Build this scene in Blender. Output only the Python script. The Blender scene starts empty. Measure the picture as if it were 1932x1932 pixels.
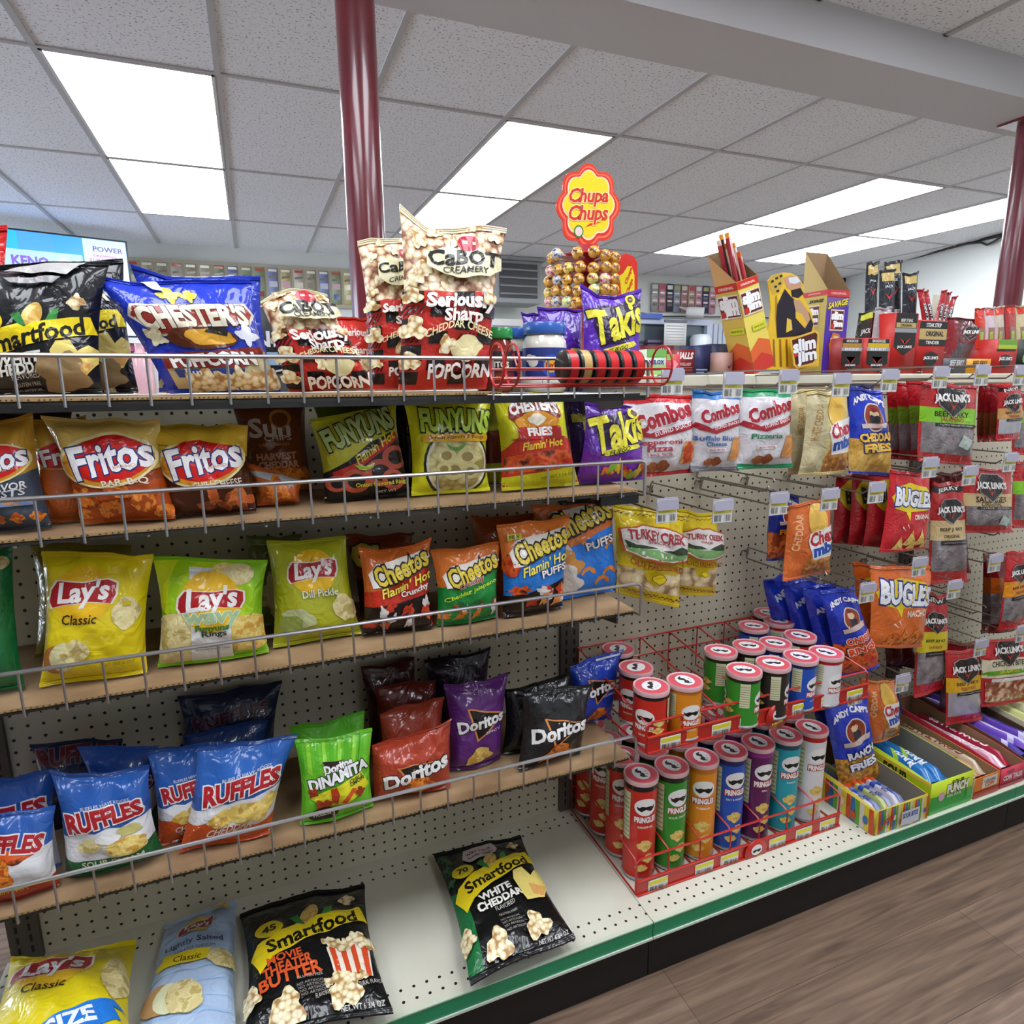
import bpy, bmesh, math, random
from mathutils import Vector, Matrix, noise
C = bpy.context.scene.collection
sc = bpy.context.scene
PI = math.pi
rnd = random.Random(7)
I = 0.0254
# ------------------------------------------------------------------ camera
FPX = 1203.76
CP = Vector((0.47298, -1.38468, 1.28369))
CR = Vector((0.9274637, -0.3738078, -0.0088790))
CU = Vector((0.0817008, 0.1794232, 0.9803735))
CF = Vector((0.3648782, 0.9099863, -0.1969489))
def ray(px, py): return CF + CR*((px-966)/FPX) + CU*((966-py)/FPX)
def at(px, py, ax, val):
    d = ray(px, py); i = 'xyz'.index(ax)
    return CP + d*((val-CP[i])/d[i])
def on_plane(px, py, n, k):
    d = ray(px, py); return CP + d*((k-n.dot(CP))/n.dot(d))
cam = bpy.data.cameras.new('camera'); co = bpy.data.objects.new('camera', cam); C.objects.link(co)
cam.sensor_fit = 'HORIZONTAL'; cam.sensor_width = 36; cam.lens = 36*FPX/1932
cam.clip_start = .02
m = Matrix.Identity(4)
for i in range(3):
    m[i][0] = CR[i]; m[i][1] = CU[i]; m[i][2] = -CF[i]; m[i][3] = CP[i]
co.matrix_world = m
sc.camera = co
# ------------------------------------------------------------------ materials
def lin(h):
    if not isinstance(h, str): return h
    h = h.lstrip('#')
    if len(h) == 3: h = ''.join(c*2 for c in h)
    o = []
    for k in (0, 2, 4):
        c = int(h[k:k+2], 16)/255
        o.append(c/12.92 if c <= .04045 else ((c+.055)/1.055)**2.4)
    return (o[0], o[1], o[2], 1)
_M = {}
def principled(name):
    ma = bpy.data.materials.new(name); ma.use_nodes = True
    return ma, ma.node_tree, ma.node_tree.nodes['Principled BSDF']
def mat(col, rough=.45, metal=0, coat=0, name=None, emit=0, spec=.5, cr=False):
    key = (col, rough, metal, coat, emit, spec, cr)
    if key in _M: return _M[key]
    ma, nt, b = principled(name or 'paint_'+col.strip('#'))
    b.inputs['Base Color'].default_value = lin(col)
    b.inputs['Roughness'].default_value = rough
    b.inputs['Metallic'].default_value = metal
    b.inputs['Coat Weight'].default_value = coat
    b.inputs['Coat Roughness'].default_value = .06
    b.inputs['Specular IOR Level'].default_value = spec
    if emit:
        b.inputs['Emission Color'].default_value = lin(col); b.inputs['Emission Strength'].default_value = emit
    if cr: crinkle(nt, b)
    _M[key] = ma
    return ma
CRINKLE = [False]
def crinkle(nt, b, s=26, strength=.55):
    N = nt.nodes; L = nt.links; tc = N.new('ShaderNodeTexCoord')
    n = N.new('ShaderNodeTexNoise'); n.inputs['Scale'].default_value = s; n.inputs['Detail'].default_value = 2.5; n.inputs['Distortion'].default_value = .8
    L.new(tc.outputs['Object'], n.inputs['Vector'])
    a = N.new('ShaderNodeMath'); a.operation = 'SUBTRACT'; L.new(n.outputs['Fac'], a.inputs[0]); a.inputs[1].default_value = .5
    c = N.new('ShaderNodeMath'); c.operation = 'ABSOLUTE'; L.new(a.outputs[0], c.inputs[0])
    bp = N.new('ShaderNodeBump'); bp.inputs['Strength'].default_value = strength; bp.inputs['Distance'].default_value = .012
    L.new(c.outputs[0], bp.inputs['Height']); L.new(bp.outputs[0], b.inputs['Normal']); L.new(bp.outputs[0], b.inputs['Coat Normal'])
def film(col): return mat(col, .34, 0, .6, spec=.25, name='film_'+col.strip('#'), cr=CRINKLE[0])
def ink(col): return mat(col, .4, 0, .42, spec=.25, name='ink_'+col.strip('#'), cr=CRINKLE[0])
def card(col): return mat(col, .55, 0, .06, name='card_'+col.strip('#'))
def spotted(name, c1, c2, scale=40, c3=None, lo=.42, hi=.58, rough=.4, kind='noise', coat=.2, cr=True):
    """two or three tones mottled by a noise or voronoi texture in object space"""
    if name in _M: return _M[name]
    ma, nt, b = principled(name); N = nt.nodes; L = nt.links
    tc = N.new('ShaderNodeTexCoord')
    if kind == 'noise':
        t = N.new('ShaderNodeTexNoise'); t.inputs['Detail'].default_value = 3; o = t.outputs['Fac']
    else:
        t = N.new('ShaderNodeTexVoronoi'); o = t.outputs['Distance']
    t.inputs['Scale'].default_value = scale
    L.new(tc.outputs['Object'], t.inputs['Vector'])
    r = N.new('ShaderNodeValToRGB'); L.new(o, r.inputs[0]); L.new(r.outputs[0], b.inputs['Base Color'])
    e = r.color_ramp.elements
    e[0].position = lo; e[0].color = lin(c1); e[1].position = hi; e[1].color = lin(c2)
    if c3: x = e.new((lo+hi)/2); x.color = lin(c3)
    b.inputs['Roughness'].default_value = rough; b.inputs['Coat Weight'].default_value = coat
    b.inputs['Coat Roughness'].default_value = .1
    if cr: crinkle(nt, b)
    _M[name] = ma
    return ma
POPCORN = spotted('popcorn', 'efe6c8', 'a87c44', 95, 'e2d2a2', .25, .75, kind='voronoi')
POPWARM = spotted('popcorn_warm', 'efe2c8', '7c4424', 68, 'd2ae80', .25, .72, kind='voronoi')
CHIP = spotted('chip_yellow', 'd8b85a', 'c79a3c', 60, 'e3cc7c')
CHIPPALE = spotted('chip_pale', 'd5c48a', 'bba765', 60, 'e0d49c')
CHIPOR = spotted('chip_orange', 'd9701f', 'a8480f', 70, 'e8912f')
CHIPBR = spotted('chip_brown', 'b5541e', '7e3210', 50, 'cf7430')
FLAME = spotted('flame_heap', 'b81f0c', '4c0c06', 45, 'e0601c', .35, .65)
PUFF = spotted('puff_orange', 'e08a3c', 'c46d22', 60)
HEAP = spotted('heap_on_black', '231410', 'c93a18', 42, '5a1c10', .42, .6)
FRIES = spotted('fries_heap', '8d5a14', 'd8a440', 95, 'b98022', .35, .62)
RIND = spotted('pork_rind', 'e0cfa8', '8d7350', 38, 'd0b88c', .25, .75, kind='voronoi')
JERKY = spotted('jerky_window', '5c5255', '8e888a', 30, '736a6c', .3, .7, rough=.22, coat=.5)
BITES = spotted('chicken_bites', '7a3522', 'd6b79a', 55, 'a35a3c', .38, .6)
RINGS = spotted('onion_rings', 'd8cf96', '9c8d4c', 55, 'c7ba7a', .3, .7, kind='voronoi')
SNACKMIX = spotted('snack_mix', '7a4a20', 'd09a4c', 70, 'a76a2c', .35, .65)
GREENW = spotted('green_wash', '5cae1e', '8fd42e', 14, '76c424', .35, .65)
# ------------------------------------------------------------------ mesh collector
class MB:
    def __init__(s): s.v = []; s.f = []; s.m = []; s.n = {}; s.mats = []
    def mi(s, ma):
        if isinstance(ma, str): ma = ink(ma)
        if ma not in s.mats: s.mats.append(ma)
        return s.mats.index(ma)
    def add(s, vs, fs, ma, ns=None):
        b = len(s.v); k = s.mi(ma); s.v += [Vector(v) for v in vs]
        for f in fs: s.f.append([b+i for i in f]); s.m.append(k)
        if ns:
            for i, n in enumerate(ns): s.n[b+i] = n
    def box(s, c, d, ma, rz=0, rx=0, ry=0):
        R = Matrix.Rotation(rz, 3, 'Z') @ Matrix.Rotation(rx, 3, 'X') @ Matrix.Rotation(ry, 3, 'Y'); c = Vector(c)
        vs = [c + R @ Vector((x*d[0]/2, y*d[1]/2, z*d[2]/2)) for x in (-1, 1) for y in (-1, 1) for z in (-1, 1)]
        s.add(vs, [(0,1,3,2),(4,6,7,5),(0,4,5,1),(2,3,7,6),(0,2,6,4),(1,5,7,3)], ma)
    def bbox(s, a, b, ma):
        s.box([(a[i]+b[i])/2 for i in range(3)], [abs(b[i]-a[i]) for i in range(3)], ma)
    def quad(s, p, ma): s.add(p, [tuple(range(len(p)))], ma)
    def hexa(s, p8, ma):
        """8 corners: bottom 4 then top 4"""
        s.add(p8, [(3,2,1,0),(4,5,6,7),(0,1,5,4),(1,2,6,5),(2,3,7,6),(3,0,4,7)], ma)
    def tube(s, pts, r, ma, n=8, closed=False):
        pts = [Vector(p) for p in pts]; k = len(pts); rings = []
        up = None
        for i, p in enumerate(pts):
            a = pts[i-1] if (i or closed) else p; b = pts[(i+1) % k] if (i < k-1 or closed) else p
            t = (b-a).normalized()
            if up is None: up = t.orthogonal().normalized()
            x = (up - t*up.dot(t))
            x = x.normalized() if x.length > 1e-6 else t.orthogonal().normalized()
            up = x; y = t.cross(x)
            rings.append([p + (x*math.cos(q*2*PI/n) + y*math.sin(q*2*PI/n))*r for q in range(n)])
        vs = [v for R in rings for v in R]; fs = []
        for i in range(k if closed else k-1):
            j = (i+1) % k
            for q in range(n): fs.append((i*n+q, i*n+(q+1) % n, j*n+(q+1) % n, j*n+q))
        if not closed: fs.append(tuple(range(n))[::-1]); fs.append(tuple((k-1)*n+q for q in range(n)))
        s.add(vs, fs, ma)
    def lathe(s, prof, c, ma, n=32, ax=None):
        """profile of (radius, height) spun round ax at c"""
        c = Vector(c); Z = Vector(ax or (0,0,1)).normalized(); X = Z.orthogonal().normalized(); Y = Z.cross(X)
        vs = [c + Z*h + (X*math.cos(q*2*PI/n)+Y*math.sin(q*2*PI/n))*max(r, 1e-5) for r, h in prof for q in range(n)]
        fs = [(i*n+q, i*n+(q+1) % n, (i+1)*n+(q+1) % n, (i+1)*n+q) for i in range(len(prof)-1) for q in range(n)]
        s.add(vs, fs, ma)
    def prism(s, poly, a, b, ma, O=(0,0,0), X=(1,0,0), Y=(0,0,1), Z=(0,-1,0)):
        """2D polygon in the X,Y frame pushed from a to b along Z"""
        O, X, Y, Z = Vector(O), Vector(X), Vector(Y), Vector(Z); n = len(poly)
        vs = [O+X*p[0]+Y*p[1]+Z*a for p in poly] + [O+X*p[0]+Y*p[1]+Z*b for p in poly]
        s.add(vs, [tuple(range(n))[::-1], tuple(range(n, 2*n))] + [(i, (i+1) % n, n+(i+1) % n, n+i) for i in range(n)], ma)
def wloc(o):
    v = Vector(o.location)
    while o.parent: o = o.parent; v += Vector(o.location)
    return v
def build(name, mb, parent=None, origin=None, smooth=True, angle=None, bevel=0):
    me = bpy.data.meshes.new(name)
    if parent is not None: org = wloc(parent)
    elif origin is not None: org = Vector(origin)
    else:
        xs = [v.x for v in mb.v]; ys = [v.y for v in mb.v]; zs = [v.z for v in mb.v]
        org = Vector(((min(xs)+max(xs))/2, (min(ys)+max(ys))/2, min(zs)))
    me.from_pydata([tuple(v-org) for v in mb.v], [], mb.f)
    for x in mb.mats: me.materials.append(x)
    me.polygons.foreach_set('material_index', mb.m)
    if smooth: me.polygons.foreach_set('use_smooth', [True]*len(mb.f))
    me.update()
    o = bpy.data.objects.new(name, me); C.objects.link(o)
    if mb.n:
        ns = [tuple(mb.n.get(i, (0,0,0))) for i in range(len(mb.v))]
        me.normals_split_custom_set_from_vertices(ns)
    elif smooth: me.set_sharp_from_angle(angle=angle or .7)
    if parent is not None: o.parent = parent
    else: o.location = org
    if bevel:
        bv = o.modifiers.new('bevel', 'BEVEL'); bv.width = bevel; bv.segments = 2; bv.limit_method = 'ANGLE'
    return o
def tag(o, label=None, cat=None, group=None, kind=None):
    if label: o['label'] = label
    if cat: o['category'] = cat
    if group: o['group'] = group
    if kind: o['kind'] = kind
    return o
def thing(name, loc, label, cat, group=None):
    o = bpy.data.objects.new(name, None); C.objects.link(o); o.location = loc; o.empty_display_size = .05
    return tag(o, label, cat, group)
KIDS = {}
def copy_tree(o, loc, label=None, rz=None, parent=None):
    c = o.copy(); C.objects.link(c)
    if parent is None:
        c.location = loc
        if rz is not None: c.rotation_euler[2] = rz
        if label: c['label'] = label
    else: c.parent = parent
    for ch in list(o.children): copy_tree(ch, None, parent=c)
    return c
def struct(name, mb, **k): return tag(build(name, mb, **k), kind='structure')
# ------------------------------------------------------------------ artwork: 2D shapes laid on a surface
_T = {}
def text_tris(s, off=.0, shear=0, space=1):
    key = (s, off, shear, space)
    if key in _T: return _T[key]
    cu = bpy.data.curves.new('t', 'FONT'); cu.body = s; cu.offset = off; cu.shear = shear; cu.resolution_u = 2
    cu.space_character = space
    o = bpy.data.objects.new('t', cu); C.objects.link(o)
    dg = bpy.context.evaluated_depsgraph_get(); e = o.evaluated_get(dg); me = e.to_mesh()
    me.calc_loop_triangles()
    vs = [(v.co.x, v.co.y) for v in me.vertices]; fs = [tuple(t.vertices) for t in me.loop_triangles]
    e.to_mesh_clear(); bpy.data.objects.remove(o); bpy.data.curves.remove(cu)
    _T[key] = (vs, fs)
    return _T[key]
def T(s, cx, cy, w, col, h=None, rot=0, bold=.02, shear=0, bend=0, out=None, ow=.05, taper=0):
    """text; w = width as a share of the surface width, h = height as a share of the width (None: natural)"""
    r = []
    if out: r.append(('t', s, cx, cy, w, h, rot, bold+ow, shear, bend, taper, out, bold))
    r.append(('t', s, cx, cy, w, h, rot, bold, shear, bend, taper, col, bold))
    return r
def E(cx, cy, rx, ry, col, rot=0, n=26): return [('p', cx, cy, [(rx*math.cos(a*2*PI/n), ry*math.sin(a*2*PI/n)) for a in range(n)], rot, col)]
def R(x0, y0, x1, y1, col): return [('q', [(x0,y0),(x1,y0),(x1,y1),(x0,y1)], col)]
def P(pts, col): return [('q', pts, col)]
def B(cx, cy, r, col, seed=1, ry=None, k=.28, lob=4, rot=0):
    """lobed blob (popcorn, chip, leaf)"""
    q = random.Random(seed); ph = q.random()*6; ph2 = q.random()*6; ry = ry or r
    return [('p', cx, cy, [(r*f*math.cos(t), ry*f*math.sin(t)) for t, f in
            [(a*2*PI/30, 1+k*math.sin(lob*a*2*PI/30+ph)*.7+k*.4*math.sin((lob+3)*a*2*PI/30+ph2)) for a in range(30)]], rot, col)]
def art_bm(art, asp):
    """all shapes of a surface as one bmesh in (u, v, layer)"""
    bm = bmesh.new(); lay = 0; mats = []
    for e in art:
        if e is None: continue
        lay += 1
        if e[0] == 't':
            _, s, cx, cy, w, h, rot, off, shear, bend, taper, col, base = e
            bv, bf = text_tris(s, base, shear)
            if not bf: continue
            x0 = min(v[0] for v in bv); x1 = max(v[0] for v in bv); y0 = min(v[1] for v in bv); y1 = max(v[1] for v in bv)
            vs, fs = text_tris(s, off, shear)
            sx = w/(x1-x0); sy = (h/(y1-y0)) if h else sx
            mx = (x0+x1)/2; my = (y0+y1)/2
            pts = [((x-mx)*sx, (y-my)*sy) for x, y in vs]
            if taper: pts = [(x, y*(1+taper*x/w)) for x, y in pts]
            pts = [(x, y + bend*(1-(2*x/w)**2)*w) for x, y in pts]
        elif e[0] == 'p':
            _, cx, cy, pts, rot, col = e; fs = [tuple(range(len(pts)))]
        else:
            _, pp, col = e; cx = cy = 0; rot = 0; pts = [(p[0], p[1]*asp) for p in pp]; fs = [tuple(range(len(pts)))]
        c, s_ = math.cos(math.radians(rot)), math.sin(math.radians(rot))
        vb = [bm.verts.new((cx + x*c - y*s_, cy + (x*s_ + y*c)/asp, lay)) for x, y in pts]
        if isinstance(col, str): col = ink(col)
        if col not in mats: mats.append(col)
        mi = mats.index(col)
        for f in fs:
            if len(set(f)) < 3: continue
            try: bf_ = bm.faces.new([vb[i] for i in f])
            except ValueError: continue
            bf_.material_index = mi
    bmesh.ops.triangulate(bm, faces=[f for f in bm.faces if len(f.verts) > 3])
    bm.normal_update()
    for f in bm.faces:
        if f.normal.z < 0: f.normal_flip()
    return bm, mats
def bary(G, u, v, nu, nv):
    x = min(max(u*nu, 0), nu-1e-6); y = min(max(v*nv, 0), nv-1e-6); i = int(x); j = int(y); a = x-i; b = y-j
    g = G; w = nu+1
    p00 = g[j*w+i]; p10 = g[j*w+i+1]; p01 = g[(j+1)*w+i]; p11 = g[(j+1)*w+i+1]
    if a > b: return p00 + (p10-p00)*a + (p11-p10)*b
    return p00 + (p01-p00)*b + (p11-p01)*a
def surf(mb, G, NN, nu, nv, art, asp, ma, lift=.0005, step=.00022, closed=False, body=True):
    """grid of points G with normals NN gets its own faces in ma plus the artwork laid over it"""
    w = nu+1
    if body:
        fs = []
        for j in range(nv):
            for i in range(nu):
                a, b, c, d = j*w+i, j*w+i+1, (j+1)*w+i+1, (j+1)*w+i
                fs += [(a, b, c), (a, c, d)]
        mb.add(G, fs, ma, NN)
    if not art: return
    bm, mats = art_bm(art, asp)
    def cut(co_, no, **k):
        bmesh.ops.bisect_plane(bm, geom=bm.verts[:]+bm.edges[:]+bm.faces[:], dist=1e-7, plane_co=co_, plane_no=no, **k)
    cut((.002,0,0), (-1,0,0), clear_outer=True); cut((.998,0,0), (1,0,0), clear_outer=True)
    cut((0,.002,0), (0,-1,0), clear_outer=True); cut((0,.998,0), (0,1,0), clear_outer=True)
    if nu > 1:
        for i in range(1, nu): cut((i/nu,0,0), (1,0,0))
    if nv > 1:
        for j in range(1, nv): cut((0,j/nv,0), (0,1,0))
    if nu > 1 or nv > 1: bmesh.ops.triangulate(bm, faces=[f for f in bm.faces if len(f.verts) > 4])
    bm.verts.index_update()
    vs = []; ns = []
    for v in bm.verts:
        p = bary(G, v.co.x, v.co.y, nu, nv); n = bary(NN, v.co.x, v.co.y, nu, nv).normalized()
        vs.append(p + n*(lift + step*v.co.z)); ns.append(n)
    base = len(mb.v); mb.v += vs
    for i, n in enumerate(ns): mb.n[base+i] = n
    ks = [mb.mi(x) for x in mats]
    for f in bm.faces:
        mb.f.append([base+v.index for v in f.verts]); mb.m.append(ks[f.material_index])
    bm.free()
def grid_normals(G, nu, nv, flip=1):
    w = nu+1; out = []
    for j in range(nv+1):
        for i in range(nu+1):
            a = G[j*w+min(i+1, nu)] - G[j*w+max(i-1, 0)]; b = G[min(j+1, nv)*w+i] - G[max(j-1, 0)*w+i]
            n = a.cross(b)*flip
            out.append(n.normalized() if n.length > 1e-12 else Vector((0,-1,0)))
    return out
def flat(mb, p00, p10, p11, p01, art, ma=None, lift=.0006):
    """flat rectangle with artwork (corners: lower left, lower right, upper right, upper left)"""
    p00, p10, p11, p01 = map(Vector, (p00, p10, p11, p01))
    n = (p10-p00).cross(p01-p00).normalized(); asp = (p01-p00).length/max((p10-p00).length, 1e-6)
    surf(mb, [p00, p10, p01, p11], [n]*4, 1, 1, art, asp, ma or ink('888888'), lift=lift, body=ma is not None)
# ------------------------------------------------------------------ pillow bags
def bag(name, label, cat, quad, body, art=(), z=None, y=None, lean=.12, yaw=None, Th=.05, pinch=.05, seed=1, group=None, vb=None,
        res=(26, 32), lying=None, dip=.012, wr=1., seal=None, backmat=None, hole=False, vpk=.8, sealh=.035, fixz=True, top=None):
    n_u, n_v = res; CRINKLE[0] = True
    if vb is None: vb = 0 if lying is not None else {1.271:.03, 1.074:.06, .819:.09, .48:.11}.get(round(z, 3) if z else 0, .03)
    TL, TR, BR, BL = quad
    ymin = -.297 + Th*.5
    if lying is not None:
        z0, sl, yr = lying; n = Vector((0, -sl, 1)); k = z0 - sl*yr
        q = [on_plane(p[0], p[1], n, k) for p in quad]
    else:
        if y is None:
            a, b = at(BL[0], BL[1], 'z', z), at(BR[0], BR[1], 'z', z)
            if yaw is None: yaw = max(-.3, min(.3, (b.y-a.y)/max(.05, b.x-a.x)))
            y = max(ymin, (a.y+b.y)/2); 
        yaw = yaw or 0
        xc = at((BL[0]+BR[0])/2, (BL[1]+BR[1])/2, 'y', y).x
        zb = z if z is not None else at((BL[0]+BR[0])/2, (BL[1]+BR[1])/2, 'y', y).z
        n = Vector((-yaw, 1, -lean)); k = y - yaw*xc - lean*zb
        q = [on_plane(p[0], p[1], n, k) for p in quad]
        if z is not None and fixz:
            for i in (2, 3): q[i].y += lean*(z+.003-q[i].z); q[i].z = z+.003
    tl, tr, br, bl = q
    N = -n.normalized() if lying is None else n.normalized()
    W = ((tr-tl).length + (br-bl).length)/2; H = ((tl-bl).length + (tr-br).length)/2
    asp = H/W
    Fr = []; Bk = []
    if top is None: jr = random.Random(seed); top = [jr.uniform(-.025,.022) for _ in range(6)]; top[0] = top[5] = 0
    so = Vector((seed*3.7, seed*1.3, seed*7.1))
    for j in range(n_v+1):
        v = j/n_v
        vv = min(max((v-sealh)/(1-2*sealh), 0), 1)
        prof_v = max(math.sin(PI*vv**vpk), 0)**.62
        for i in range(n_u+1):
            u = i/n_u
            s = abs(2*u-1)
            uu = .5 + (u-.5)*(1 - pinch*2*math.sin(PI*vv)**.8)
            p = (bl*(1-uu)+br*uu)*(1-v) + (tl*(1-uu)+tr*uu)*v
            upd = ((tl-bl)+(tr-br))*.5
            if dip: p -= upd.normalized()*dip*H*math.sin(PI*u)*v**6
            if top: 
                k_ = u*(len(top)-1); a_ = min(int(k_), len(top)-2); p += upd.normalized()*H*(top[a_]*(1-(k_-a_))+top[a_+1]*(k_-a_))*v**3
            d = Th*.5*prof_v*max(1-s**2.8, 0)**.55
            edge = min(1, 6*(1-s)) * min(1, 8*min(vv, 1-vv)+.12)
            q_ = Vector((u*W*24, v*H*24, 0)) + so
            wv = noise.noise(q_*.55)*.0045 + (1-abs(noise.noise(q_*.35+Vector((5,2,1)))))**3*.004
            wv += noise.noise(q_*1.7)*.0013 + (1-min(1, abs(noise.noise(q_*.95+Vector((1,7,3))))*2.2))**2*.0022*(.4+noise.noise(q_*.25)+.5)
            rad = math.sin(u*W*150+seed*2+3*noise.noise(q_*.3))*.0045*(math.exp(-(1-v)/.16)+.8*math.exp(-v/.13))
            dia = math.sin((u*W+v*H*.8)*60+seed)*.0016
            wv = (wv+rad+dia)*wr*edge
            wave = math.sin(u*5+seed)*.006*abs(2*v-1)**4*wr
            Fr.append(p + N*(d+wv+wave)); Bk.append(p - N*(d-wv*.4-wave))
    w = n_u+1
    NF = grid_normals(Fr, n_u, n_v, 1 if grid_sign(Fr, n_u, N) > 0 else -1)
    NB = grid_normals(Bk, n_u, n_v, -1 if grid_sign(Bk, n_u, N) > 0 else 1)
    mb = MB(); bm_ = film(body) if isinstance(body, str) else body
    surf(mb, Fr, NF, n_u, n_v, remap(list(art), vb), asp, bm_)
    fs = []
    for j in range(n_v):
        for i in range(n_u):
            a, b, c, d = j*w+i, j*w+i+1, (j+1)*w+i+1, (j+1)*w+i
            fs.append((d, c, b, a))
    mb.add([p - N*.0004 for p in Bk], fs, (film(backmat) if isinstance(backmat, str) else backmat) or bm_, NB)
    o = build(name, mb)
    tag(o, label, cat, group)
    # crimped heat seals top and bottom
    for nm, v0, v1 in (('top_seal', 1-sealh, 1), ('bottom_seal', 0, sealh)):
        sm = MB(); sc_ = (seal[0] if nm[0] == 't' else seal[1]) if seal else None
        sma = (film(sc_) if isinstance(sc_, str) else sc_) or bm_
        nr = 6; vs = []; fs = []
        for r_ in range(nr+1):
            v = v0 + (v1-v0)*r_/nr + (-.0005 if nm[0] == 'b' and r_ == 0 else 0)
            for i in range(n_u+1):
                c_ = bary(Fr, i/n_u, max(v, 0), n_u, n_v); b_ = bary(Bk, i/n_u, max(v, 0), n_u, n_v)
                vs.append((c_+N*(.0026+(.0009 if r_ % 2 else 0)), b_))
        V = [a for a, _ in vs] + [b-N*.0012 for _, b in vs]; h_ = len(vs)
        for r_ in range(nr):
            for i in range(n_u):
                a, b, c, d = r_*w+i, r_*w+i+1, (r_+1)*w+i+1, (r_+1)*w+i
                fs += [(a, b, c, d), (h_+d, h_+c, h_+b, h_+a)]
        for i in range(n_u):
            fs += [(h_+i, h_+i+1, i+1, i), (nr*w+i, nr*w+i+1, h_+nr*w+i+1, h_+nr*w+i)]
        for r_ in range(nr):
            fs += [(r_*w, (r_+1)*w, h_+(r_+1)*w, h_+r_*w), (r_*w+n_u, h_+r_*w+n_u, h_+(r_+1)*w+n_u, (r_+1)*w+n_u)]
        sm.add(V, fs, sma)
        build(nm, sm, parent=o)
    CRINKLE[0] = False
    return o
def remap(art, vb, vt=.0):
    """squeeze the artwork up off the bottom seal"""
    f = lambda v: v if v <= .002 or v >= .998 else vb+v*(1-vb-vt)
    o = []
    for e in art:
        if e is None: continue
        e = list(e)
        if e[0] == 't': e[3] = f(e[3])
        elif e[0] == 'p': e[2] = f(e[2])
        else: e[1] = [(p[0], f(p[1])) for p in e[1]]
        o.append(tuple(e))
    return o
def shift(art, du=0, dv=0, s=1):
    """move (and scale about the centre) a whole artwork"""
    o = []
    for e in art:
        e = list(e); g = lambda x, y: (.5+(x-.5)*s+du, .5+(y-.5)*s+dv)
        if e[0] == 't':
            e[2], e[3] = g(e[2], e[3]); e[4] *= s
            if e[5]: e[5] *= s
        elif e[0] == 'p': e[1], e[2] = g(e[1], e[2]); e[3] = [(x*s, y*s) for x, y in e[3]]
        else: e[1] = [g(*p) for p in e[1]]
        o.append(tuple(e))
    return o
def grid_sign(G, nu, N):
    w = nu+1; m_ = len(G)//w//2
    c = (G[m_*w+nu//2+1]-G[m_*w+nu//2]).cross(G[(m_+1)*w+nu//2]-G[m_*w+nu//2])
    return c.dot(N)
# ------------------------------------------------------------------ package artwork
def kernel(cx, cy, r, seed=1): return B(cx, cy, r, POPCORN, seed, k=.32, lob=3)
def art_smartfood(flavor='WHITE', badge='70', xmas=True, dx=0):
    a = []
    if xmas:
        a += P([(0,.0),(.14,0),(.13,.3),(.1,.55),(0,.6)], '1d6b3a') + R(0,.74,.12,1,'16281d')
        for k in range(7): a += B(.05+.03*(k % 3), .93-.045*k, .035, '27583a', k+2, k=.5)
        a += P([(.24,.83),(.3,.95),(.62,.97),(.66,.86),(.62,.81),(.3,.79)], 'cfc6c8')
        a += T('WIN YOUR', .45, .885, .3, '8c1f2b', h=.055) + T('holiday wishlist', .46, .835, .3, '222', h=.045, shear=.3)
    a += B(.84, .85, .06, POPCORN, 3)
    a += E(.52, .735, .075, .12, CHIP, rot=-18) + P([(.42,.68),(.36,.75),(.43,.77),(.5,.63),(.48,.6),(.4,.62)], '2c7a3a') + P([(.6,.66),(.66,.78),(.72,.8),(.7,.7),(.62,.64)], '3a8a3e')
    a += E(.19, .7, .115, .095, 'd8c21f') + T(badge, .19, .705, .12, '1a1a10', h=.08, bold=.04)+T('CALORIES', .19, .675, .11, '3a3610', h=.018, bold=0)
    a += P([(.03,.5),(.09,.585),(.3,.655),(.42,.68),(.47,.655),(.52,.685),(.8,.735),(.94,.745),(.99,.62),(.7,.565),(.42,.505),(.2,.44),(.1,.36)], 'e8cf1c')
    a += T('Smartfood', .53, .596, .78, '14120c', h=.15, rot=13, bold=.03, shear=.1)
    if flavor == 'WHITE':
        a += T('WHITE', .42, .425, .36, 'e8e6dc', h=.09, rot=6, bold=.04) + T('CHEDDAR', .44, .355, .5, 'e8e6dc', h=.09, rot=6, bold=.04) + T('FLAVORED', .47, .305, .22, 'c9c6bc', h=.045, rot=6, bold=0)
        a += P([(.68,.34),(.66,.48),(.7,.55),(.8,.56),(.86,.48),(.93,.53),(.99,.5),(.985,.4),(.9,.3),(.7,.29)], 'e3cf73') + P([(.8,.33),(.8,.43),(.96,.38),(.9,.31)], 'd9a25e')
    else:
        for i, (s, w) in enumerate((('MOVIE', .3), ('THEATER', .42), ('BUTTER', .52))):
            a += T(s, .29+.02*i, .425-.066*i, w*.92, 'd8592a', h=.07+.018*i, rot=8, bold=.03)
        a += P([(.62,.42),(.66,.2),(.93,.2),(.96,.44)], 'e9e0d0')
        for k in range(4): a += P([(.64+.085*k,.42),(.675+.07*k,.2),(.71+.07*k,.2),(.685+.085*k,.42)], 'cf4a26')
        for k in range(9): a += kernel(.64+.04*k, .44+.025*math.sin(k*1.3+1), .05, k)
        for k in range(6): a += kernel(.6+.05*k, .185+.01*(k % 2), .035, k+4)
        a += T('FLAVORED WITH OTHER NATURAL FLAVORS', .74, .14, .5, 'c9c6bc', h=.03, rot=6, bold=0)
    a += T('GLUTEN FREE', .47, .25, .2, 'b5b1a8', h=.025, rot=5, bold=0)
    for k in range(4): a += T('NO ARTIFICIAL', .47+.01*k, .21-.022*k, .2, 'a5a19a', h=.02, rot=5, bold=0)
    a += kernel(.3, .1, .11, 5) + kernel(.7, .13, .11, 9) + B(.05, .2, .06, POPCORN, 11, ry=.1)
    a += T('NET WT 6 3/4 OZ', .8, .045, .3, 'd8d4cc', h=.03, bold=0)
    return a
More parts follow.
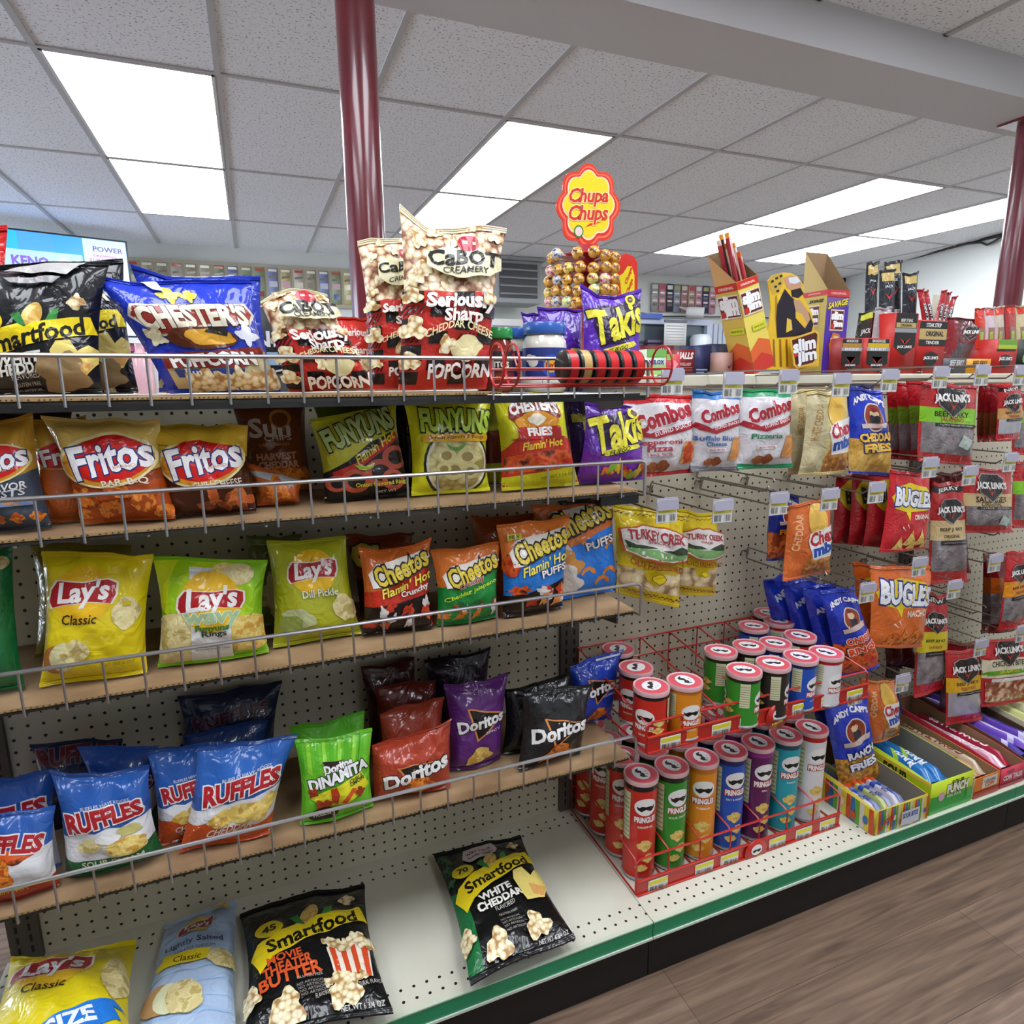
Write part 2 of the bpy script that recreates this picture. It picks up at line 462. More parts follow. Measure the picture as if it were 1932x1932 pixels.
def art_lays(kind='Classic', body='e3cf10', small=False):
    a = []
    if kind == 'Wavy':
        a += E(.3, .8, .4, .4, 'c9d817') + E(.5,.55,.42,.5,'9bc913') + E(.5,.52,.33,.42,'c6d61c') + E(.5,.52,.33,.42,'b3cf1c')
        a += B(.25, .18, .3, CHIPPALE, 5, k=.1) + B(.85,.2,.2,CHIP,6,k=.1)
        a += R(.3, .0, .68, .9, 'dcdcd8')
        a += E(.62,.86,.12,.09,CHIP) + E(.74,.84,.15,.1,CHIPPALE)
    a += []
    cx, cy = (.5, .66) if kind != 'Classic' else (.4, .66)
    if kind == 'Wavy': cy = .56
    if kind == 'Dill Pickle': cx = .52
    a = a + E(cx, cy, .29, .28, 'e9b81c')
    bx = lambda pts, c: P([(cx+p[0]*1.12, cy+p[1]*.95) for p in pts], c)
    rb = [(-.27,.045),(-.22,.115),(0,.1),(.2,.125),(.27,.1),(.275,0),(.24,-.075),(.05,-.055),(-.15,-.075),(-.26,-.1),(-.285,-.05)]
    a += bx([(p[0]*1.07, p[1]*1.1) for p in rb], 'e8dfd0') + bx(rb, 'a5161c')
    a += T("Lay's", cx, cy+.008, .5, 'ece9e6', h=.27, rot=4, bold=.035, shear=.15)
    a = shift(a, -.0, -.0, 1)
    if kind == 'Classic':
        a += T('Classic', .38, .47, .34, '2a1c08', h=.1, bold=.01, shear=.12)
        a += B(.82,.5,.13,CHIPPALE,4,k=.08,ry=.17) + E(.17,.15,.13,.15,'a9682c') + E(.24,.17,.13,.15,'d9d3a0') + B(.35,.2,.13,CHIPPALE,3,k=.08)
        a += T('NET WT 8 OZ', .75, .06, .3, '8f7d10', h=.035, bold=0) + R(.78,.56,.86,.6,'c4b010')
    elif kind == 'Wavy':
        a += T('wavy', .5, .385, .55, '9fb98a', h=.14, bold=.04, out='d9e2c4', ow=.03) + T('Funyuns', .5, .3, .32, '2c7b3a', h=.07, out='1c2c1c', ow=.02)
        a += T('Rings', .52, .24, .24, '2b3a2b', h=.07) + T('Onion', .5, .13, .17, '222', h=.045, bold=0) + T('Flavored Potato Chips', .5,.085,.32,'444',h=.03,bold=0)
    else:
        a += B(.3,.2,.2,'b9c08c',3,k=.1,ry=.11,rot=-20) + B(.2,.12,.14,'8d9a4a',6,k=.1) + B(.85,.26,.13,CHIPPALE,4,k=.08,ry=.17) + B(.92,.22,.12,CHIPPALE,8,k=.08)
        a += T('Dill Pickle', .58, .44, .46, 'e5e6c8', h=.095, bold=.02, out='5b6a14', ow=.02)
    return a
def art_lays_light():
    a = []
    for k in range(12): a += P([(.0,.05+.085*k),(1,.11+.085*k),(1,.125+.085*k),(0,.07+.085*k)], '9fbcdc' if k % 2 else 'a9c3df')
    a += E(.5,.8,.19,.2,'d8b425')
    a += P([(.25,.745),(.28,.8),(.5,.84),(.7,.87),(.73,.83),(.71,.76),(.5,.73),(.27,.7)], 'ddd0c8') + P([(.265,.745),(.3,.79),(.5,.83),(.7,.86),(.715,.83),(.7,.765),(.5,.735),(.28,.705)], '8f171c')
    a += T("Lay's", .5, .783, .34, 'e6e2e2', h=.19, rot=8, bold=.03, shear=.15)
    a += T('Lightly Salted', .5, .63, .72, '2c3f66', h=.11, rot=6, bold=.015) + T('50% LESS SODIUM', .52, .575, .5, '55606f', h=.055, rot=6, bold=0)
    a += P([(.1,.47),(.16,.51),(.14,.55),(.72,.56),(.72,.48),(.12,.44)], 'ddc61d') + T('Classic', .45, .5, .34, '3b3208', h=.1, rot=4, shear=.2, bold=.01)
    a += B(.86,.49,.16,CHIPPALE,3,k=.08) + E(.2,.25,.17,.2,'b2895c') + E(.3,.25,.14,.19,'d6d8b0') + B(.48,.25,.2,CHIPPALE,5,k=.07)
    a += B(.78,.94,.12,CHIP,5,k=.1,ry=.09)
    return a
def art_fritos(kind='BBQ'):
    low, flav = {'BBQ': (CHIPOR, 'BAR-B-Q'), 'CHILI': ('4a2112', 'CHILI CHEESE'), 'TWIST': ('3d4756', 'FLAVOR')}[kind]
    a = P([(0,0),(1,0),(1,.5),(.9,.46),(.6,.39),(.3,.37),(0,.47)], '8f3a14' if kind == 'BBQ' else low)
    if kind == 'BBQ':
        a += P([(0,0),(1,0),(1,.38),(.6,.3),(0,.36)], 'b04a18')
        for k in range(15): a += B(.06+(k*.37) % .95, .04+.055*(k % 5), .1, CHIPOR, k, k=.18, lob=3, ry=.06, rot=k*37)
    if kind == 'CHILI':
        for k in range(9): a += B(.45+(k*.31) % .52, .05+.05*(k % 4), .1, CHIPBR, k, k=.18, lob=3, ry=.05, rot=k*37)
    if kind == 'TWIST':
        for k in range(5): a += B(.1+.2*k, .06, .07, CHIPOR, k, k=.2)
    a += E(.5,.56,.47,.28,'e6d59a',rot=10) + E(.5,.555,.44,.25,'c98a1c',rot=10) + E(.52,.575,.4,.235,'c3170f',rot=10)
    a += T('Fritos', .52, .585, .8, 'ece9ea', h=.33, rot=11, bold=.03, shear=.15, out='1c2a66', ow=.035)
    a += T('BRAND', .66, .5, .22, 'd9a07a', h=.03, rot=11, bold=.01)
    if kind == 'TWIST': 
        a += T('FLAVOR', .62, .345, .5, 'dcdcdc', h=.1, rot=6, shear=.2) + T('TWISTS', .55, .28, .6, 'c9c9cc', h=.1, rot=6, shear=.2)
        a += R(0,.17,.9,.23,'6f86ad') + T('HONEY BBQ', .5, .2, .5, 'd88a2c', h=.07)
    else: a += T(flav, .62, .345 if kind == 'BBQ' else .3, .46 if kind == 'BBQ' else .55, 'e2d9c4', h=.08, rot=5, bold=.02)
    return a
def art_ruffles(kind='SC'):
    a = P([(0,.0),(1,.0),(1,.5),(.86,.47),(.7,.42),(.55,.44),(.42,.4),(.28,.42),(.15,.38),(0,.37)], 'd9d9dc')
    a += P([(0,.37),(.15,.38),(.28,.42),(.42,.4),(.55,.44),(.7,.42),(.86,.47),(1,.5),(1,.62),(0,.5)], '24509a')
    if kind == 'SC':
        a += P([(0,0),(1,0),(1,.22),(.9,.17),(.72,.12),(.5,.1),(.2,.1),(0,.15)], '1f5c33') + T('SOUR CREAM', .55, .06, .66, 'cfd6b4', h=.07, rot=2) + T('& ONION', .6, .022, .3, 'aab890', h=.03)
        a += B(.35,.27,.15,CHIPPALE,4,k=.1,ry=.08,rot=10) + B(.72,.22,.22,CHIP,6,k=.1,ry=.11) + B(.78,.38,.13,'b9b06a',5,k=.12,ry=.06) + B(.55,.33,.13,'e4e4e2',8,k=.1,ry=.06)
    else:
        a += P([(0,0),(1,0),(1,.15),(.8,.1),(.6,.14),(.4,.17),(.2,.24),(0,.22)], 'c8501e')
        for k in range(4): a += B(.4+.15*k, .25+.04*(k % 2), .17, CHIP, k+3, k=.12, ry=.1, rot=20*k)
        a += T('CHEDDAR', .5, .12, .5, 'e8e0d8', h=.09, rot=3, shear=.3) + T('& SOUR CREAM', .5, .06, .4, 'e8d8c8', h=.05, rot=3)
    a += T('RUFFLES', .53, .56, .82, 'a81c26', h=.21, rot=8, bold=.05, out='e6e2dc', ow=.06, taper=-.1)
    a += T('RUFFLES HAVE RIDGES', .56, .69, .52, 'c4cfe4', h=.04, rot=8, bold=.02)
    return a
def art_ruffles_flame():
    a = P([(0,0),(1,0),(1,.55),(.6,.5),(.4,.45),(0,.55)], 'd4d4d6')
    a += B(.5,.5,.3,FLAME,4,k=.3,lob=6,ry=.09) + B(.2,.3,.4,CHIPOR,5,k=.1,ry=.26) + P([(0,0),(1,0),(1,.1),(.6,.07),(0,.16)], 'a8301a')
    a += T('RUFFLES', .5, .66, .85, 'a81c26', h=.22, rot=-9, bold=.05, out='e6e2dc', ow=.06) + T('FLAMIN HOT', .5, .08, .5, 'e0a030', h=.06)
    return a
def art_doritos(tri='d98a4c', chip=True, txt='', low=.3, cy=.52, w=.8):
    t3 = [(.26,cy+.2),(.97,cy+.06),(.45,cy-.25)]; mx, my = sum(p[0] for p in t3)/3, sum(p[1] for p in t3)/3
    a = P(t3, tri) + P([(mx+(p[0]-mx)*.86, my+(p[1]-my)*.86) for p in t3], '15100e')
    a += T('Doritos', .52, cy, w*1.06, 'e9e7e6', h=.2, rot=7, bold=.04, out='14100e', ow=.04)
    if chip: a += B(.5,.06,.24,CHIPOR if chip == 'o' else CHIP,5,k=.22,lob=3,ry=.13,rot=15)
    if txt: a += T(txt, .74, cy-.13, .3, 'd6d0e0', h=.045, rot=5)
    return a
def art_dinamita():
    a = []
    for k in range(9): a += P([(.1*k,.6),(.1*k+.03,1),(.1*k+.07,1),(.1*k+.06,.55)], '8fd63a' if k % 2 else '58b522')
    a += P([(.1,.3),(.85,.5),(.95,.3),(.6,.14),(.3,.15)], 'd8d428')
    a += P([(.3,.72),(.38,.62),(.6,.7)], '2a1410') + T('Doritos', .52, .64, .4, 'e9e7e6', h=.12, rot=10, bold=.05, out='14100e', ow=.05)
    a += T('DINAMITA', .52, .52, .84, 'e6e6e6', h=.15, rot=12, bold=.05, out='101010', ow=.06)
    a += T('CHILE', .76, .44, .2, '2a3a10', h=.05, rot=12) + T('LIMON', .77, .405, .2, '2a3a10', h=.05, rot=12)
    a += P([(.42,.2),(.4,.38),(.48,.4),(.52,.3),(.5,.16)], 'b03a16') + P([(.55,.18),(.7,.34),(.76,.32),(.62,.17)], 'c34a1c') + B(.8,.27,.06,'8f3010',4) + B(.16,.36,.06,'8f3010',5) + B(.3,.15,.12,'a83a18',6)
    a += E(.3,.07,.2,.09,'101410') + T('HOLIDAY', .3, .065, .28, 'c9c9b0', h=.05)
    return a
def art_cheetos(kind='hot'):
    low = {'hot': '1c0f0c', 'green': '1a7a32', 'bluehot': '1a100c', 'puffs': '1f6fd0'}[kind]
    top = 'd9702a'
    a = P([(0,0),(1,0),(1,.72),(.75,.66),(.4,.52),(0,.46)], {'hot':'c22a14','green':'1c8438','bluehot':'2372c4','puffs':'2478d8'}[kind])
    if kind == 'hot':
        a += P([(0,0),(1,0),(1,.38),(.5,.31),(0,.28)], low)
        for k in range(14): a += B(.08+(k*.29) % .9, .06+.05*(k % 5), .09, ['b8341c','d9d4cf','c9502c','2a1410'][k % 4], k, k=.35, ry=.05, rot=k*50)
    if kind == 'bluehot':
        a += P([(0,0),(1,0),(1,.3),(.7,.24),(.3,.18),(0,.16)], low) + B(.2,.22,.15,FLAME,3,k=.3,lob=6,ry=.06)
        for k in range(9): a += B(.4+(k*.27) % .58, .06+.045*(k % 4), .1, ['b8341c','d9d4cf','d98a4c'][k % 3], k, k=.35, ry=.05, rot=k*50)
        a += E(.1,.52,.1,.16,FLAME)
    if kind == 'green':
        for k in range(12): a += B(.08+(k*.29) % .9, .05+.05*(k % 4), .1, [PUFF,'d9d4cf','8c4a1c','1f5c2c'][k % 4], k, k=.35, ry=.045, rot=k*50)
    if kind == 'puffs':
        for x, y, r_ in ((.42,.56,50),(.9,.5,-30),(.5,.22,-25),(.82,.2,60),(.7,.1,10)):
            a += P([(x-.12,y-.03),(x-.07,y+.03),(x+.02,y+.05),(x+.1,y+.01),(x+.12,y-.05),(x+.06,y-.04),(x+.01,y+.01),(x-.06,y-.02),(x-.1,y-.06)], PUFF)
        a += B(.2,.4,.13,'d9d4cf',5,k=.4) + B(.25,.3,.16,'c98a3c',7,k=.35) + B(.2,.12,.18,'d9d4cf',9,k=.3)
    cy = {'hot': .68, 'green': .62, 'bluehot': .66, 'puffs': .78}[kind]
    a += P([(.12,cy-.17),(.08,cy),(.2,cy+.13),(.6,cy+.19),(.9,cy+.22),(.97,cy+.12),(.7,cy),(.45,cy-.06),(.28,cy-.16)], 'ece4da')
    a += T('Cheetos', .54, cy+.05, .8, 'dfc43c', h=.29, rot=17, bold=.03, out='1a120c', ow=.07)
    if kind in ('hot', 'bluehot'): a += T("Flamin' Hot", .6, cy-.16, .78, 'e8d44a', h=.13, rot=14, bold=.02, shear=.25, out='5a1a10' if kind == 'hot' else '1a4a80', ow=.02)
    a += T({'hot':'Crunchy','green':'Crunchy','bluehot':'PUFFS','puffs':'PUFFS'}[kind], .72 if kind != 'green' else .5, cy-(.25 if kind != 'green' else .13), .42, 'e6ddd4' if kind != 'green' else '8c2a14', h=.1, rot=12, bold=.03, out='3a1a14' if kind != 'green' else 'e6ddd4', ow=.03)
    if kind == 'green': a += T('Cheddar Jalapeno', .5, cy-.24, .85, 'b9d42c', h=.08, rot=14, bold=.02)
    if kind == 'bluehot': a += R(.08,.8,.28,.87,'d9c62c') + T('NEW', .18, .835, .15, '2c4a1c', h=.05)
    return a
def art_funyuns(hot=False):
    a = []
    if hot:
        a += P([(0,0),(1,0),(1,.62),(.9,.7),(.6,.6),(.3,.42),(0,.3)], '14100f') + P([(.1,.3),(.5,.42),(.95,.7),(.98,.62),(.8,.52),(.5,.36),(.3,.28),(.12,.2)], 'b81f18')
        a += T('Flamin Hot', .66, .54, .6, 'd8c020', h=.1, rot=26, shear=.3, bold=.02)
        for x, y, r_ in ((.35,.17,.17),(.66,.24,.19),(.88,.4,.16),(.14,.16,.12),(.8,.15,.14)): a += E(x, y, r_, r_*.8, 'b8503c') + E(x+.01, y, r_*.62, r_*.48, '1c1210')
        a += P([(.36,.37),(.42,.3),(.5,.28),(.58,.31),(.62,.36),(.57,.35),(.5,.33),(.43,.35)], '9cb82c')
        a += T('Onion Flavored Rings', .66, .115, .62, 'd6cf3a', h=.06, bold=.02) + T('NET WT', .7, .035, .24, 'c9c4b8', h=.025)
        a += T('FUNYUNS', .5, .78, .86, 'a9bc72', h=.27, rot=12, bold=.05, out='1c1c10', ow=.045)
    else:
        a += E(.55,.28,.44,.4,'1c2a10') + E(.55,.28,.41,.37,'dfdcc8') + E(.55,.28,.38,.34,RINGS)
        for x, y, r_ in ((.4,.36,.13),(.68,.34,.14),(.5,.2,.15),(.72,.18,.12),(.36,.22,.1)): a += E(x, y, r_, r_*.75, 'd3c98c') + E(x, y, r_*.55, r_*.38, '94834a')
        a += P([(.4,.5),(.44,.44),(.52,.41),(.6,.42),(.68,.5),(.62,.47),(.55,.445),(.47,.46)], '5ba044')
        a += P([(.1,.55),(.13,.51),(.95,.51),(.98,.55),(.95,.595),(.13,.595)], 'd8a81c') + T('Onion Flavored Rings', .54, .555, .74, '7a3a10', h=.055, bold=.015)
        a += T('FUNYUNS', .55, .74, .86, 'b6d24a', h=.28, rot=-2, bold=.05, out='16240f', ow=.05)
    return a
def cat_face(cx, cy, s):
    """plain orange cartoon blob in the place of a mascot"""
    return []
def art_chester_fries():
    a = P([(0,0),(1,0),(1,.45),(.85,.48),(.15,.48),(0,.36)], 'c22f18') + P([(.02,.12),(.98,.15),(.98,.33),(.7,.35),(.3,.33),(.02,.3)], FLAME)
    a += P([(0,0),(1,0),(1,.16),(.5,.12),(0,.08)], 'c6c618')
    a += P([(.12,.72),(.15,.85),(.3,.93),(.5,.95),(.7,.94),(.86,.86),(.88,.72),(.78,.66),(.2,.66)], '7a1c14')
    a += T("CHESTER'S", .5, .81, .7, 'dfd9d2', h=.16, bold=.05, bend=.07, out='6a1a14', ow=.03)
    a += B(.5,.66,.3,'c9881c',4,k=.1,ry=.13) + B(.5,.69,.12,'dfd6c4',4,k=.1,ry=.07)
    a += P([(.1,.48),(.2,.5),(.2,.61),(.82,.61),(.82,.5),(.9,.48),(.82,.47),(.2,.47)], 'a5201a') + T('FRIES', .51, .555, .36, 'ebe6e0', h=.11, bold=.05)
    a += T("Flamin' Hot", .52, .42, .6, 'e6c23c', h=.1, rot=4, shear=.3, bold=.03)
    a += T('NET WT 3 5/8 OZ', .7, .07, .45, '4a4a10', h=.035, rot=4, bold=0)
    return a
def art_puffcorn():
    a = P([(.1,.0),(1,.0),(1,.34),(.75,.22),(.4,.24),(.1,.3)], 'c9bb90')
    a += B(.42,.82,.07,'dfc83a',4,k=.4) + B(.55,.8,.05,'dfc83a',8,k=.35)
    a += P([(.05,.62),(.12,.72),(.4,.72),(.75,.72),(.93,.76),(.99,.66),(.93,.54),(.75,.55),(.5,.5),(.3,.44),(.18,.44)], 'cfc6be') + P([(.075,.62),(.13,.7),(.4,.7),(.75,.7),(.92,.735),(.965,.66),(.92,.56),(.75,.57),(.5,.52),(.3,.46),(.2,.46)], '8c2c24')
    a += T("CHESTER'S", .52, .615, .82, 'd9d2bc', h=.2, bold=.05, rot=3, out='4a1c18', ow=.03)
    a += E(.52,.42,.28,.09,'5a2a16') + B(.58,.43,.2,'c9952c',5,k=.1,ry=.07) + P([(.55,.47),(.6,.52),(.75,.5),(.72,.44)], '22201c')
    a += B(.16,.44,.07,'cfcaa8',5,k=.35) + B(.88,.45,.07,'cfd0da',7,k=.4)
    a += P([(.12,.3),(.1,.17),(.75,.17),(.95,.28),(.97,.36),(.6,.31)], '7c2620') + T('PUFFCORN', .52, .24, .72, 'e6e0dc', h=.11, rot=2, bold=.05, out='2a1414', ow=.03)
    a += P([(.16,.16),(.17,.1),(.72,.1),(.75,.16)], '273a78') + T('Butter', .38, .13, .28, 'cfc8b0', h=.07)
    for k in range(6): a += B(.3+.13*k, .04+.03*(k % 2), .09, POPCORN, k)
    return a
def art_cabot():
    a = R(0,.56,1,1,POPWARM)
    for k in range(14): a += kernel(.04+(k*.37) % .95, .6+.033*k % .4, .07, k)
    plaid = P([(0,0),(1,0),(1,.57),(.6,.55),(.3,.57),(0,.55)], 'c22a20')
    a = plaid + a if False else a + plaid
    for i in range(4):
        for j in range(7):
            x0, y0 = -.02+.27*i, .01+.08*j
            if (i+j) % 2 == 0: a += R(x0, y0, x0+.2, y0+.07, '1c1312')
    for i in range(4):
        for j in range(7):
            if (i+j) % 2 and j % 2:
                x0, y0 = -.02+.27*i, .01+.08*j
                for k in range(4): a += P([(x0+.045*k,y0),(x0+.02+.045*k,y0),(x0+.09+.045*k,y0+.062),(x0+.07+.045*k,y0+.062)], '2a1412')
    a += P([(.2,.71),(.22,.8),(.4,.83),(.5,.82),(.55,.86),(.66,.86),(.78,.8),(.95,.79),(.97,.72),(.85,.66),(.6,.64),(.4,.66)], 'e3dcb4')
    a += B(.62,.855,.11,'b0243c',5,k=.06,ry=.08) + R(.56,.85,.6,.87,'e3dcb4') + R(.64,.85,.68,.87,'e3dcb4')
    a += T('CaBOT', .58, .765, .72, '1c1a18', h=.15, bold=.03) + T('CREAMERY', .6, .69, .48, '26221e', h=.065, bold=.015)
    a += T('Seriously', .57, .49, .72, 'ece4dc', h=.18, bold=.045, out='3a1210', ow=.02) + T('Sharp', .6, .405, .42, 'ece4dc', h=.15, bold=.035, out='3a1210', ow=.02)
    a += T('CHEDDAR CHEESE', .57, .3, .72, 'e6dca8', h=.075, bend=.13, bold=.02)
    a += B(.66,.22,.17,'d8cc98',4,k=.12,ry=.12) + kernel(.45,.24,.08,3)
    a += T('POPCORN', .6, .09, .68, 'ece4dc', h=.12, bold=.04, out='5a1612', ow=.03)
    for x, y, r_ in ((.1,.52,.07),(.12,.33,.1),(.1,.14,.075),(.85,.52,.06)): a += kernel(x, y, r_, int(x*90))
    return a
def art_takis():
    a = P([(0,.0),(1,.0),(1,.42),(.6,.3),(0,.36)], '6a2a94')
    a += P([(.08,.62),(.2,.84),(.5,.86),(.85,.95),(1,.86),(.96,.6),(.6,.42),(.2,.4)], '241038')
    a += T('Takis', .52, .65, .92, 'd6cb34', h=.5, rot=15, bold=.035, shear=.15, out='160a20', ow=.03)
    a += E(.76,.9,.1,.09,'d6cb34') + E(.76,.9,.06,.05,'4a2a14')
    a += P([(.24,.3),(.26,.36),(.8,.45),(.86,.42),(.8,.39),(.3,.29)], 'd0c62e') + T('FUEGO', .5, .36, .34, '22300c', h=.06, rot=12, shear=.3)
    for k in range(8): a += B(.35+.08*k, .1+.06*math.sin(k), .1, [CHIPOR,'7ea82c','c9a82c','a83a1c'][k % 4], k, k=.3, ry=.05, rot=40*k)
    return a
def art_sun():
    a = P([(0,0),(1,0),(1,.2),(.5,.25),(0,.2)], 'b5661c')
    a += T('Sun', .45, .68, .62, 'd6c4b0', h=.3, bold=.03) + T('CHIPS', .55, .56, .42, 'd6c4b0', h=.08, bold=.02)
    a += E(.62,.78,.16,.15,'c08a3c') + E(.61,.765,.12,.115,'7a3a1c')
    a += T('WHOLE GRAIN', .48, .49, .48, 'c07a2c', h=.05) + T('HARVEST', .5, .36, .62, 'd09070', h=.11, bold=.04) + T('CHEDDAR', .52, .27, .62, 'd09070', h=.11, bold=.04)
    for k in range(8): a += B(.1+.11*k, .12+.04*(k % 2), .1, CHIPOR, k, k=.15)
    return a
def art_combos(flav, col, food):
    a = R(0,.9,1,1,col) + P([(0,0),(1,0),(1,.03),(.5,.02),(0,.05)], col if col != '1c6ab0' else '8a8a90')
    a += T('Combos', .52, .73, .86, '9c1c2a', h=.22, rot=14, bold=.05, out='ded6d8', ow=.03)
    a += P([(0,.55),(.04,.6),(.3,.52),(.96,.66),(1,.62),(.98,.58),(.4,.455),(.1,.5)], '9c1c2a') + T('STUFFED SNACKS', .64, .567, .56, 'e8dcdc', h=.05, rot=13)
    for i, s in enumerate(flav.split('|')): a += T(s, .42, .4-.07*i, .1*len(s)*.72, {'c21f26':'a83040','1c6ab0':'2c5c9c','1e8f5a':'2c7a58'}[col], h=.075)
    a += R(.25,.235,.62,.275,'e8e4e4') + T('BAKED PRETZEL', .435, .255, .33, 'a83040', h=.03)
    a += P([(.7,.12),(.78,.4),(.95,.42),(.99,.3),(.9,.12)], 'c98a4c') + (B(.85,.3,.08,'b5401c',3) + B(.82,.2,.07,'b5401c',5) if food else [])
    a += B(.3,.1,.1,'9a5a30',4,k=.12,ry=.06) + B(.45,.11,.1,'8a4a24',7,k=.12,ry=.07)
    return a
def art_chex(body='cfc088', side='CHEDDAR', sc_='b08a3c'):
    a = P([(0,0),(.34,0),(.36,1),(0,1)], {'c9622c':'c4622a'}.get(body, 'b9ae88')) + T(side, .17, .62, .62, 'dda878' if body == 'c9622c' else '9c7a44', h=.14, rot=82, bold=.03)
    a += E(.6,.75,.22,.3,'dcb04c') + P([(.36,0),(1,0),(1,.2),(.85,.3),(.7,.24),(.5,.34),(.36,.2)], SNACKMIX)
    a += P([(.36,.5),(.4,.58),(.95,.66),(1,.6),(1,.24),(.5,.22)], 'e0dcd8')
    a += T('Chex', .7, .52, .6, 'a81c30', h=.24, rot=8, bold=.04, out='e6e0dc', ow=.03) + T('mix', .74, .36, .52, '1c4aa0', h=.2, rot=8, bold=.06, out='e6e6ea', ow=.04)
    return a
def art_andy(flav, low, fl_col='ece8e0', outc='16245a'):
    a = P([(0,0),(1,0),(1,.36),(.5,.38),(0,.4)], low)
    a += T("ANDY CAPP'S", .5, .82, .86, 'e8e4e4', h=.12, bend=.14, bold=.05)
    a += E(.52,.66,.26,.26,'d8d0c8') + E(.52,.66,.235,.235,'8c3a26') + B(.5,.7,.09,'d9b890',4,k=.1) + B(.52,.61,.12,'26262e',6,k=.2) + B(.5,.745,.07,'7a2018',7,k=.1,ry=.04)
    a += P([(.18,.57),(.85,.61),(.82,.55),(.2,.52)], 'c9b0a8')
    for i, s in enumerate(flav.split('|')):
        a += T(s, .56, .43-.125*i, .2*len(s)*.68 if len(s) < 7 else .84, fl_col, h=.16, rot=6, bold=.05, out=outc, ow=.07)
    return a
def art_bugles(body='b8202a', flav='ORIGINAL'):
    a = P([(.04,.74),(.12,.86),(.4,.93),(.8,.88),(.97,.8),(.98,.62),(.8,.58),(.44,.56),(.42,.44),(.32,.56),(.1,.6)], 'd9bf1c')
    a += T('BUGLES', .52, .73, .86, 'e4e6ea', h=.27, rot=-4, bold=.05, out='1c2c7a', ow=.06, taper=-.25)
    a += T(flav, .7, .5, .36, 'e8dcd0', h=.08, rot=3, bold=.03)
    for x, y, s in ((.5,.2,.15),(.28,.12,.16),(.72,.2,.15),(.85,.1,.15),(.55,.08,.2)):
        a += P([(x-s,y-.06),(x-s*.3,y-.08),(x+s*.7,y-.06),(x+s*.4,y+.03),(x+.02,y+.13),(x-s*.3,y+.04)], CHIP if body[0] == 'b' else CHIPOR)
    a += P([(.36,.4),(.38,.41),(.42,.34)], 'e8dcd0') + P([(.28,.36),(.29,.38),(.38,.31)], 'e8dcd0')
    return shift(a, 0, -.07)
def shield(cx, cy, w, t="JACK LINK'S"):
    o = [(-.5,.22),(-.3,.34),(.3,.34),(.5,.22),(.46,-.16),(0,-.44),(-.46,-.16)]
    q = lambda k: [(x*w*k, y*w*k) for x, y in o]
    a = [('p', cx, cy, q(1), 0, '8f8a88'), ('p', cx, cy, q(.93), 0, '1c1413')]
    a += [('p', cx, cy, [(x*w, y*w) for x, y in ((-.2,-.02),(0,-.26),(.2,-.02),(.12,-.08),(0,-.18),(-.12,-.08))], 0, 'a8221c')]
    return a + T(t, cx, cy+.0, w*1.2, 'e8e4e2', h=w*.24, bold=.05, out='1a1110', ow=.02)
def art_jerky(band='7ab81c', l1='BEEF JERKY', l2='JALAPENO', win=JERKY, wy=.5, tall=False, head=None):
    a = []
    if head: a += R(0,.9,1,1,'1a1412') + T(head, .5, .93, .7, 'e8e4e2', h=.1, rot=3)
    a += R(.03,.1,.97,wy,win)
    a += R(0,wy,1,wy+.2,band)
    a += T(l1, .5, wy+.105, .62, '1c1c10', h=.085, bold=.03) + T(l2, .5, wy+.04, .42, 'a8481c' if band != 'c2a878' else '4a3a20', h=.07, bold=.02)
    a += R(.2,wy-.05,.96,wy-.005,'141212') + T('11g PROTEIN 80 CALORIES', .58, wy-.027, .6, 'c9c6c4', h=.022, bold=.01)
    a += shield(.5, wy+.315 if not tall else wy+.3, .52 if not tall else .66)
    if win is JERKY and not tall: a += P([(.62,wy-.28),(.8,wy-.33),(.88,wy-.2),(.7,wy-.14)], 'a9b5ac')
    return a
def art_turkey():
    a = R(0,.09,1,.34,RIND) + R(.0,.0,1,.1,'d4bc14') + E(.5,.33,.17,.19,'d8c01a') + R(.0,.32,.84,.36,'d4ba12')
    for k in range(14):
        for j in (0, 1): a += R((k+j*.5)/14, .9+.012*j, (k+j*.5)/14+.035, .912+.012*j, '6a4a10') + R((k+j*.5)/14, .06+.012*j, (k+j*.5)/14+.035, .072+.012*j, '5a3c10')
    arch = [(.06,.5),(.03,.74),(.25,.79),(.5,.81),(.75,.79),(.97,.74),(.94,.5),(.72,.45),(.5,.435),(.28,.45)]
    a += P(arch, 'a8481c') + P([(.5+(x-.5)*.95, .62+(y-.62)*.92) for x, y in arch], 'cfc8c4')
    a += P([(.1,.52),(.3,.475),(.5,.46),(.7,.475),(.9,.52),(.92,.57),(.6,.55),(.3,.55),(.08,.58)], '6f9a5c') + P([(.1,.56),(.08,.63),(.2,.6),(.35,.59),(.5,.565),(.3,.555)], '2a3c26') + P([(.55,.56),(.7,.585),(.85,.63),(.93,.61),(.92,.56),(.7,.55)], '2a3c26')
    a += T('TURKEY CREEK', .5, .695, .78, '9c2430', h=.11, bold=.03, bend=.015) + T('SNACKS', .5, .64, .3, 'a83848', h=.045)
    a += T('OLD FASHIONED', .5, .4, .78, '8a3a10', h=.085, bold=.02) + R(.25,.365,.75,.37,'8a5a10')
    a += B(.5,.27,.1,'7a5a10',4,k=.06,ry=.065) + B(.5,.27,.09,'dcc420',4,k=.06,ry=.055)
    return a
def art_small(col2, word): return R(0,.3,1,.7,col2) + T(word, .5, .5, .8, 'eee', h=.2)
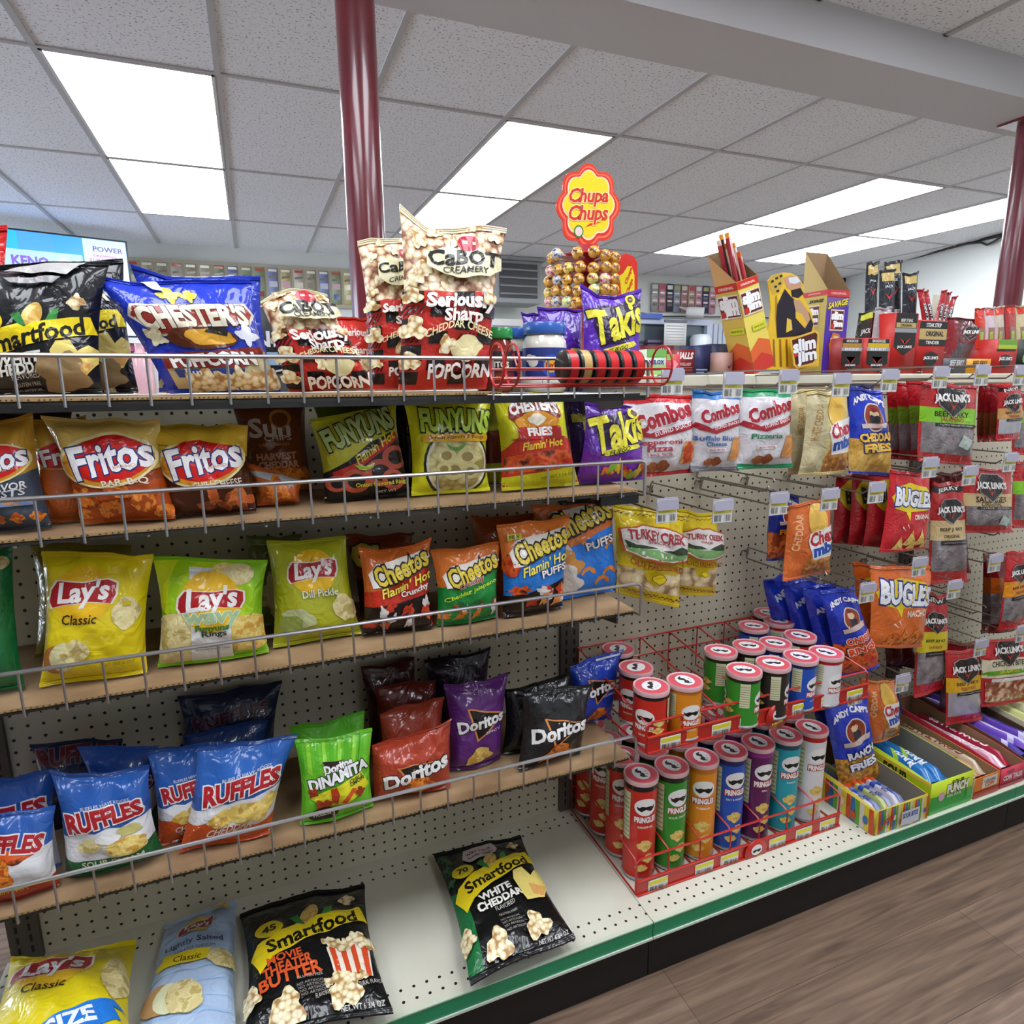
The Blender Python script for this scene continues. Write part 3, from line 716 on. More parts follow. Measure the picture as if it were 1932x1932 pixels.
# ------------------------------------------------------------------ room
CZ = 2.499; GX, GY = -.1547, 1.6559; GA, GB = .6096, 1.2192
def tile_mat():
    ma, nt, b = principled('ceiling_tile'); N = nt.nodes; L = nt.links
    tc = N.new('ShaderNodeTexCoord')
    n1 = N.new('ShaderNodeTexNoise'); n1.inputs['Scale'].default_value = 95; n1.inputs['Detail'].default_value = 2
    L.new(tc.outputs['Object'], n1.inputs['Vector'])
    r = N.new('ShaderNodeValToRGB'); e = r.color_ramp.elements
    e[0].position = .3; e[0].color = lin('8c8c8c'); e[1].position = .42; e[1].color = lin('eceff4')
    L.new(n1.outputs['Fac'], r.inputs[0])
    n2 = N.new('ShaderNodeTexNoise'); n2.inputs['Scale'].default_value = 1.3; L.new(tc.outputs['Object'], n2.inputs['Vector'])
    mx = N.new('ShaderNodeMix'); mx.data_type = 'RGBA'; mx.blend_type = 'MULTIPLY'; mx.inputs[0].default_value = .25
    L.new(r.outputs[0], mx.inputs[6]); L.new(n2.outputs['Color'], mx.inputs[7]); 
    L.new(r.outputs[0], b.inputs['Base Color'])
    bp = N.new('ShaderNodeBump'); bp.inputs['Strength'].default_value = .25; bp.inputs['Distance'].default_value = .002
    L.new(n1.outputs['Fac'], bp.inputs['Height']); L.new(bp.outputs[0], b.inputs['Normal'])
    b.inputs['Roughness'].default_value = .9
    return ma
def wood_mat():
    ma, nt, b = principled('vinyl_plank'); N = nt.nodes; L = nt.links
    tc = N.new('ShaderNodeTexCoord')
    br = N.new('ShaderNodeTexBrick'); br.inputs['Scale'].default_value = 1; br.offset = .37
    br.inputs['Brick Width'].default_value = 1.22; br.inputs['Row Height'].default_value = .18
    br.inputs['Mortar Size'].default_value = .0008; br.inputs['Bias'].default_value = 0
    br.inputs['Color1'].default_value = lin('917a6a'); br.inputs['Color2'].default_value = lin('77614f'); br.inputs['Mortar'].default_value = lin('4a382e')
    L.new(tc.outputs['Object'], br.inputs['Vector'])
    mp = N.new('ShaderNodeMapping'); mp.inputs['Scale'].default_value = (1.3, 21, 1); L.new(tc.outputs['Object'], mp.inputs['Vector'])
    n = N.new('ShaderNodeTexNoise'); n.inputs['Scale'].default_value = 2.6; n.inputs['Detail'].default_value = 10; n.inputs['Distortion'].default_value = .8
    L.new(mp.outputs[0], n.inputs['Vector'])
    r = N.new('ShaderNodeValToRGB'); e = r.color_ramp.elements
    e[0].position = .3; e[0].color = lin('8f8178'); e[1].position = .66; e[1].color = lin('f6f2ec')
    L.new(n.outputs['Fac'], r.inputs[0])
    mx = N.new('ShaderNodeMix'); mx.data_type = 'RGBA'; mx.blend_type = 'MULTIPLY'; mx.inputs[0].default_value = .9
    L.new(br.outputs['Color'], mx.inputs[6]); L.new(r.outputs[0], mx.inputs[7]); L.new(mx.outputs[2], b.inputs['Base Color'])
    b.inputs['Roughness'].default_value = .48
    return ma
def dots_mat(name, base, rows=None):
    """painted steel with punched holes on a one inch pitch (object space x / z, or listed y rows for a deck)"""
    ma, nt, b = principled(name); N = nt.nodes; L = nt.links
    tc = N.new('ShaderNodeTexCoord'); sp = N.new('ShaderNodeSeparateXYZ'); L.new(tc.outputs['Object'], sp.inputs[0])
    def M(op, a, c=None):
        q = N.new('ShaderNodeMath'); q.operation = op
        for i, x in enumerate((a, c)):
            if x is None: continue
            if isinstance(x, (int, float)): q.inputs[i].default_value = x
            else: L.new(x, q.inputs[i])
        return q.outputs[0]
    def cell(x, off=0):
        return M('MULTIPLY', M('SUBTRACT', M('FRACT', M('ADD', M('DIVIDE', x, I), 100.5+off)), .5), I)
    dx = cell(sp.outputs[0])
    def dist(dy): return M('SQRT', M('ADD', M('MULTIPLY', dx, dx), M('MULTIPLY', dy, dy)))
    if rows is None: d = dist(cell(sp.outputs[2]))
    else:
        d = None
        for y in rows:
            q = dist(M('SUBTRACT', sp.outputs[1], y)); d = q if d is None else M('MINIMUM', d, q)
    hole = M('LESS_THAN', d, .0031)
    n = N.new('ShaderNodeTexNoise'); n.inputs['Scale'].default_value = 5; n.inputs['Detail'].default_value = 4; L.new(tc.outputs['Object'], n.inputs['Vector'])
    r = N.new('ShaderNodeValToRGB'); e = r.color_ramp.elements
    e[0].position = .3; e[0].color = lin(base[1]); e[1].position = .6; e[1].color = lin(base[0]); L.new(n.outputs['Fac'], r.inputs[0])
    mx = N.new('ShaderNodeMix'); mx.data_type = 'RGBA'; L.new(hole, mx.inputs[0]); L.new(r.outputs[0], mx.inputs[6]); mx.inputs[7].default_value = lin('0c0b0a')
    L.new(mx.outputs[2], b.inputs['Base Color']); b.inputs['Roughness'].default_value = .5
    return ma
TILE, WOOD = tile_mat(), wood_mat()
PEG = dots_mat('pegboard_steel', ('c2bca6', 'b9b29c'))
DECK = dots_mat('deck_steel', ('cfcdbd', 'c4c1af'), (-.3612, -.3866, -.0344, -.0598))
GREY = mat('b6b5b6', .6, name='grid_bar'); WHITE = mat('d6d6d4', .55); WALL = mat('cfd1cc', .8, name='wall_paint')
CREAM = mat('c9c4b0', .45, name='cream_steel'); DARK = mat('070707', .6, name='black_kick'); TAUPE = mat('4c4640', .5, name='upright_steel')
STEEL = mat('bcbcc0', .32, 1, name='wire_steel'); RED = mat('b01f16', .35, coat=.3, name='red_wire'); KRAFT = mat('b08c5c', .8, name='cardboard_kraft')
BROWN = mat('8a6e4e', .85, name='cardboard_brown'); GREEN = mat('10885a', .35, coat=.3, name='green_strip')
mb = MB(); mb.bbox((-6,-5,-.05), (9,5.6,0), WOOD); struct('floor', mb, origin=(0,0,0), smooth=False)
mb = MB(); mb.bbox((-6,-5,CZ), (9,5.6,CZ+.05), TILE)
for i in range(-10, 16): mb.bbox((GX+i*GA-.012,.42,CZ-.006), (GX+i*GA+.012,5.3,CZ+.002), GREY)
for i in range(-10, 16): mb.bbox((GX+i*GA-.012,-5,CZ-.006), (GX+i*GA+.012,.44,CZ+.002), GREY)
for j in range(-6, 4):
    if GY+j*GB < 5.2: mb.bbox((-6,GY+j*GB-.01,CZ-.0065), (9,GY+j*GB+.01,CZ+.002), GREY)
struct('ceiling', mb, origin=(0,0,CZ), smooth=False)
mb = MB(); mb.bbox((-6,.425,2.36), (9,.70,CZ), mat('c4c3c6', .75, name='beam_paint')); struct('trim_1', mb, smooth=False)
mb = MB(); mb.bbox((-6,5.15,0), (9,5.25,CZ), WALL); struct('wall_back', mb, smooth=False)
mb = MB(); mb.box((6.05,1.0,1.25), (.1,9.6,2.5), mat('d3d6d2', .75), rz=-.335); struct('wall_right', mb, smooth=False)
def glazed(name, P0, d, span, n, h0=.12, h1=2.35):
    """unseen wall with a row of n window openings added to let in light; d = 'x' or 'y' run direction"""
    mb = MB(); ax = 0 if d == 'x' else 1; w_ = span/n; fr = MB(); gl = MB()
    def bb(m_, a, b, z0, z1, t, ma):
        lo = [P0[0], P0[1], z0]; hi = [P0[0], P0[1], z1]; lo[ax] += a; hi[ax] += b; hi[1-ax] += t; lo[1-ax] -= t if m_ is not mb else 0
        m_.bbox(lo, hi, ma)
    bb(mb, 0, span, 0, h0, .1, WALL); bb(mb, 0, span, h1, CZ, .1, WALL)
    for k in range(n+1): bb(mb, max(0, k*w_-.08), min(span, k*w_+.08), h0, h1, .1, WALL)
    struct(name, mb, smooth=False)
    for k in range(n):
        fr = MB(); a, b = k*w_+.08, (k+1)*w_-.08
        for q in ((a,a+.04,h0,h1),(b-.04,b,h0,h1),(a,b,h0,h0+.04),(a,b,h1-.04,h1)): bb(fr, q[0], q[1], q[2], q[3], .02, WHITE)
        WN[0] += 1; struct('window_%d' % WN[0], fr, smooth=False)
WN = [0]
glazed('wall_left', (-4.0,.7), 'y', 4.5, 3)  # windows added on this unseen side to brighten the ceiling
mb = MB(); mb.bbox((-4.1,-4.1,0), (-4.0,.7,CZ), WALL); struct('wall_left_aisle', mb, smooth=False)
mb = MB(); mb.bbox((-4.1,-4.1,0), (6,-4.0,CZ), WALL); struct('wall_front', mb, smooth=False)
MAROON = spotted('maroon_paint', '5c1420', '6e1c2a', 8, '641824', .3, .7, rough=.28, coat=.6, cr=False)
for k, (cx, cy) in enumerate(((.815, .56), (3.66, .56))):
    mb = MB(); mb.lathe([(.052, .0), (.052, 2.36)], (cx, cy, 0), MAROON, 40)
    o = struct('column', mb)
    mb = MB(); mb.bbox((cx-.1, cy-.08, 2.35), (cx+.1, cy+.08, 2.362), MAROON); build('cap_plate', mb, parent=o)
EMIT = mat('f2f7ff', .5, emit=11, name='light_diffuser')
def ceiling_light(i, y0, label, em=None):
    x0 = GX+i*GA
    t = thing('ceiling_light', (x0+GA/2, y0+GB/2, CZ-.01), label, 'ceiling light', 'flush ceiling light panels')
    mb = MB()
    for a, b in (((x0+.012,y0+.01),(x0+.024,y0+GB-.01)), ((x0+GA-.024,y0+.01),(x0+GA-.012,y0+GB-.01)), ((x0+.012,y0+.01),(x0+GA-.012,y0+.022)), ((x0+.012,y0+GB-.022),(x0+GA-.012,y0+GB-.01))):
        mb.bbox((a[0],a[1],CZ-.008), (b[0],b[1],CZ-.001), WHITE)
    build('frame', mb, parent=t, smooth=False)
    mb = MB(); mb.bbox((x0+.022,y0+.02,CZ-.0075), (x0+GA-.022,y0+GB-.02,CZ-.003), em or EMIT); build('diffuser', mb, parent=t, smooth=False)
for i, wh in ((0, 'left of the first red column'), (3, 'above the flower shaped lollipop sign'), (7, 'above the tall stick boxes'), (9, 'beside the right red column')):
    ceiling_light(i, GY, 'near half of the white ceiling light pair '+wh)
    ceiling_light(i, GY+GB, 'far half of the white ceiling light pair '+wh)
for i in (-2, 0, 2, 4, 7): ceiling_light(i, GY-3*GB+.6, 'white ceiling light over the shopping aisle behind the viewer')
for i in (2,): ceiling_light(i, GY-4*GB, 'white ceiling light over the far part of the aisle behind the viewer')
# ------------------------------------------------------------------ shelving
XL, XM, XR = -.045, 1.181, 3.62
def upright(x, label):
    mb = MB(); mb.bbox((x-.026,-.012,.15), (x+.026,.03,1.30), TAUPE)
    o = tag(build('shelf_upright', mb, smooth=False), label, 'upright', 'slotted uprights of the gondola')
    mb = MB()
    for k in range(44):
        for s in (-1, 1): mb.bbox((x+s*.011-.002,-.0135,.17+k*I), (x+s*.011+.002,-.0115,.17+k*I+.014), DARK)
    build('slots', mb, parent=o, smooth=False)
upright(-.036, 'slotted grey upright at the left end of the bag shelves')
upright(XM, 'slotted grey upright between the bag shelves and the peg hooks')
upright(XM+1.2192, 'slotted grey upright behind the dried meat bags')
for k, (a, b, nm) in enumerate(((XL+.03, XM-.026, 'left'), (XM+.026, XM+1.193, 'middle'), (XM+1.245, XR, 'right'))):
    mb = MB(); mb.bbox((a,0,.15), (b,.012,1.27 if k == 0 else 1.30), PEG)
    tag(build('pegboard_panel', mb, origin=(0,0,.65), smooth=False), {'left':'beige pegboard back panel behind the bag shelves','middle':'beige pegboard back panel behind the red can racks','right':'beige pegboard back panel behind the rightmost dried meat'}[nm], 'pegboard', 'pegboard panels')
for a, b, nm in ((XL-.03, XM, 'under the black popcorn bags'), (XM, XM+1.2192, 'under the red can rack and sweets'), (XM+1.2192, XR, 'at the far right under the sweets')):
    mb = MB(); mb.bbox((a+.0008,-.404,.138), (b-.0008,.0,.15), DECK)
    o = build('base_deck', mb, origin=(.0107,0,0), smooth=False); tag(o, 'cream perforated steel base deck '+nm, 'shelf', 'base decks')
    mb = MB(); mb.bbox((a+.001,-.411,.112), (b-.001,-.404,.149), GREEN); build('green_strip', mb, parent=o, smooth=False)
    mb = MB(); mb.bbox((a+.001,-.4135,.107), (b-.001,-.404,.1125), mat('cfd8cc', .3)); mb.bbox((a+.001,-.4125,.147), (b-.001,-.404,.150), mat('bfc9b4', .3)); build('strip_channel', mb, parent=o, smooth=False)
    mb = MB(); mb.bbox((a+.001,-.398,0), (b-.001,-.36,.11), DARK); build('kick_plate', mb, parent=o, smooth=False)
mb = MB(); mb.bbox((XM,-.016,1.272), (XR,.44,1.303), CREAM)
tag(build('top_shelf', mb, smooth=False, bevel=.004), 'cream top shelf carrying stick boxes above the peg hooks', 'shelf')
mb = MB(); mb.bbox((XM,-.004,1.245), (XR,.0,1.272), CREAM); 
tag(build('top_rail', mb, smooth=False), 'cream rail along the top of the pegboard', 'rail')
# gondola seen past the top: other side panel keeps light out
mb = MB(); mb.bbox((XL,.02,0), (XR,.03,1.26), CREAM); tag(build('gondola_core', mb, smooth=False), 'back face of the shelving unit behind the pegboard', 'panel')
def card_mat():
    ma, nt, b = principled('corrugated_card'); N = nt.nodes; L = nt.links
    tc = N.new('ShaderNodeTexCoord'); n = N.new('ShaderNodeTexNoise'); n.inputs['Scale'].default_value = 9; n.inputs['Detail'].default_value = 6
    L.new(tc.outputs['Object'], n.inputs['Vector'])
    r = N.new('ShaderNodeValToRGB'); e = r.color_ramp.elements
    e[0].position = .35; e[0].color = lin('86684a'); e[1].position = .65; e[1].color = lin('a98b66'); L.new(n.outputs['Fac'], r.inputs[0])
    L.new(r.outputs[0], b.inputs['Base Color']); b.inputs['Roughness'].default_value = .75
    return ma
CARD = card_mat(); CEDGE = mat('a98b5c', .8, name='card_edge'); FLUTE = mat('3a2a18', .9, name='flute_shadow')
SH = {1: 1.270, 2: 1.073, 3: .818, 4: .479}
SHN = {1: 'topmost', 2: 'second', 3: 'third', 4: 'lowest'}
SHW = {1: 'tall popcorn bags', 2: 'corn chip bags', 3: 'yellow potato chip bags', 4: 'ridged chip bags'}
YF = -.303
for s, z in SH.items():
    xr = XM+.020; t = thing('wire_shelf', ((XL+xr)/2, -.15, z-.012), SHN[s]+' wire shelf, holding the '+SHW[s], 'shelf', 'wire shelves')
    mb = MB()
    for k in range(9): mb.tube([(XL, YF+.008+k*.036, z-.008), (xr-.02, YF+.008+k*.036, z-.008)], .0022, STEEL, 6)
    for k in range(8): mb.tube([(XL+.02+k*.168, YF+.006, z-.0118), (XL+.02+k*.168, -.002, z-.0118)], .0022, STEEL, 6)
    build('shelf_grid', mb, parent=t)
    mb = MB(); rz = z+(.058 if s < 4 else .051)
    pts = [(XL-.3, YF-.004, rz), (xr-.02, YF-.004, rz)] + [(xr-.02+.012*math.sin(a), YF-.004, rz-.012+.012*math.cos(a)) for a in (.5, 1.05, 1.57)] + [(xr-.008, YF-.004, z-.012), (xr-.008, YF+.03, z-.014)]
    mb.tube(pts, .0034, STEEL, 8); build('rail', mb, parent=t)
    x = 1.193-.0535*24
    while x < 1.18:
        mb = MB(); mb.tube([(x, YF-.003, rz), (x, YF-.004, z-.013), (x, YF+.02, z-.014)], .0021, STEEL, 6); x += .0535
        build('rail_post', mb, parent=t)
    mb = MB(); mb.bbox((XL,YF+.004,z-.0105), (xr-.02,YF+.010,z-.0065), mat('2a2826', .4))
    if s == 1: mb.bbox((XL,YF,z-.020), (xr-.01,YF+.012,z-.0105), mat('1c1b1a', .35))
    if s == 2: mb.bbox((xr-.10,YF+.01,z-.03), (xr-.012,YF+.035,z-.0125), mat('141414', .3))
    build('front_lip', mb, parent=t, smooth=False)
    for bx in (XL+.012, XM-.034):
        mb = MB(); mb.prism([(-.008,-.02),(-.29,-.02),(-.29,-.03),(-.008,-.075)], -.002, .002, TAUPE, O=(bx,0,z), X=(0,1,0), Y=(0,0,1), Z=(1,0,0)); build('bracket', mb, parent=t, smooth=False)
    # cardboard liner with a torn, fluted front edge
    mb = MB(); xe = xr-.02 if s != 1 else xr-.31
    zt = z; n = 90; q = random.Random(s); top = []; 
    for i in range(n+1):
        xx = XL-.2+(xe-XL+.2)*i/n; j = YF+.0015 + (.0015*q.random() if s > 2 else .004*q.random())
        top.append((xx, j))
    for i in range(n):
        (x0, y0), (x1, y1) = top[i], top[i+1]
        mb.add([(x0,y0,zt), (x1,y1,zt), (x1,-.02,zt), (x0,-.02,zt)], [(0,1,2,3)], CARD)
        mb.add([(x0,y0,zt-.0045), (x1,y1,zt-.0045), (x1,y1,zt), (x0,y0,zt)], [(0,1,2,3)], CEDGE)
        mb.add([(x0,y0,zt-.0045), (x1,y1,zt-.0045), (x1,-.02,zt-.0045), (x0,-.02,zt-.0045)], [(3,2,1,0)], CARD)
        w_ = (x1-x0)
        for f in (0, .5): mb.add([(x0+w_*f,y0-.0004,zt-.0035), (x0+w_*(f+.3),y0-.0004,zt-.0035), (x0+w_*(f+.2),y0-.0004,zt-.0012)], [(0,1,2)], FLUTE)
    o = tag(build('cardboard_liner', mb, smooth=False), 'brown corrugated cardboard lining the '+SHN[s]+' wire shelf', 'cardboard', 'cardboard shelf liners')
# ------------------------------------------------------------------ bags on the shelves
def sb(name, label, quad, body, art, s, **k):
    k.setdefault('group', {1:'bags on the topmost shelf',2:'bags on the second shelf',3:'bags on the third shelf',4:'bags on the lowest wire shelf'}[s])
    return bag(name, label, 'snack bag', quad, body, art, z=SH[s]+.001, **k)
LO = (12, 14)
# topmost shelf
sb('chip_bag', 'red and yellow snack bag at the left edge above the black popcorn', ((-150,415),(14,424),(12,735),(-150,738)), 'c21c1c', P([(0,0),(1,0),(1,.72),(.5,.66),(0,.7)], 'dcc018')+P([(0,0),(1,0),(1,.2),(0,.2)], 'd0391a'), 1, y=-.22, Th=.04, res=LO)
sb('popcorn_bag', 'black popcorn bag partly hidden behind the left black popcorn bag', ((45,500),(233,490),(262,737),(82,737)), '14161a', shift(art_smartfood(xmas=False), 0, -.14)+B(.72,.12,.18,'8d744e',5,k=.25,ry=.16), 1, y=-.14, Th=.06, seed=3)
sb('popcorn_bag', 'black white-cheddar popcorn bag foremost at the left end of the topmost shelf', ((-70,500),(205,492),(192,737),(-62,737)), '14161a', shift(art_smartfood(xmas=False), 0, -.2)+B(.74,.13,.17,'8d744e',5,k=.25,ry=.15)+P([(.3,.9),(.62,.99),(.85,.97),(.74,.85),(.5,.87)], 'a9a6a4')+P([(.3,.84),(.7,.83),(.66,.78),(.36,.79)], '8f8c8c'), 1, y=-.225, Th=.07, seed=5, dip=.03, wr=1.5)
sb('puffed_corn_bag', 'second royal blue puffed corn bag showing only behind the first', ((246,500),(491,523),(522,727),(300,727)), '1c35a8', P([(0,.05),(.2,.3),(1,.2),(1,0),(0,0)], 'c9bb90'), 1, y=-.13, Th=.05, seed=8, res=LO, top=[0,-.06,-.03,0,0])
sb('puffed_corn_bag', 'royal blue puffed corn bag with brown banner and slanting left corner', ((158,512),(473,527),(529,730),(318,728)), '1c35b4', art_puffcorn()+P([(.28,.99),(.34,.86),(.4,.84),(.38,.97)], 'c9cde0'), 1, y=-.215, Th=.075, seed=11, dip=.03, wr=1.5, top=[.0,-.05,-.02,-.01,0])
sb('popcorn_bag', 'red plaid popcorn bag lying low, mostly hidden beside the red column', ((632,600),(694,598),(712,722),(650,722)), 'c22a20', T('Seriously', .6, .75, .9, 'ece4dc', h=.3, bold=.03)+T('Sharp', .6, .5, .6, 'ece4dc', h=.3, bold=.03)+kernel(.5,.3,.3), 1, y=-.12, Th=.04, seed=13, res=LO)
sb('popcorn_bag', 'red plaid popcorn bag slumped over beside the royal blue bag', ((484,552),(612,546),(706,724),(545,728)), 'e0d4b0', art_cabot(), 1, y=-.22, Th=.065, seed=17, wr=.9, top=[-.08,0,.03,.0,-.05])
sb('popcorn_bag', 'red plaid popcorn bag standing half hidden behind the tallest popcorn bag', ((674,456),(800,440),(812,724),(704,724)), 'dccaa4', art_cabot(), 1, y=-.16, Th=.05, seed=19)
sb('popcorn_bag', 'tallest red plaid popcorn bag, upright with a pointed top left corner', ((752,425),(955,432),(915,724),(752,724)), 'dccaa4', art_cabot(), 1, y=-.225, Th=.06, seed=23, res=(26,36), wr=.8, top=[.13,-.0,-.0,.02,-.0])
sb('tortilla_bag', 'purple rolled tortilla bag showing only its top, left of the pair', ((984,588),(1040,592),(1050,700),(1000,700)), '4a1f8c', [], 1, y=-.1, Th=.03, res=LO, seed=29)
sb('tortilla_bag', 'purple rolled tortilla bag standing behind the large cheese dip jar', ((1014,578),(1100,582),(1100,700),(1020,700)), '4f2396', T('T', .75, .3, .3, 'd0c634', h=.5, bold=.04), 1, y=-.13, Th=.04, res=LO, seed=31)
sb('tortilla_bag', 'purple rolled tortilla bag on the topmost shelf below the lollipops', ((1096,545),(1212,552),(1206,712),(1094,712)), '5a2aa8', art_takis(), 1, y=-.19, Th=.055, seed=37, wr=1.3, top=[.06,-.05,-.06,0,.05])
# second shelf
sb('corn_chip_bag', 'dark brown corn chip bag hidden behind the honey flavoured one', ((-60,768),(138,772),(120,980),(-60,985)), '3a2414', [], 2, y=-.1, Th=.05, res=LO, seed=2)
sb('corn_chip_bag', 'corn chip bag with grey lower half at the left end of the second shelf', ((-75,800),(62,778),(98,990),(-75,1005)), 'cc9a34', art_fritos('TWIST'), 2, y=-.25, Th=.07, seed=4, wr=1.2, seal=('c08a28','2c323c'))
sb('corn_chip_bag', 'golden corn chip bag squeezed behind the barbecue one', ((46,796),(160,782),(170,985),(93,992)), 'd2a63a', P([(0,0),(1,0),(1,.45),(0,.5)], 'a8521f')+E(.6,.62,.5,.3,'c3170f',rot=8)+T('Fritos', .75, .62, 1.1, 'ece9ea', h=.4, rot=8, bold=.03, out='1c2a66', ow=.03), 2, y=-.21, Th=.05, seed=6, seal=('d2a63a','a8521f'))
sb('corn_chip_bag', 'large golden barbecue corn chip bag, second shelf', ((78,784),(303,790),(333,978),(156,992)), 'e2c064', art_fritos('BBQ'), 2, y=-.25, Th=.07, seed=9, wr=1.2, seal=('e0c070','a8521f'), yaw=-.06)
sb('whole_grain_chip_bag', 'shaded brown whole grain chip bag standing at the back of the second shelf', ((436,758),(576,748),(590,925),(470,945)), '7a3f1f', art_sun(), 2, y=-.08, Th=.05, seed=12)  # shade at the back of the shelf is put into the body colour
sb('whole_grain_chip_bag', 'orange bag with a white edge lying beside the brown chilli corn chips', ((462,872),(572,906),(566,948),(486,958)), 'c4622a', P([(0,.8),(.9,1),(1,.95),(.8,.6),(.1,.7)], 'b9bcc0')+B(.5,.3,.3,CHIPOR,3), 2, y=-.19, Th=.05, seed=14, res=LO)
sb('corn_chip_bag', 'corn chip bag with gold top and dark brown chilli cheese half', ((264,797),(468,803),(484,965),(322,980)), '3e1d10', P([(0,.5),(1,.62),(1,1),(0,1)], 'd0a62c')+art_fritos('CHILI')[:]+P([(0,.76),(.2,.74),(.5,.8),(.85,.72),(.95,.8),(1,1),(0,1)], 'd2aa2e'), 2, y=-.24, Th=.065, seed=15, wr=1.2, seal=('d8b43c','3e1d10'))
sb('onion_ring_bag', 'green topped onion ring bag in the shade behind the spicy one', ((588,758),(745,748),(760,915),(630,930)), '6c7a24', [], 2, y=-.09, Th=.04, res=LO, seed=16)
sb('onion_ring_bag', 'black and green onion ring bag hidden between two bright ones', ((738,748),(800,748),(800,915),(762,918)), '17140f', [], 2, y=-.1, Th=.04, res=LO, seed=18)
sb('onion_ring_bag', 'onion ring bag with black lower half and a red flash across it', ((584,792),(746,762),(778,935),(612,946)), 'bebb2c', art_funyuns(True), 2, y=-.2, Th=.055, seed=20, seal=('a8a628','14100f'), yaw=.0)
sb('onion_ring_bag', 'bright yellow onion ring bag with an oval picture of rings', ((760,750),(926,752),(922,928),(776,934)), 'dcdc20', art_funyuns(), 2, y=-.21, Th=.055, seed=22)
sb('fries_snack_bag', 'brown and yellow bag squeezed behind the hot fries bag', ((900,752),(950,752),(955,922),(912,926)), '8a8a1e', P([(0,0),(1,0),(1,.6),(0,.6)], '5c1a10')+R(0,0,1,.2,'b9b91c'), 2, y=-.14, Th=.04, res=LO, seed=24)
sb('fries_snack_bag', 'yellow hot fries snack bag with a red banner across its middle', ((928,742),(1062,735),(1092,905),(945,930)), 'c9c71c', art_chester_fries(), 2, y=-.225, Th=.055, seed=26, wr=1.2, seal=('b9b71c','c9c71c'))
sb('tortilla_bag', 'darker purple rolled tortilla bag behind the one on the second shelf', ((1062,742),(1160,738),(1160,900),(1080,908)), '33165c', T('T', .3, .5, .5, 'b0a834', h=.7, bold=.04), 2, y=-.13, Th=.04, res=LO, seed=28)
sb('tortilla_bag', 'purple rolled tortilla bag at the right end of the second shelf', ((1106,757),(1216,768),(1214,905),(1086,916)), '5c2a9c', art_takis(), 2, y=-.215, Th=.055, seed=30, wr=1.4)
# third shelf
sb('potato_chip_bag', 'dark green potato chip bag cut off at the left of the third shelf', ((-95,1020),(22,1020),(46,1300),(-95,1325)), '14663a', E(.85,.85,.12,.12,CHIPPALE)+B(.2,.4,.3,'d8d8cc',3), 3, y=-.24, Th=.07, seed=32, res=LO)
sb('potato_chip_bag', 'dim yellow potato chip bag behind the large plain yellow one', ((58,1022),(250,1028),(250,1240),(70,1255)), '7c7020', [], 3, y=-.1, Th=.05, res=LO, seed=33)  # yellow dimmed to put the shade behind the front bag into its colour
sb('potato_chip_bag', 'plain yellow classic potato chip bag, third shelf', ((78,1040),(291,1044),(281,1290),(74,1297)), 'dcc614', art_lays(), 3, y=-.245, Th=.065, seed=35, wr=1.1, yaw=0)
sb('potato_chip_bag', 'lime green wavy potato chip bag with a white stripe down it', ((287,1050),(505,1056),(509,1250),(299,1280)), '86bf1c', art_lays('Wavy'), 3, y=-.24, Th=.06, seed=36, wr=1.2, pinch=.06, dip=.02)
sb('potato_chip_bag', 'shaded pale green potato chip bag left of the pickle flavoured one', ((464,1010),(570,1008),(570,1200),(480,1212)), '6d7834', B(.5,.3,.4,CHIPPALE,4), 3, y=-.1, Th=.05, res=LO, seed=38)  # body green darkened, the shade is part of the colour
sb('potato_chip_bag', 'olive green dill pickle potato chip bag', ((502,1018),(652,1010),(684,1218),(517,1242)), 'a9ad1e', art_lays('Dill Pickle'), 3, y=-.22, Th=.06, seed=39)
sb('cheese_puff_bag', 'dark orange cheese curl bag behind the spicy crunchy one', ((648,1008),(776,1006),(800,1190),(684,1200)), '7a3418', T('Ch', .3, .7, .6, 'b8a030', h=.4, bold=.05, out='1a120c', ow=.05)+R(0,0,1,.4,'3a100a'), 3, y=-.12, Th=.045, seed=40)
sb('cheese_puff_bag', 'orange topped red hot crunchy cheese curl bag', ((676,1036),(812,1022),(818,1208),(686,1218)), 'dd7230', art_cheetos('hot'), 3, y=-.235, Th=.055, seed=41, wr=1.4, seal=('cf6626','1c0f0c'), top=[.03,-.03,-.02,.0,.06])
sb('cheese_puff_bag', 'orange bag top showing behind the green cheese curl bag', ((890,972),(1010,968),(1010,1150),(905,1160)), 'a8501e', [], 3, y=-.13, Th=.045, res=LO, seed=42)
sb('cheese_puff_bag', 'green and orange jalapeno cheese curl bag', ((813,1038),(946,1020),(939,1190),(826,1197)), 'df7a30', art_cheetos('green'), 3, y=-.24, Th=.05, seed=43, seal=('d2702a','1a7a32'))
sb('cheese_puff_bag', 'sky blue cheese puff bag with orange top at the end of the third shelf', ((1000,952),(1158,942),(1168,1126),(1040,1136)), 'd26c2c', art_cheetos('puffs'), 3, y=-.19, Th=.055, seed=45, seal=('c4622a','1f6fd0'))
sb('cheese_puff_bag', 'orange, blue and black hot cheese puff bag, right part of third shelf', ((936,990),(1077,970),(1063,1155),(949,1176)), 'e47e32', art_cheetos('bluehot'), 3, y=-.245, Th=.055, seed=44, seal=('d8742c','1a100c'))
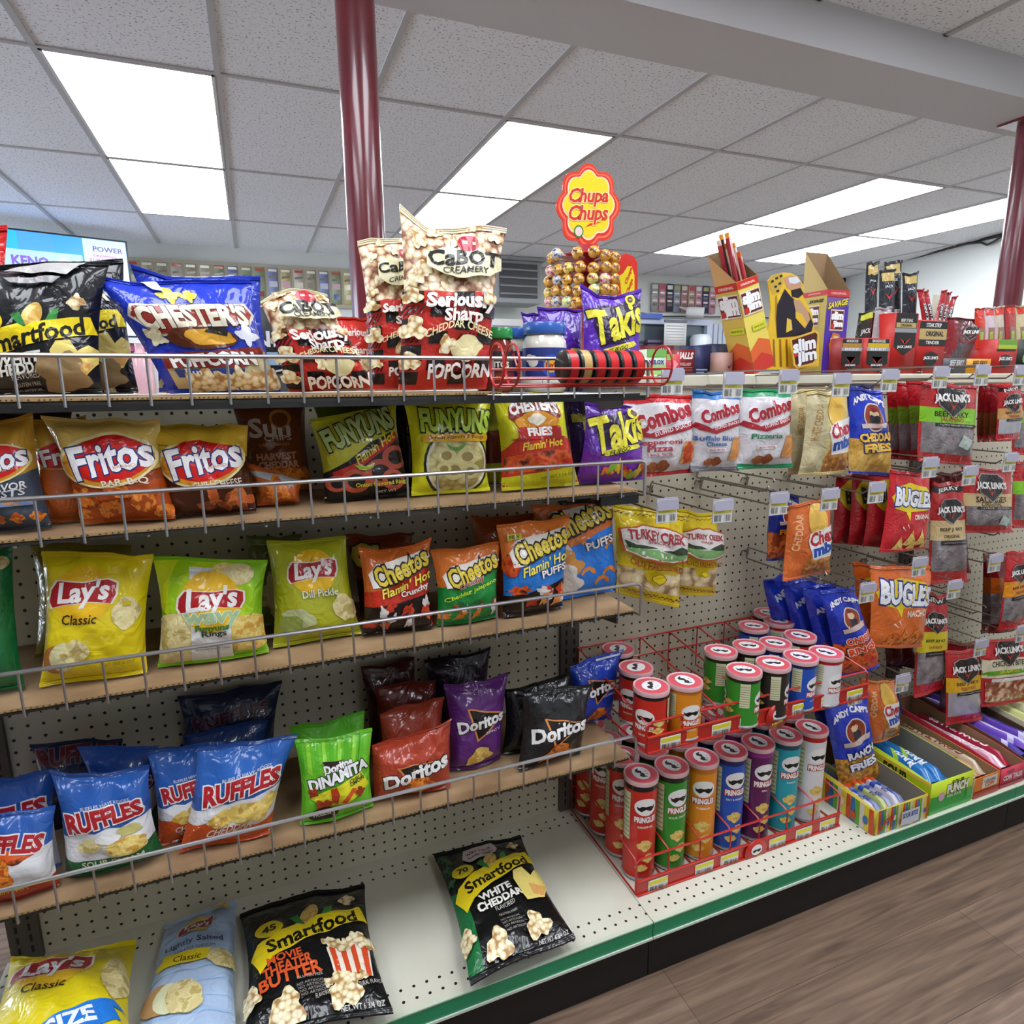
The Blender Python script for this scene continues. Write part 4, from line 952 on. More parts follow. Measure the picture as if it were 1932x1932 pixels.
# lowest wire shelf
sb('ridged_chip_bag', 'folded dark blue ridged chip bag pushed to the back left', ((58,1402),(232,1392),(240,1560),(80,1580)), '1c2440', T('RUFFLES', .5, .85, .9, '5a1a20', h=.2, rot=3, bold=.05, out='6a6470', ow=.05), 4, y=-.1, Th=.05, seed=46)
sb('ridged_chip_bag', 'blue ridged chip bag showing between two front ones', ((146,1408),(300,1404),(305,1610),(205,1625)), '244c96', art_ruffles('SC'), 4, y=-.17, Th=.05, seed=47)
sb('ridged_chip_bag', 'blue ridged chip bag upright behind the hot one at the left edge', ((-90,1480),(102,1449),(118,1640),(-80,1668)), '2450a0', P([(0,0),(1,0),(1,.4),(0,.4)], 'd0d0d4')+T('RUFFLES', .5, .62, .9, 'a81c26', h=.22, rot=3, bold=.05, out='e6e2dc', ow=.06), 4, y=-.21, Th=.05, seed=48)
sb('ridged_chip_bag', 'hot ridged chip bag with an orange chip at the left edge', ((-75,1530),(103,1522),(112,1664),(-70,1702)), '2a5cae', art_ruffles_flame(), 4, y=-.265, Th=.05, seed=49, wr=1.3, seal=('2a5cae','8c2a18'))
sb('ridged_chip_bag', 'blue sour cream ridged chip bag with a green foot', ((93,1452),(279,1448),(312,1638),(128,1677)), '2c60b4', art_ruffles('SC'), 4, y=-.25, Th=.07, seed=50, wr=1.7, seal=('244c98','1f5c33'), yaw=-.05, dip=.02)
sb('ridged_chip_bag', 'navy ridged chip bag standing tall in the shade at the back', ((335,1312),(532,1284),(522,1480),(352,1500)), '1a2440', T('RUFFLES', .5, .7, .8, '3a1a28', h=.14, rot=6, bold=.04, out='6a4c5c', ow=.03), 4, y=-.06, Th=.05, seed=51)  # blue and lettering darkened, shade painted into both
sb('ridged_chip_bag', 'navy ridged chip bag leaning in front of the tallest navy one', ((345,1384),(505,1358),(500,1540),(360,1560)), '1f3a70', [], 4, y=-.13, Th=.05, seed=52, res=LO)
sb('ridged_chip_bag', 'blue and orange cheddar ridged chip bag, left of the pair', ((277,1418),(424,1396),(446,1588),(302,1612)), '2a5cae', art_ruffles('CH'), 4, y=-.225, Th=.055, seed=53, seal=('244c98','c8501e'))
sb('ridged_chip_bag', 'blue and orange cheddar ridged chip bag, right of the pair', ((372,1410),(562,1383),(510,1578),(336,1602)), '2c64b8', art_ruffles('CH'), 4, y=-.26, Th=.055, seed=54, seal=('244c98','c8501e'), wr=1.3)
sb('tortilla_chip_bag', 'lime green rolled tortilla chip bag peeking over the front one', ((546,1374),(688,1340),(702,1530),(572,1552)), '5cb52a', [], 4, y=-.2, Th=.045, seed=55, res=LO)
sb('tortilla_chip_bag', 'lime green chilli lime rolled tortilla chip bag in front', ((556,1396),(703,1376),(706,1545),(568,1575)), '6cc42c', art_dinamita(), 4, y=-.265, Th=.05, seed=56, wr=1.3)
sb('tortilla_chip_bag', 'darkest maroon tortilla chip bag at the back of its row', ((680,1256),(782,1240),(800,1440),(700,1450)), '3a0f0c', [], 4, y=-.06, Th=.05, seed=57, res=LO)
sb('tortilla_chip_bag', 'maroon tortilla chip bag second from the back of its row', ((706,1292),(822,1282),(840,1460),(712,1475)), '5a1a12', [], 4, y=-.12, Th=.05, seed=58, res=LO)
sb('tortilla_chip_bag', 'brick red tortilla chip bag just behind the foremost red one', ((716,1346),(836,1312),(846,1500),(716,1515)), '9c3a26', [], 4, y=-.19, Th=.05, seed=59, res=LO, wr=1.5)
sb('tortilla_chip_bag', 'foremost brick red tortilla chip bag, crumpled, lowest wire shelf', ((702,1408),(849,1352),(849,1502),(708,1526)), 'a83c26', art_doritos(cy=.36,chip='o',w=.78), 4, y=-.25, Th=.06, seed=60, wr=1.8, dip=.06, pinch=.0)
sb('tortilla_chip_bag', 'nearly black tortilla chip bag in the shade behind the purple one', ((800,1246),(925,1220),(926,1420),(822,1440)), '1c1022', [], 4, y=-.08, Th=.05, seed=61, res=LO)  # shade behind the front bag painted into this near black
sb('tortilla_chip_bag', 'purple sweet chilli tortilla chip bag', ((838,1292),(960,1270),(946,1450),(850,1466)), '5a2470', art_doritos(cy=.5,txt='SPICY')[:], 4, y=-.21, Th=.055, seed=62, wr=1.4)
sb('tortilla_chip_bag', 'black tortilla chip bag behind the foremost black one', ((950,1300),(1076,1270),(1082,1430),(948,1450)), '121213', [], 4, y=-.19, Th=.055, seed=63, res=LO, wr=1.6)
sb('tortilla_chip_bag', 'foremost black tortilla chip bag with an orange chip', ((985,1306),(1119,1290),(1098,1455),(976,1468)), '1c1c1e', art_doritos(cy=.42,chip='o',w=.8), 4, y=-.255, Th=.055, seed=64, wr=1.6)
sb('tortilla_chip_bag', 'royal blue ranch tortilla chip bag at the right end of its shelf', ((1073,1256),(1174,1224),(1152,1372),(1082,1392)), '1f3fae', art_doritos(cy=.5,chip='o',w=.9,txt='COOL RANCH')+R(.5,.93,.95,.99,'c4c8d4'), 4, y=-.15, Th=.05, seed=65, wr=1.3)
# big bags lying on the base deck
DK = 'bags on the base deck'
bag('potato_chip_bag', 'large yellow potato chip bag with a blue ribbon lying on the base deck', 'snack bag', ((22,1806),(258,1780),(252,2010),(-75,2050)), 'dcc818',
    art_lays()[:-6]+P([(.3,.16),(.9,.36),(.98,.3),(.9,.3),(.95,.22),(.4,.05)], '2474cc')+T('SIZE', .62, .2, .34, 'e4e8ee', h=.12, rot=20, bold=.04)+B(.9,.55,.1,CHIPPALE,4,k=.08,ry=.22), lying=(.235,-.18,-.2), Th=.085, seed=66, group=DK, wr=1.1)
bag('potato_chip_bag', 'pale blue lightly salted potato chip bag on the base deck', 'snack bag', ((312,1742),(447,1702),(450,1990),(236,2000)), 'a9bfdc', art_lays_light(), lying=(.185,-.1,-.2), Th=.06, seed=67, group=DK)
bag('popcorn_bag', 'black popcorn bag with a striped carton picture on the base deck', 'snack bag', ((452,1722),(687,1665),(742,1908),(460,1968)), '101112', art_smartfood('BUTTER','45',False), lying=(.182,-.02,-.2), Th=.055, seed=68, group=DK, res=(24,30), wr=1.1)
bag('popcorn_bag', 'black white-cheddar popcorn bag lying alone on the base deck', 'snack bag', ((818,1612),(981,1572),(1086,1766),(888,1860)), '101112', art_smartfood(), lying=(.184,-.02,-.2), Th=.055, seed=69, group=DK, res=(24,30), wr=1.1)
# ------------------------------------------------------------------ peg hooks, price tags and hanging bags
ZINC = mat('8c8880', .35, .9, name='zinc_wire'); LILAC = mat('a9a6b8', .25, coat=.5, name='tag_holder'); PAPER = mat('dcdcd6', .6, name='tag_paper')
def barcode(x0, y0, x1, y1, seed=1, n=16):
    q = random.Random(seed); a = []; x = x0
    while x < x1:
        w_ = (x1-x0)/n*(.3+.9*q.random())
        if q.random() < .62: a += R(x, y0, min(x+w_*.7, x1), y1, '3a3a3c')
        x += w_
    return a
TAGART = R(.04,.42,.96,.54,'d9cf28') + T('SNACKS', .35, .48, .5, '6a641c', h=.06, bold=0) + barcode(.06,.08,.42,.36,3,12) + barcode(.5,.08,.94,.36,5,14)
def make_hook(label):
    t = thing('peg_hook', (0,0,0), label, 'peg hook')
    mb = MB(); mb.tube([(0,-.002,.018), (0,-.012,.018), (0,-.014,0), (0,-.255,0), (0,-.27,.012)], .0022, ZINC, 6)
    mb.tube([(.006,-.002,.018), (.006,-.012,.018), (0,-.014,.0)], .0018, ZINC, 6); build('peg', mb, parent=t)
    mb = MB(); mb.tube([(0,-.012,.018), (0,-.016,.032), (0,-.283,.032), (0,-.287,.027)], .0019, ZINC, 6)
    mb.tube([(-.012,-.0025,.012), (-.012,-.008,.022), (.012,-.008,.022), (.012,-.0025,.012)], .0018, ZINC, 6); build('overhead_wire', mb, parent=t)
    return t
def make_tag(parent):
    mb = MB()
    mb.bbox((-.0265,-.2895,-.020), (.0265,-.2875,.034), LILAC)
    o = build('price_tag', mb, parent=parent, smooth=False, bevel=.0006)
    m2 = MB(); flat(m2, (-.0255,-.2899,-.019), (.0255,-.2899,-.019), (.0255,-.2899,.031), (-.0255,-.2899,.031), TAGART + R(0,.56,1,1,LILAC), PAPER, lift=.0002)
    build('price_label', m2, parent=o)
    return o
PROTO = make_hook('peg hook'); make_tag(PROTO)
BARE = make_hook('bare')
used = [0, 0]
def hook(px, py, label, tagged=True, rz=0):
    """the middle of the tag stands at this pixel, 29 cm out from the panel"""
    p = at(px, py, 'y', -.289); p = Vector((p.x, 0, p.z-.007))
    k = 0 if tagged else 1; src = PROTO if tagged else BARE
    if not used[k]: src.location = p; src['label'] = label; o = src; used[k] = 1
    else: o = copy_tree(src, p, label)
    o['group'] = 'peg hooks'
    return o
for px, py, lb in (
    (1268,720,'tagged peg hook of the red banded pretzel snack bag'), (1383,727,'tagged peg hook of the blue banded pretzel snack bag'),
    (1487,720,'tagged peg hook of the green banded pretzel snack bag'), (1587,726,'tagged peg hook of the cream snack mix bags'),
    (1678,718,'tagged peg hook of the cheddar fries bag with blue top'), (1774,712,'tagged peg hook of the wide green banded dried meat bag'),
    (1852,708,'tagged peg hook just right of the wide green banded dried meat bag'), (1925,708,'tagged peg hook at the top right edge of the picture'),
    (1258,963,'tagged peg hook of the left yellow pork rind bag'), (1363,964,'tagged peg hook of the right yellow pork rind bag'),
    (1469,950,'tagged peg hook above the blue bag beside the orange snack mix'), (1565,942,'tagged peg hook of the upper orange snack mix bag'),
    (1653,929,'tagged peg hook of the four red corn cone bags'), (1754,882,'tagged peg hook above the tall tan banded dried meat bag'),
    (1829,897,'tagged peg hook of the smoked sausage bag'), (1905,872,'tagged peg hook right above the smoked sausage bag'),
    (1734,1069,'tagged peg hook of the front nacho corn cone bag'), (1877,1062,'tagged peg hook of the orange banded dried meat bags'),
    (1636,1118,'tagged peg hook in front of the rear nacho corn cone bag'), (1800,1112,'tagged peg hook below the tall tan banded dried meat bag'),
    (1702,1289,'tagged peg hook of the lower orange snack mix bag'), (1850,1222,'tagged peg hook between the two lowest dried meat bags'),
    (1928,1195,'tagged peg hook above the chicken bite bag'), (1614,1312,'tagged peg hook of the ranch fries bag')):
    hook(px, py, lb)
for px, py, lb in ((1462,925,'bare peg hook right of the yellow pork rind bags'), (1900,1010,'bare peg hook below the smoked sausage bag'), (1860,1160,'bare peg hook left of the orange banded dried meat'),
                   (1560,1100,'bare wire peg hook above the dark blue onion ring bags')):
    hook(px, py, lb, False)
def hb(name, label, quad, body, art, y=-.2, group='bags hanging from peg hooks', **k):
    k.setdefault('Th', .035); k.setdefault('lean', .03); k.setdefault('res', (16, 18)); k.setdefault('pinch', .02)
    return bag(name, label, 'snack bag', quad, body, art, y=y, group=group, **k)
PEG1 = 'pretzel snack bags with a coloured band'
hb('pretzel_snack_bag', 'white pretzel snack bag with a red band, pizza picture', ((1166,745),(1308,745),(1309,892),(1186,902)), 'cfc9cc', art_combos('Pepperoni|Pizza','c21f26',1), y=-.2, seed=101, group=PEG1, seal=('c21f26','c21f26'), yaw=0)
hb('pretzel_snack_bag', 'white pretzel snack bag with a blue band', ((1304,735),(1398,739),(1392,888),(1300,890)), 'cdc9cd', art_combos('Buffalo Blue|Cheese','1c6ab0',0), y=-.205, seed=102, group=PEG1, seal=('1c6ab0','77757a'))
hb('pretzel_snack_bag', 'white pretzel snack bag with a green band', ((1396,733),(1493,733),(1492,882),(1388,886)), 'cdc9cd', art_combos('Pizzeria','1e8f5a',0), y=-.205, seed=103, group=PEG1, seal=('1e8f5a','1e8f5a'))
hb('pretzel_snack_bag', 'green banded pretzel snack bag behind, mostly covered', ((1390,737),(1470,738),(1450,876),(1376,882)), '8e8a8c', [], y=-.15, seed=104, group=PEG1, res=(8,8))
MIX = 'snack mix bags'
hb('snack_mix_bag', 'rear cream snack mix bag at the end of the pretzel row', ((1492,735),(1560,728),(1548,892),(1488,896)), 'c4b47c', art_chex('c4b47c','WHITE CHEDDAR'), y=-.17, seed=105, group=MIX)
hb('snack_mix_bag', 'front cream snack mix bag beside the cheddar fries', ((1524,740),(1601,732),(1597,892),(1508,898)), 'cbb878', art_chex('cbb878','WHITE CHEDDAR'), y=-.225, seed=106, group=MIX, wr=1.3)
ANDY = 'hot fries bags with a blue top'
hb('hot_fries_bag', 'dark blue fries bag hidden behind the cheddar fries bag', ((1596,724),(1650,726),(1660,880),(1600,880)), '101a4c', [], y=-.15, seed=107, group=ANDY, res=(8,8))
hb('hot_fries_bag', 'cheddar fries bag with blue top and golden lower half', ((1600,730),(1664,735),(1683,898),(1598,893)), '1c36b0', art_andy('CHEDDAR|FRIES', spotted('cheddar_fries','b98a34','d8b25c',45,'c99c44'), 'e0b03c', '16245a'), y=-.225, seed=108, group=ANDY, wr=1.2)
DM = 'dried meat bags on hooks'
def jb(label, quad, y, **k):
    art = k.pop('art', None); body = k.pop('body', 'b01c20')
    return bag('dried_meat_bag', label, 'dried meat bag', quad, body, art if art is not None else art_jerky(), y=y, group=DM, **{**dict(Th=.022, lean=.02, res=(12,14), pinch=.0, wr=.7), **k})
for k, (x, yy) in enumerate(((1672,-.10), (1690,-.14), (1712,-.18))):
    jb(['rearmost wide green banded dried meat bag','middle wide green banded dried meat bag of the three behind','wide green banded dried meat bag next behind the front one'][k], ((x,722-2*k),(x+90,724),(x+86,872),(x+8,866)), yy, art=R(0,.62,1,1,'9c1820')+R(0,.45,1,.68,'5c7c1c')+R(0,.1,1,.45,JERKY)+T('JACK', .7, .8, .5, 'd0ccca', h=.1), seed=110+k, res=(10,10))
jb('wide green banded dried meat bag with a pale packet inside, front', ((1737,722),(1844,727),(1833,880),(1729,870)), -.235, seed=114)
for k in range(3): jb(['rearmost narrow tan banded dried meat bag','narrow tan banded dried meat bag second from the back','narrow tan banded dried meat bag just behind the front one'][k], ((1846+12*k,724),(1900+6*k,722),(1892+6*k,832),(1842+12*k,834)), -.12-.035*k, art=R(0,.1,1,.5,'6a3a1c')+R(0,.5,1,1,'7c141a'), seed=115+k, res=(8,8))
jb('narrow tan banded dried meat bag at the upper right edge', ((1884,728),(1928,724),(1924,828),(1879,832)), -.24, art=art_jerky('b98a50','BEEF JERKY','ORIGINAL',mat('a9abb2',.2,coat=.5),.38,True,'NEW'), seed=119)
for k in range(2): jb(['red dried meat bag cut off at the right edge, upper','red dried meat bag cut off at the right edge, second row'][k], ((1912,740+130*k),(1990,740+130*k),(1985,860+135*k),(1908,858+138*k)), -.2, seed=120+k)
RIN = 'yellow pork rind bags'
hb('pork_rind_bag', 'yellow pork rind bag with a countryside panel, nearer the cheese puffs', ((1157,948),(1292,968),(1280,1146),(1164,1120)), 'd4ba12', art_turkey(), y=-.2, Th=.05, seed=130, group=RIN, yaw=.0, res=(20,22), wr=1.3)
hb('pork_rind_bag', 'yellow pork rind bag with a countryside panel, right one', ((1280,960),(1356,966),(1349,1125),(1270,1120)), 'd4ba12', art_turkey(), y=-.17, Th=.045, seed=131, group=RIN, yaw=0, res=(20,22))
hb('hot_fries_bag', 'blue topped fries bag half behind the upper orange snack mix', ((1452,925),(1510,935),(1495,1052),(1446,1058)), '142a86', art_andy('FRIES', CHIPBR, 'c9821c', '10183c'), y=-.17, seed=132, group=ANDY)
hb('snack_mix_bag', 'upper orange cheddar snack mix bag', ((1487,952),(1569,938),(1565,1080),(1474,1096)), 'c9622c', art_chex('c9622c'), y=-.235, seed=133, group=MIX)
BU = 'corn cone snack bags'
for k in range(3): hb('corn_cone_bag', ['rearmost red corn cone snack bag','red corn cone snack bag second from the back','red corn cone snack bag just behind the front one'][k], ((1576+32*k,896-3*k),(1640+32*k,900-3*k),(1632+30*k,1030+3*k),(1570+30*k,1024+3*k)), 'a01a22', E(.45,.7,.4,.34,'b09a18')+T('BUG', .5, .7, .6, '2a2c30', h=.35, bold=.04), y=-.1-.04*k, seed=134+k, group=BU, res=(10,10))
hb('corn_cone_bag', 'front red corn cone snack bag with yellow splash', ((1680,886),(1757,893),(1747,1036),(1660,1042)), 'bc1f28', art_bugles(), y=-.235, seed=138, group=BU)
jb('tall tan banded dried meat bag next to the red corn cones', ((1757,908),(1817,905),(1824,1098),(1751,1102)), -.225, art=art_jerky('c2a878','BEEF JERKY','ORIGINAL',JERKY,.42,True,'JERKY'), seed=140)
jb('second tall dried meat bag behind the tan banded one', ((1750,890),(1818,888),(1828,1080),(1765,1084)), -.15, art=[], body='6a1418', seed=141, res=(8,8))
jb('wide smoked sausage bag with a pale packet inside', ((1816,880),(1907,884),(1908,1004),(1818,1006)), -.225, art=art_jerky('c2a878','SAUSAGES','ORIGINAL',JERKY,.4), seed=142)
hb('corn_cone_bag', 'rear orange nacho corn cone bag', ((1611,1062),(1690,1063),(1690,1212),(1618,1210)), 'c45a1c', art_bugles('c4','NACHO'), y=-.17, seed=143, group=BU, res=(12,12))
hb('corn_cone_bag', 'front orange nacho corn cone bag', ((1642,1067),(1762,1068),(1741,1222),(1640,1220)), 'd2682a', art_bugles('c4','NACHO'), y=-.235, seed=144, group=BU)
jb('tall yellow banded dried meat bag behind the nacho corn cones', ((1736,1116),(1789,1118),(1782,1300),(1722,1316)), -.205, art=art_jerky('d0bc28','BEEF JERKY','SWEET',JERKY,.42,True,'NEW'), seed=145)
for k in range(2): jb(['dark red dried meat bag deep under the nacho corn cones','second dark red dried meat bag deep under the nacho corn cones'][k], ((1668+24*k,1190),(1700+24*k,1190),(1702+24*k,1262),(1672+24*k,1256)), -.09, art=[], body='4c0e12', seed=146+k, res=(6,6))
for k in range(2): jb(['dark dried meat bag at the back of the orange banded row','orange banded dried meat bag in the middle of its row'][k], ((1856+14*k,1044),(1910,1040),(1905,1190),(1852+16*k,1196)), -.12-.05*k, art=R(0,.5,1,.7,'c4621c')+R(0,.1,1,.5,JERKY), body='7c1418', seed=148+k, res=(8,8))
jb('orange banded dried meat bag at the right edge', ((1901,1042),(1945,1030),(1934,1180),(1884,1192)), -.235, art=art_jerky('d88a1c','BEEF JERKY','TERIYAKI',JERKY,.42,True), seed=150)
for k in range(4): hb('hot_fries_bag', ['rearmost dark blue onion ring bag','dark blue onion ring bag third from the front','dark blue onion ring bag second from the front','blue hot onion ring bag in front with orange lettering'][k],
    ((1436+38*k,1092+8*k),(1500+36*k,1082+8*k),(1530+42*k,1190+22*k) if k < 3 else (1658,1254),(1462+42*k,1200+24*k) if k < 3 else (1582,1282)), '1a32a8', 
    (T('ANDY', .4, .72, .6, 'cfcfe0', h=.14, rot=20, bold=.04)+E(.7,.4,.25,.3,'3a2018') if k < 3 else art_andy('ONION|RINGS', FLAME, 'd8401c', 'e0d8cc')), y=-.09-.045*k, seed=152+k, group=ANDY, wr=1.5, Th=.04, res=(12,14))
hb('snack_mix_bag', 'lower orange cheddar snack mix bag', ((1622,1278),(1689,1282),(1698,1388),(1638,1402)), 'c9702c', art_chex('c9622c'), y=-.225, seed=157, group=MIX)
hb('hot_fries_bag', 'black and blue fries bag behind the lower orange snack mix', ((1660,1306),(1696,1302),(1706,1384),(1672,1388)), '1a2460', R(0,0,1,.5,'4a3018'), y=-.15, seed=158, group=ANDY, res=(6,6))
hb('hot_fries_bag', 'ranch fries bag with blue top, lowest of the blue ones', ((1552,1330),(1634,1304),(1659,1478),(1586,1500)), '1c36b4', art_andy('RANCH|FRIES', FRIES, 'e2e0ea', '16245a'), y=-.25, seed=159, group=ANDY, res=(18,20), seal=('1c36b4','1c36b4'))
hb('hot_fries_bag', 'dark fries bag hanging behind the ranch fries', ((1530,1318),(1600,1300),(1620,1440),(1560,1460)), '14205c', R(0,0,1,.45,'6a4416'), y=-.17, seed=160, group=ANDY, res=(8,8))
jb('yellow banded dried meat bag lowest, over the sweets boxes', ((1784,1228),(1854,1222),(1850,1356),(1785,1370)), -.225, art=art_jerky('d6a41c','BEEF JERKY','TERIYAKI',mat('9a979c',.2,coat=.5),.44,True), seed=161)
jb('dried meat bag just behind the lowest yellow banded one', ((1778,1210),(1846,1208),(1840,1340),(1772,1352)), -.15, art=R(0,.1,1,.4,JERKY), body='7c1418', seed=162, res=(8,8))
jb('red and cream chicken bite bag with a green stripe', ((1852,1206),(1942,1200),(1938,1322),(1850,1334)), -.235, art=R(0,.42,1,.7,'d3cdae')+R(0,.46,1,.53,'5c9c1c')+T('CHICKEN BITES', .5, .63, .72, '2a2418', h=.08, bold=.02)+T('JALAPENO', .5, .5, .4, 'd8c83a', h=.05)+R(.05,.05,.95,.36,BITES)+R(.15,.36,.85,.41,'dcd9d4')+shield(.5,.82,.5), seed=163)
# ------------------------------------------------------------------ stacked crisp cans in their red racks
LIDP = mat('d0505c', .3, coat=.4, name='lid_pink'); LIDR = mat('cfa6a8', .25, coat=.5, name='lid_rim'); FOIL = mat('c4c4c8', .3, .8, name='foil_rim')
def logo(u, v, w):
    """white oval with a dark double curl"""
    return E(u, v, w*.5, w*.42, 'e4e2e0') + [('p', u, v, [(x*w, y*w) for x, y in ((-.4,.04),(-.36,-.12),(-.2,-.22),(0,-.1),(.2,-.22),(.36,-.12),(.42,.1),(.3,.0),(.18,.05),(0,.02),(-.16,.05),(-.3,-.02))], 0, '141214')]
FW = {'red':'ORIGINAL','green':'SOUR CREAM','orange':'CHEDDAR','blue':'SALT & VINEGAR','purple':'BBQ','teal':'RANCH','white':'PIZZA','dark brown':'BBQ'}
def can_art(body, top, word, facing=0, tall=True):
    """u runs once round the can; facing = u of the front panel"""
    a = R(0,.93 if tall else .9,1,1,top)
    for d in (0, .5):
        u = (facing+d) % 1
        if tall: a += logo(u, .77, .23) + R(u-.12,.6,u+.12,.675, 'a81c20') + T('PRINGLES', u, .637, .225, 'ece8e4', h=.068, bold=.05) + T(word, u, .56, min(.2, .02*len(word)), 'e8e0d0', h=.024)
        else: a += logo(u, .55, .2) + R(u-.1,.27,u+.1,.4, 'a81c20') + T('PRINGLES', u, .335, .19, 'ece8e4', h=.055, bold=.05) + T(word, u, .19, .1, 'e0d8cc', h=.02)
        if tall: a += B(u, .36, .075, CHIP, 4, k=.15, ry=.06) + B(u+.04, .22, .065, CHIP, 7, k=.15, ry=.05) + B(u-.03, .12, .06, CHIP, 9, k=.15, ry=.04)
        else: a += B(u+.15, .45, .06, CHIP, 4, k=.15, ry=.035) + B(u+.14, .3, .06, CHIP, 7, k=.15, ry=.035)
        v_ = (u-.21) % 1
        a += R(v_-.055,.4,v_+.055,.9,'cfd0a8')
        for k in range(9): a += R(v_-.05,.43+.05*k,v_+.05,.437+.05*k,'3a3a34')
    return a
def make_can(body, top, tall, facing, label, col):
    h = .252 if tall else .128; r = .0375
    t = thing('crisp_can', (0,0,0), label, 'crisp can')
    mb = MB(); nu, nv = 32, 3; G = []; NN = []
    for j in range(nv+1):
        for i in range(nu+1):
            th = 2*PI*i/nu - PI/2; n = Vector((math.cos(th), math.sin(th), 0))
            G.append(n*r + Vector((0,0,.004+(h-.012)*j/nv))); NN.append(n)
    surf(mb, G, NN, nu, nv, can_art(body, top, FW[col], facing, tall), (h)/(2*PI*r), ink(body), lift=.0002, step=.00008)
    build('can_body', mb, parent=t)
    mb = MB(); mb.lathe([(.001,.003), (.034,.003), (.0385,0), (.0392,.003), (.0376,.006)], (0,0,0), FOIL, 32); build('base_rim', mb, parent=t)
    mb = MB(); mb.lathe([(.0378,h-.012), (.0402,h-.011), (.0407,h-.003), (.0395,h), (.036,h-.0015)], (0,0,0), LIDR, 32)
    o = build('lid', mb, parent=t)
    m2 = MB(); m2.lathe([(.0365,h-.0016), (.0001,h-.0012)], (0,0,0), LIDP, 32)
    flat(m2, (-.034,-.034,h-.0012), (.034,-.034,h-.0012), (.034,.034,h-.0012), (-.034,.034,h-.0012), E(.5,.5,.36,.3,'e0dede')+
         [('p', .5, .5, [(x*.6, y*.85) for x, y in ((-.46,.1),(-.4,-.1),(-.2,-.17),(0,-.04),(.2,-.17),(.38,-.1),(.46,.12),(.3,.02),(.16,.08),(0,.04),(-.16,.08),(-.3,.0))], 20, '2a2a2c')]+E(.42,.68,.02,.02,'2a2a2c')+E(.58,.68,.02,.02,'2a2a2c'), None, lift=.0003)
    build('lid_label', m2, parent=o)
    return t
FLV = {'red':('c0281c','1a1412','red'), 'green':('2f8a28','16281a','green'), 'orange':('d8861c','c0701a','orange'), 'blue':('1f4fb0','16245c','blue'), 'purple':('5c1c50','8c2c80','purple'),
       'teal':('1f9aa8','1a4a58','teal'), 'white':('d6d4d6','b01c20','white'), 'black':('2a2420','1a1614','dark brown')}
PR = {}
def can(key, tall, loc, label, rz=0, group=''):
    k = (key, tall)
    if k not in PR:
        PR[k] = make_can(FLV[key][0], FLV[key][1], tall, .25, label, FLV[key][2]); o = PR[k]; o.location = loc; o.rotation_euler[2] = rz; 
    else: o = copy_tree(PR[k], loc, label, rz)
    o['group'] = group
LOWX = (1.232, 1.316, 1.402, 1.487, 1.573, 1.662, 1.750); LOWK = ('red','green','orange','blue','purple','teal','white')
ORD = ('frontmost', 'second', 'third', 'rearmost')
for c in range(7):
    for r_ in range(4 if c == 0 else 3):
        y = -.272+.08*r_
        if r_ == 3 and c: continue
        fr = .45 if c != 2 else .3
        can(LOWK[c], True, (LOWX[c], y, .1555), f'{ORD[r_]} tall {FLV[LOWK[c]][2]} crisp can from the front in the lower red rack', rz=[-1.78,-1.62,-2.0,-1.75,-1.70,-1.75,-1.72][c]-.25*r_, group='tall crisp cans in the lower red rack')
UP = [('red',1166,1222,'red small can at the back left corner of the upper red rack'),('red',1200,1257,'red small can, middle of the left three in the upper red rack'),('red',1229,1292,'red small can at the front left corner of the upper red rack'),
      ('orange',1292,1282,'only orange small can, upper red rack'),('green',1360,1226,'rear green small can, upper red rack'),('green',1404,1262,'front green small can, upper red rack'),
      ('black',1413,1216,'rear dark brown small can, upper red rack'),('black',1459,1249,'front dark brown small can, upper red rack'),
      ('blue',1422,1179,'rearmost blue small can, upper red rack'),('blue',1463,1211,'middle blue small can, upper red rack'),('blue',1511,1236,'front blue small can, upper red rack'),
      ('red',1431,1146,'red small can furthest back, behind the blue ones'),('white',1470,1169,'rearmost white small can, upper red rack'),('red',1510,1197,'red small can between two white ones'),('white',1559,1229,'front white small can at the right of the upper red rack')]
ZU = .505
for i, (kk, x, y, lb) in enumerate(UP):
    p = at(x, y, 'z', ZU+.131); can(kk, False, (p.x, min(p.y, -.045), ZU+.0025), lb, rz=[-2.5,-2.6,-2.55,-1.7,-.95,-.9,-.95,-.85,-1.0,-1.1,-1.25,-1.5,-1.2,-1.4,-1.5][i], group='small crisp cans in the upper red rack')
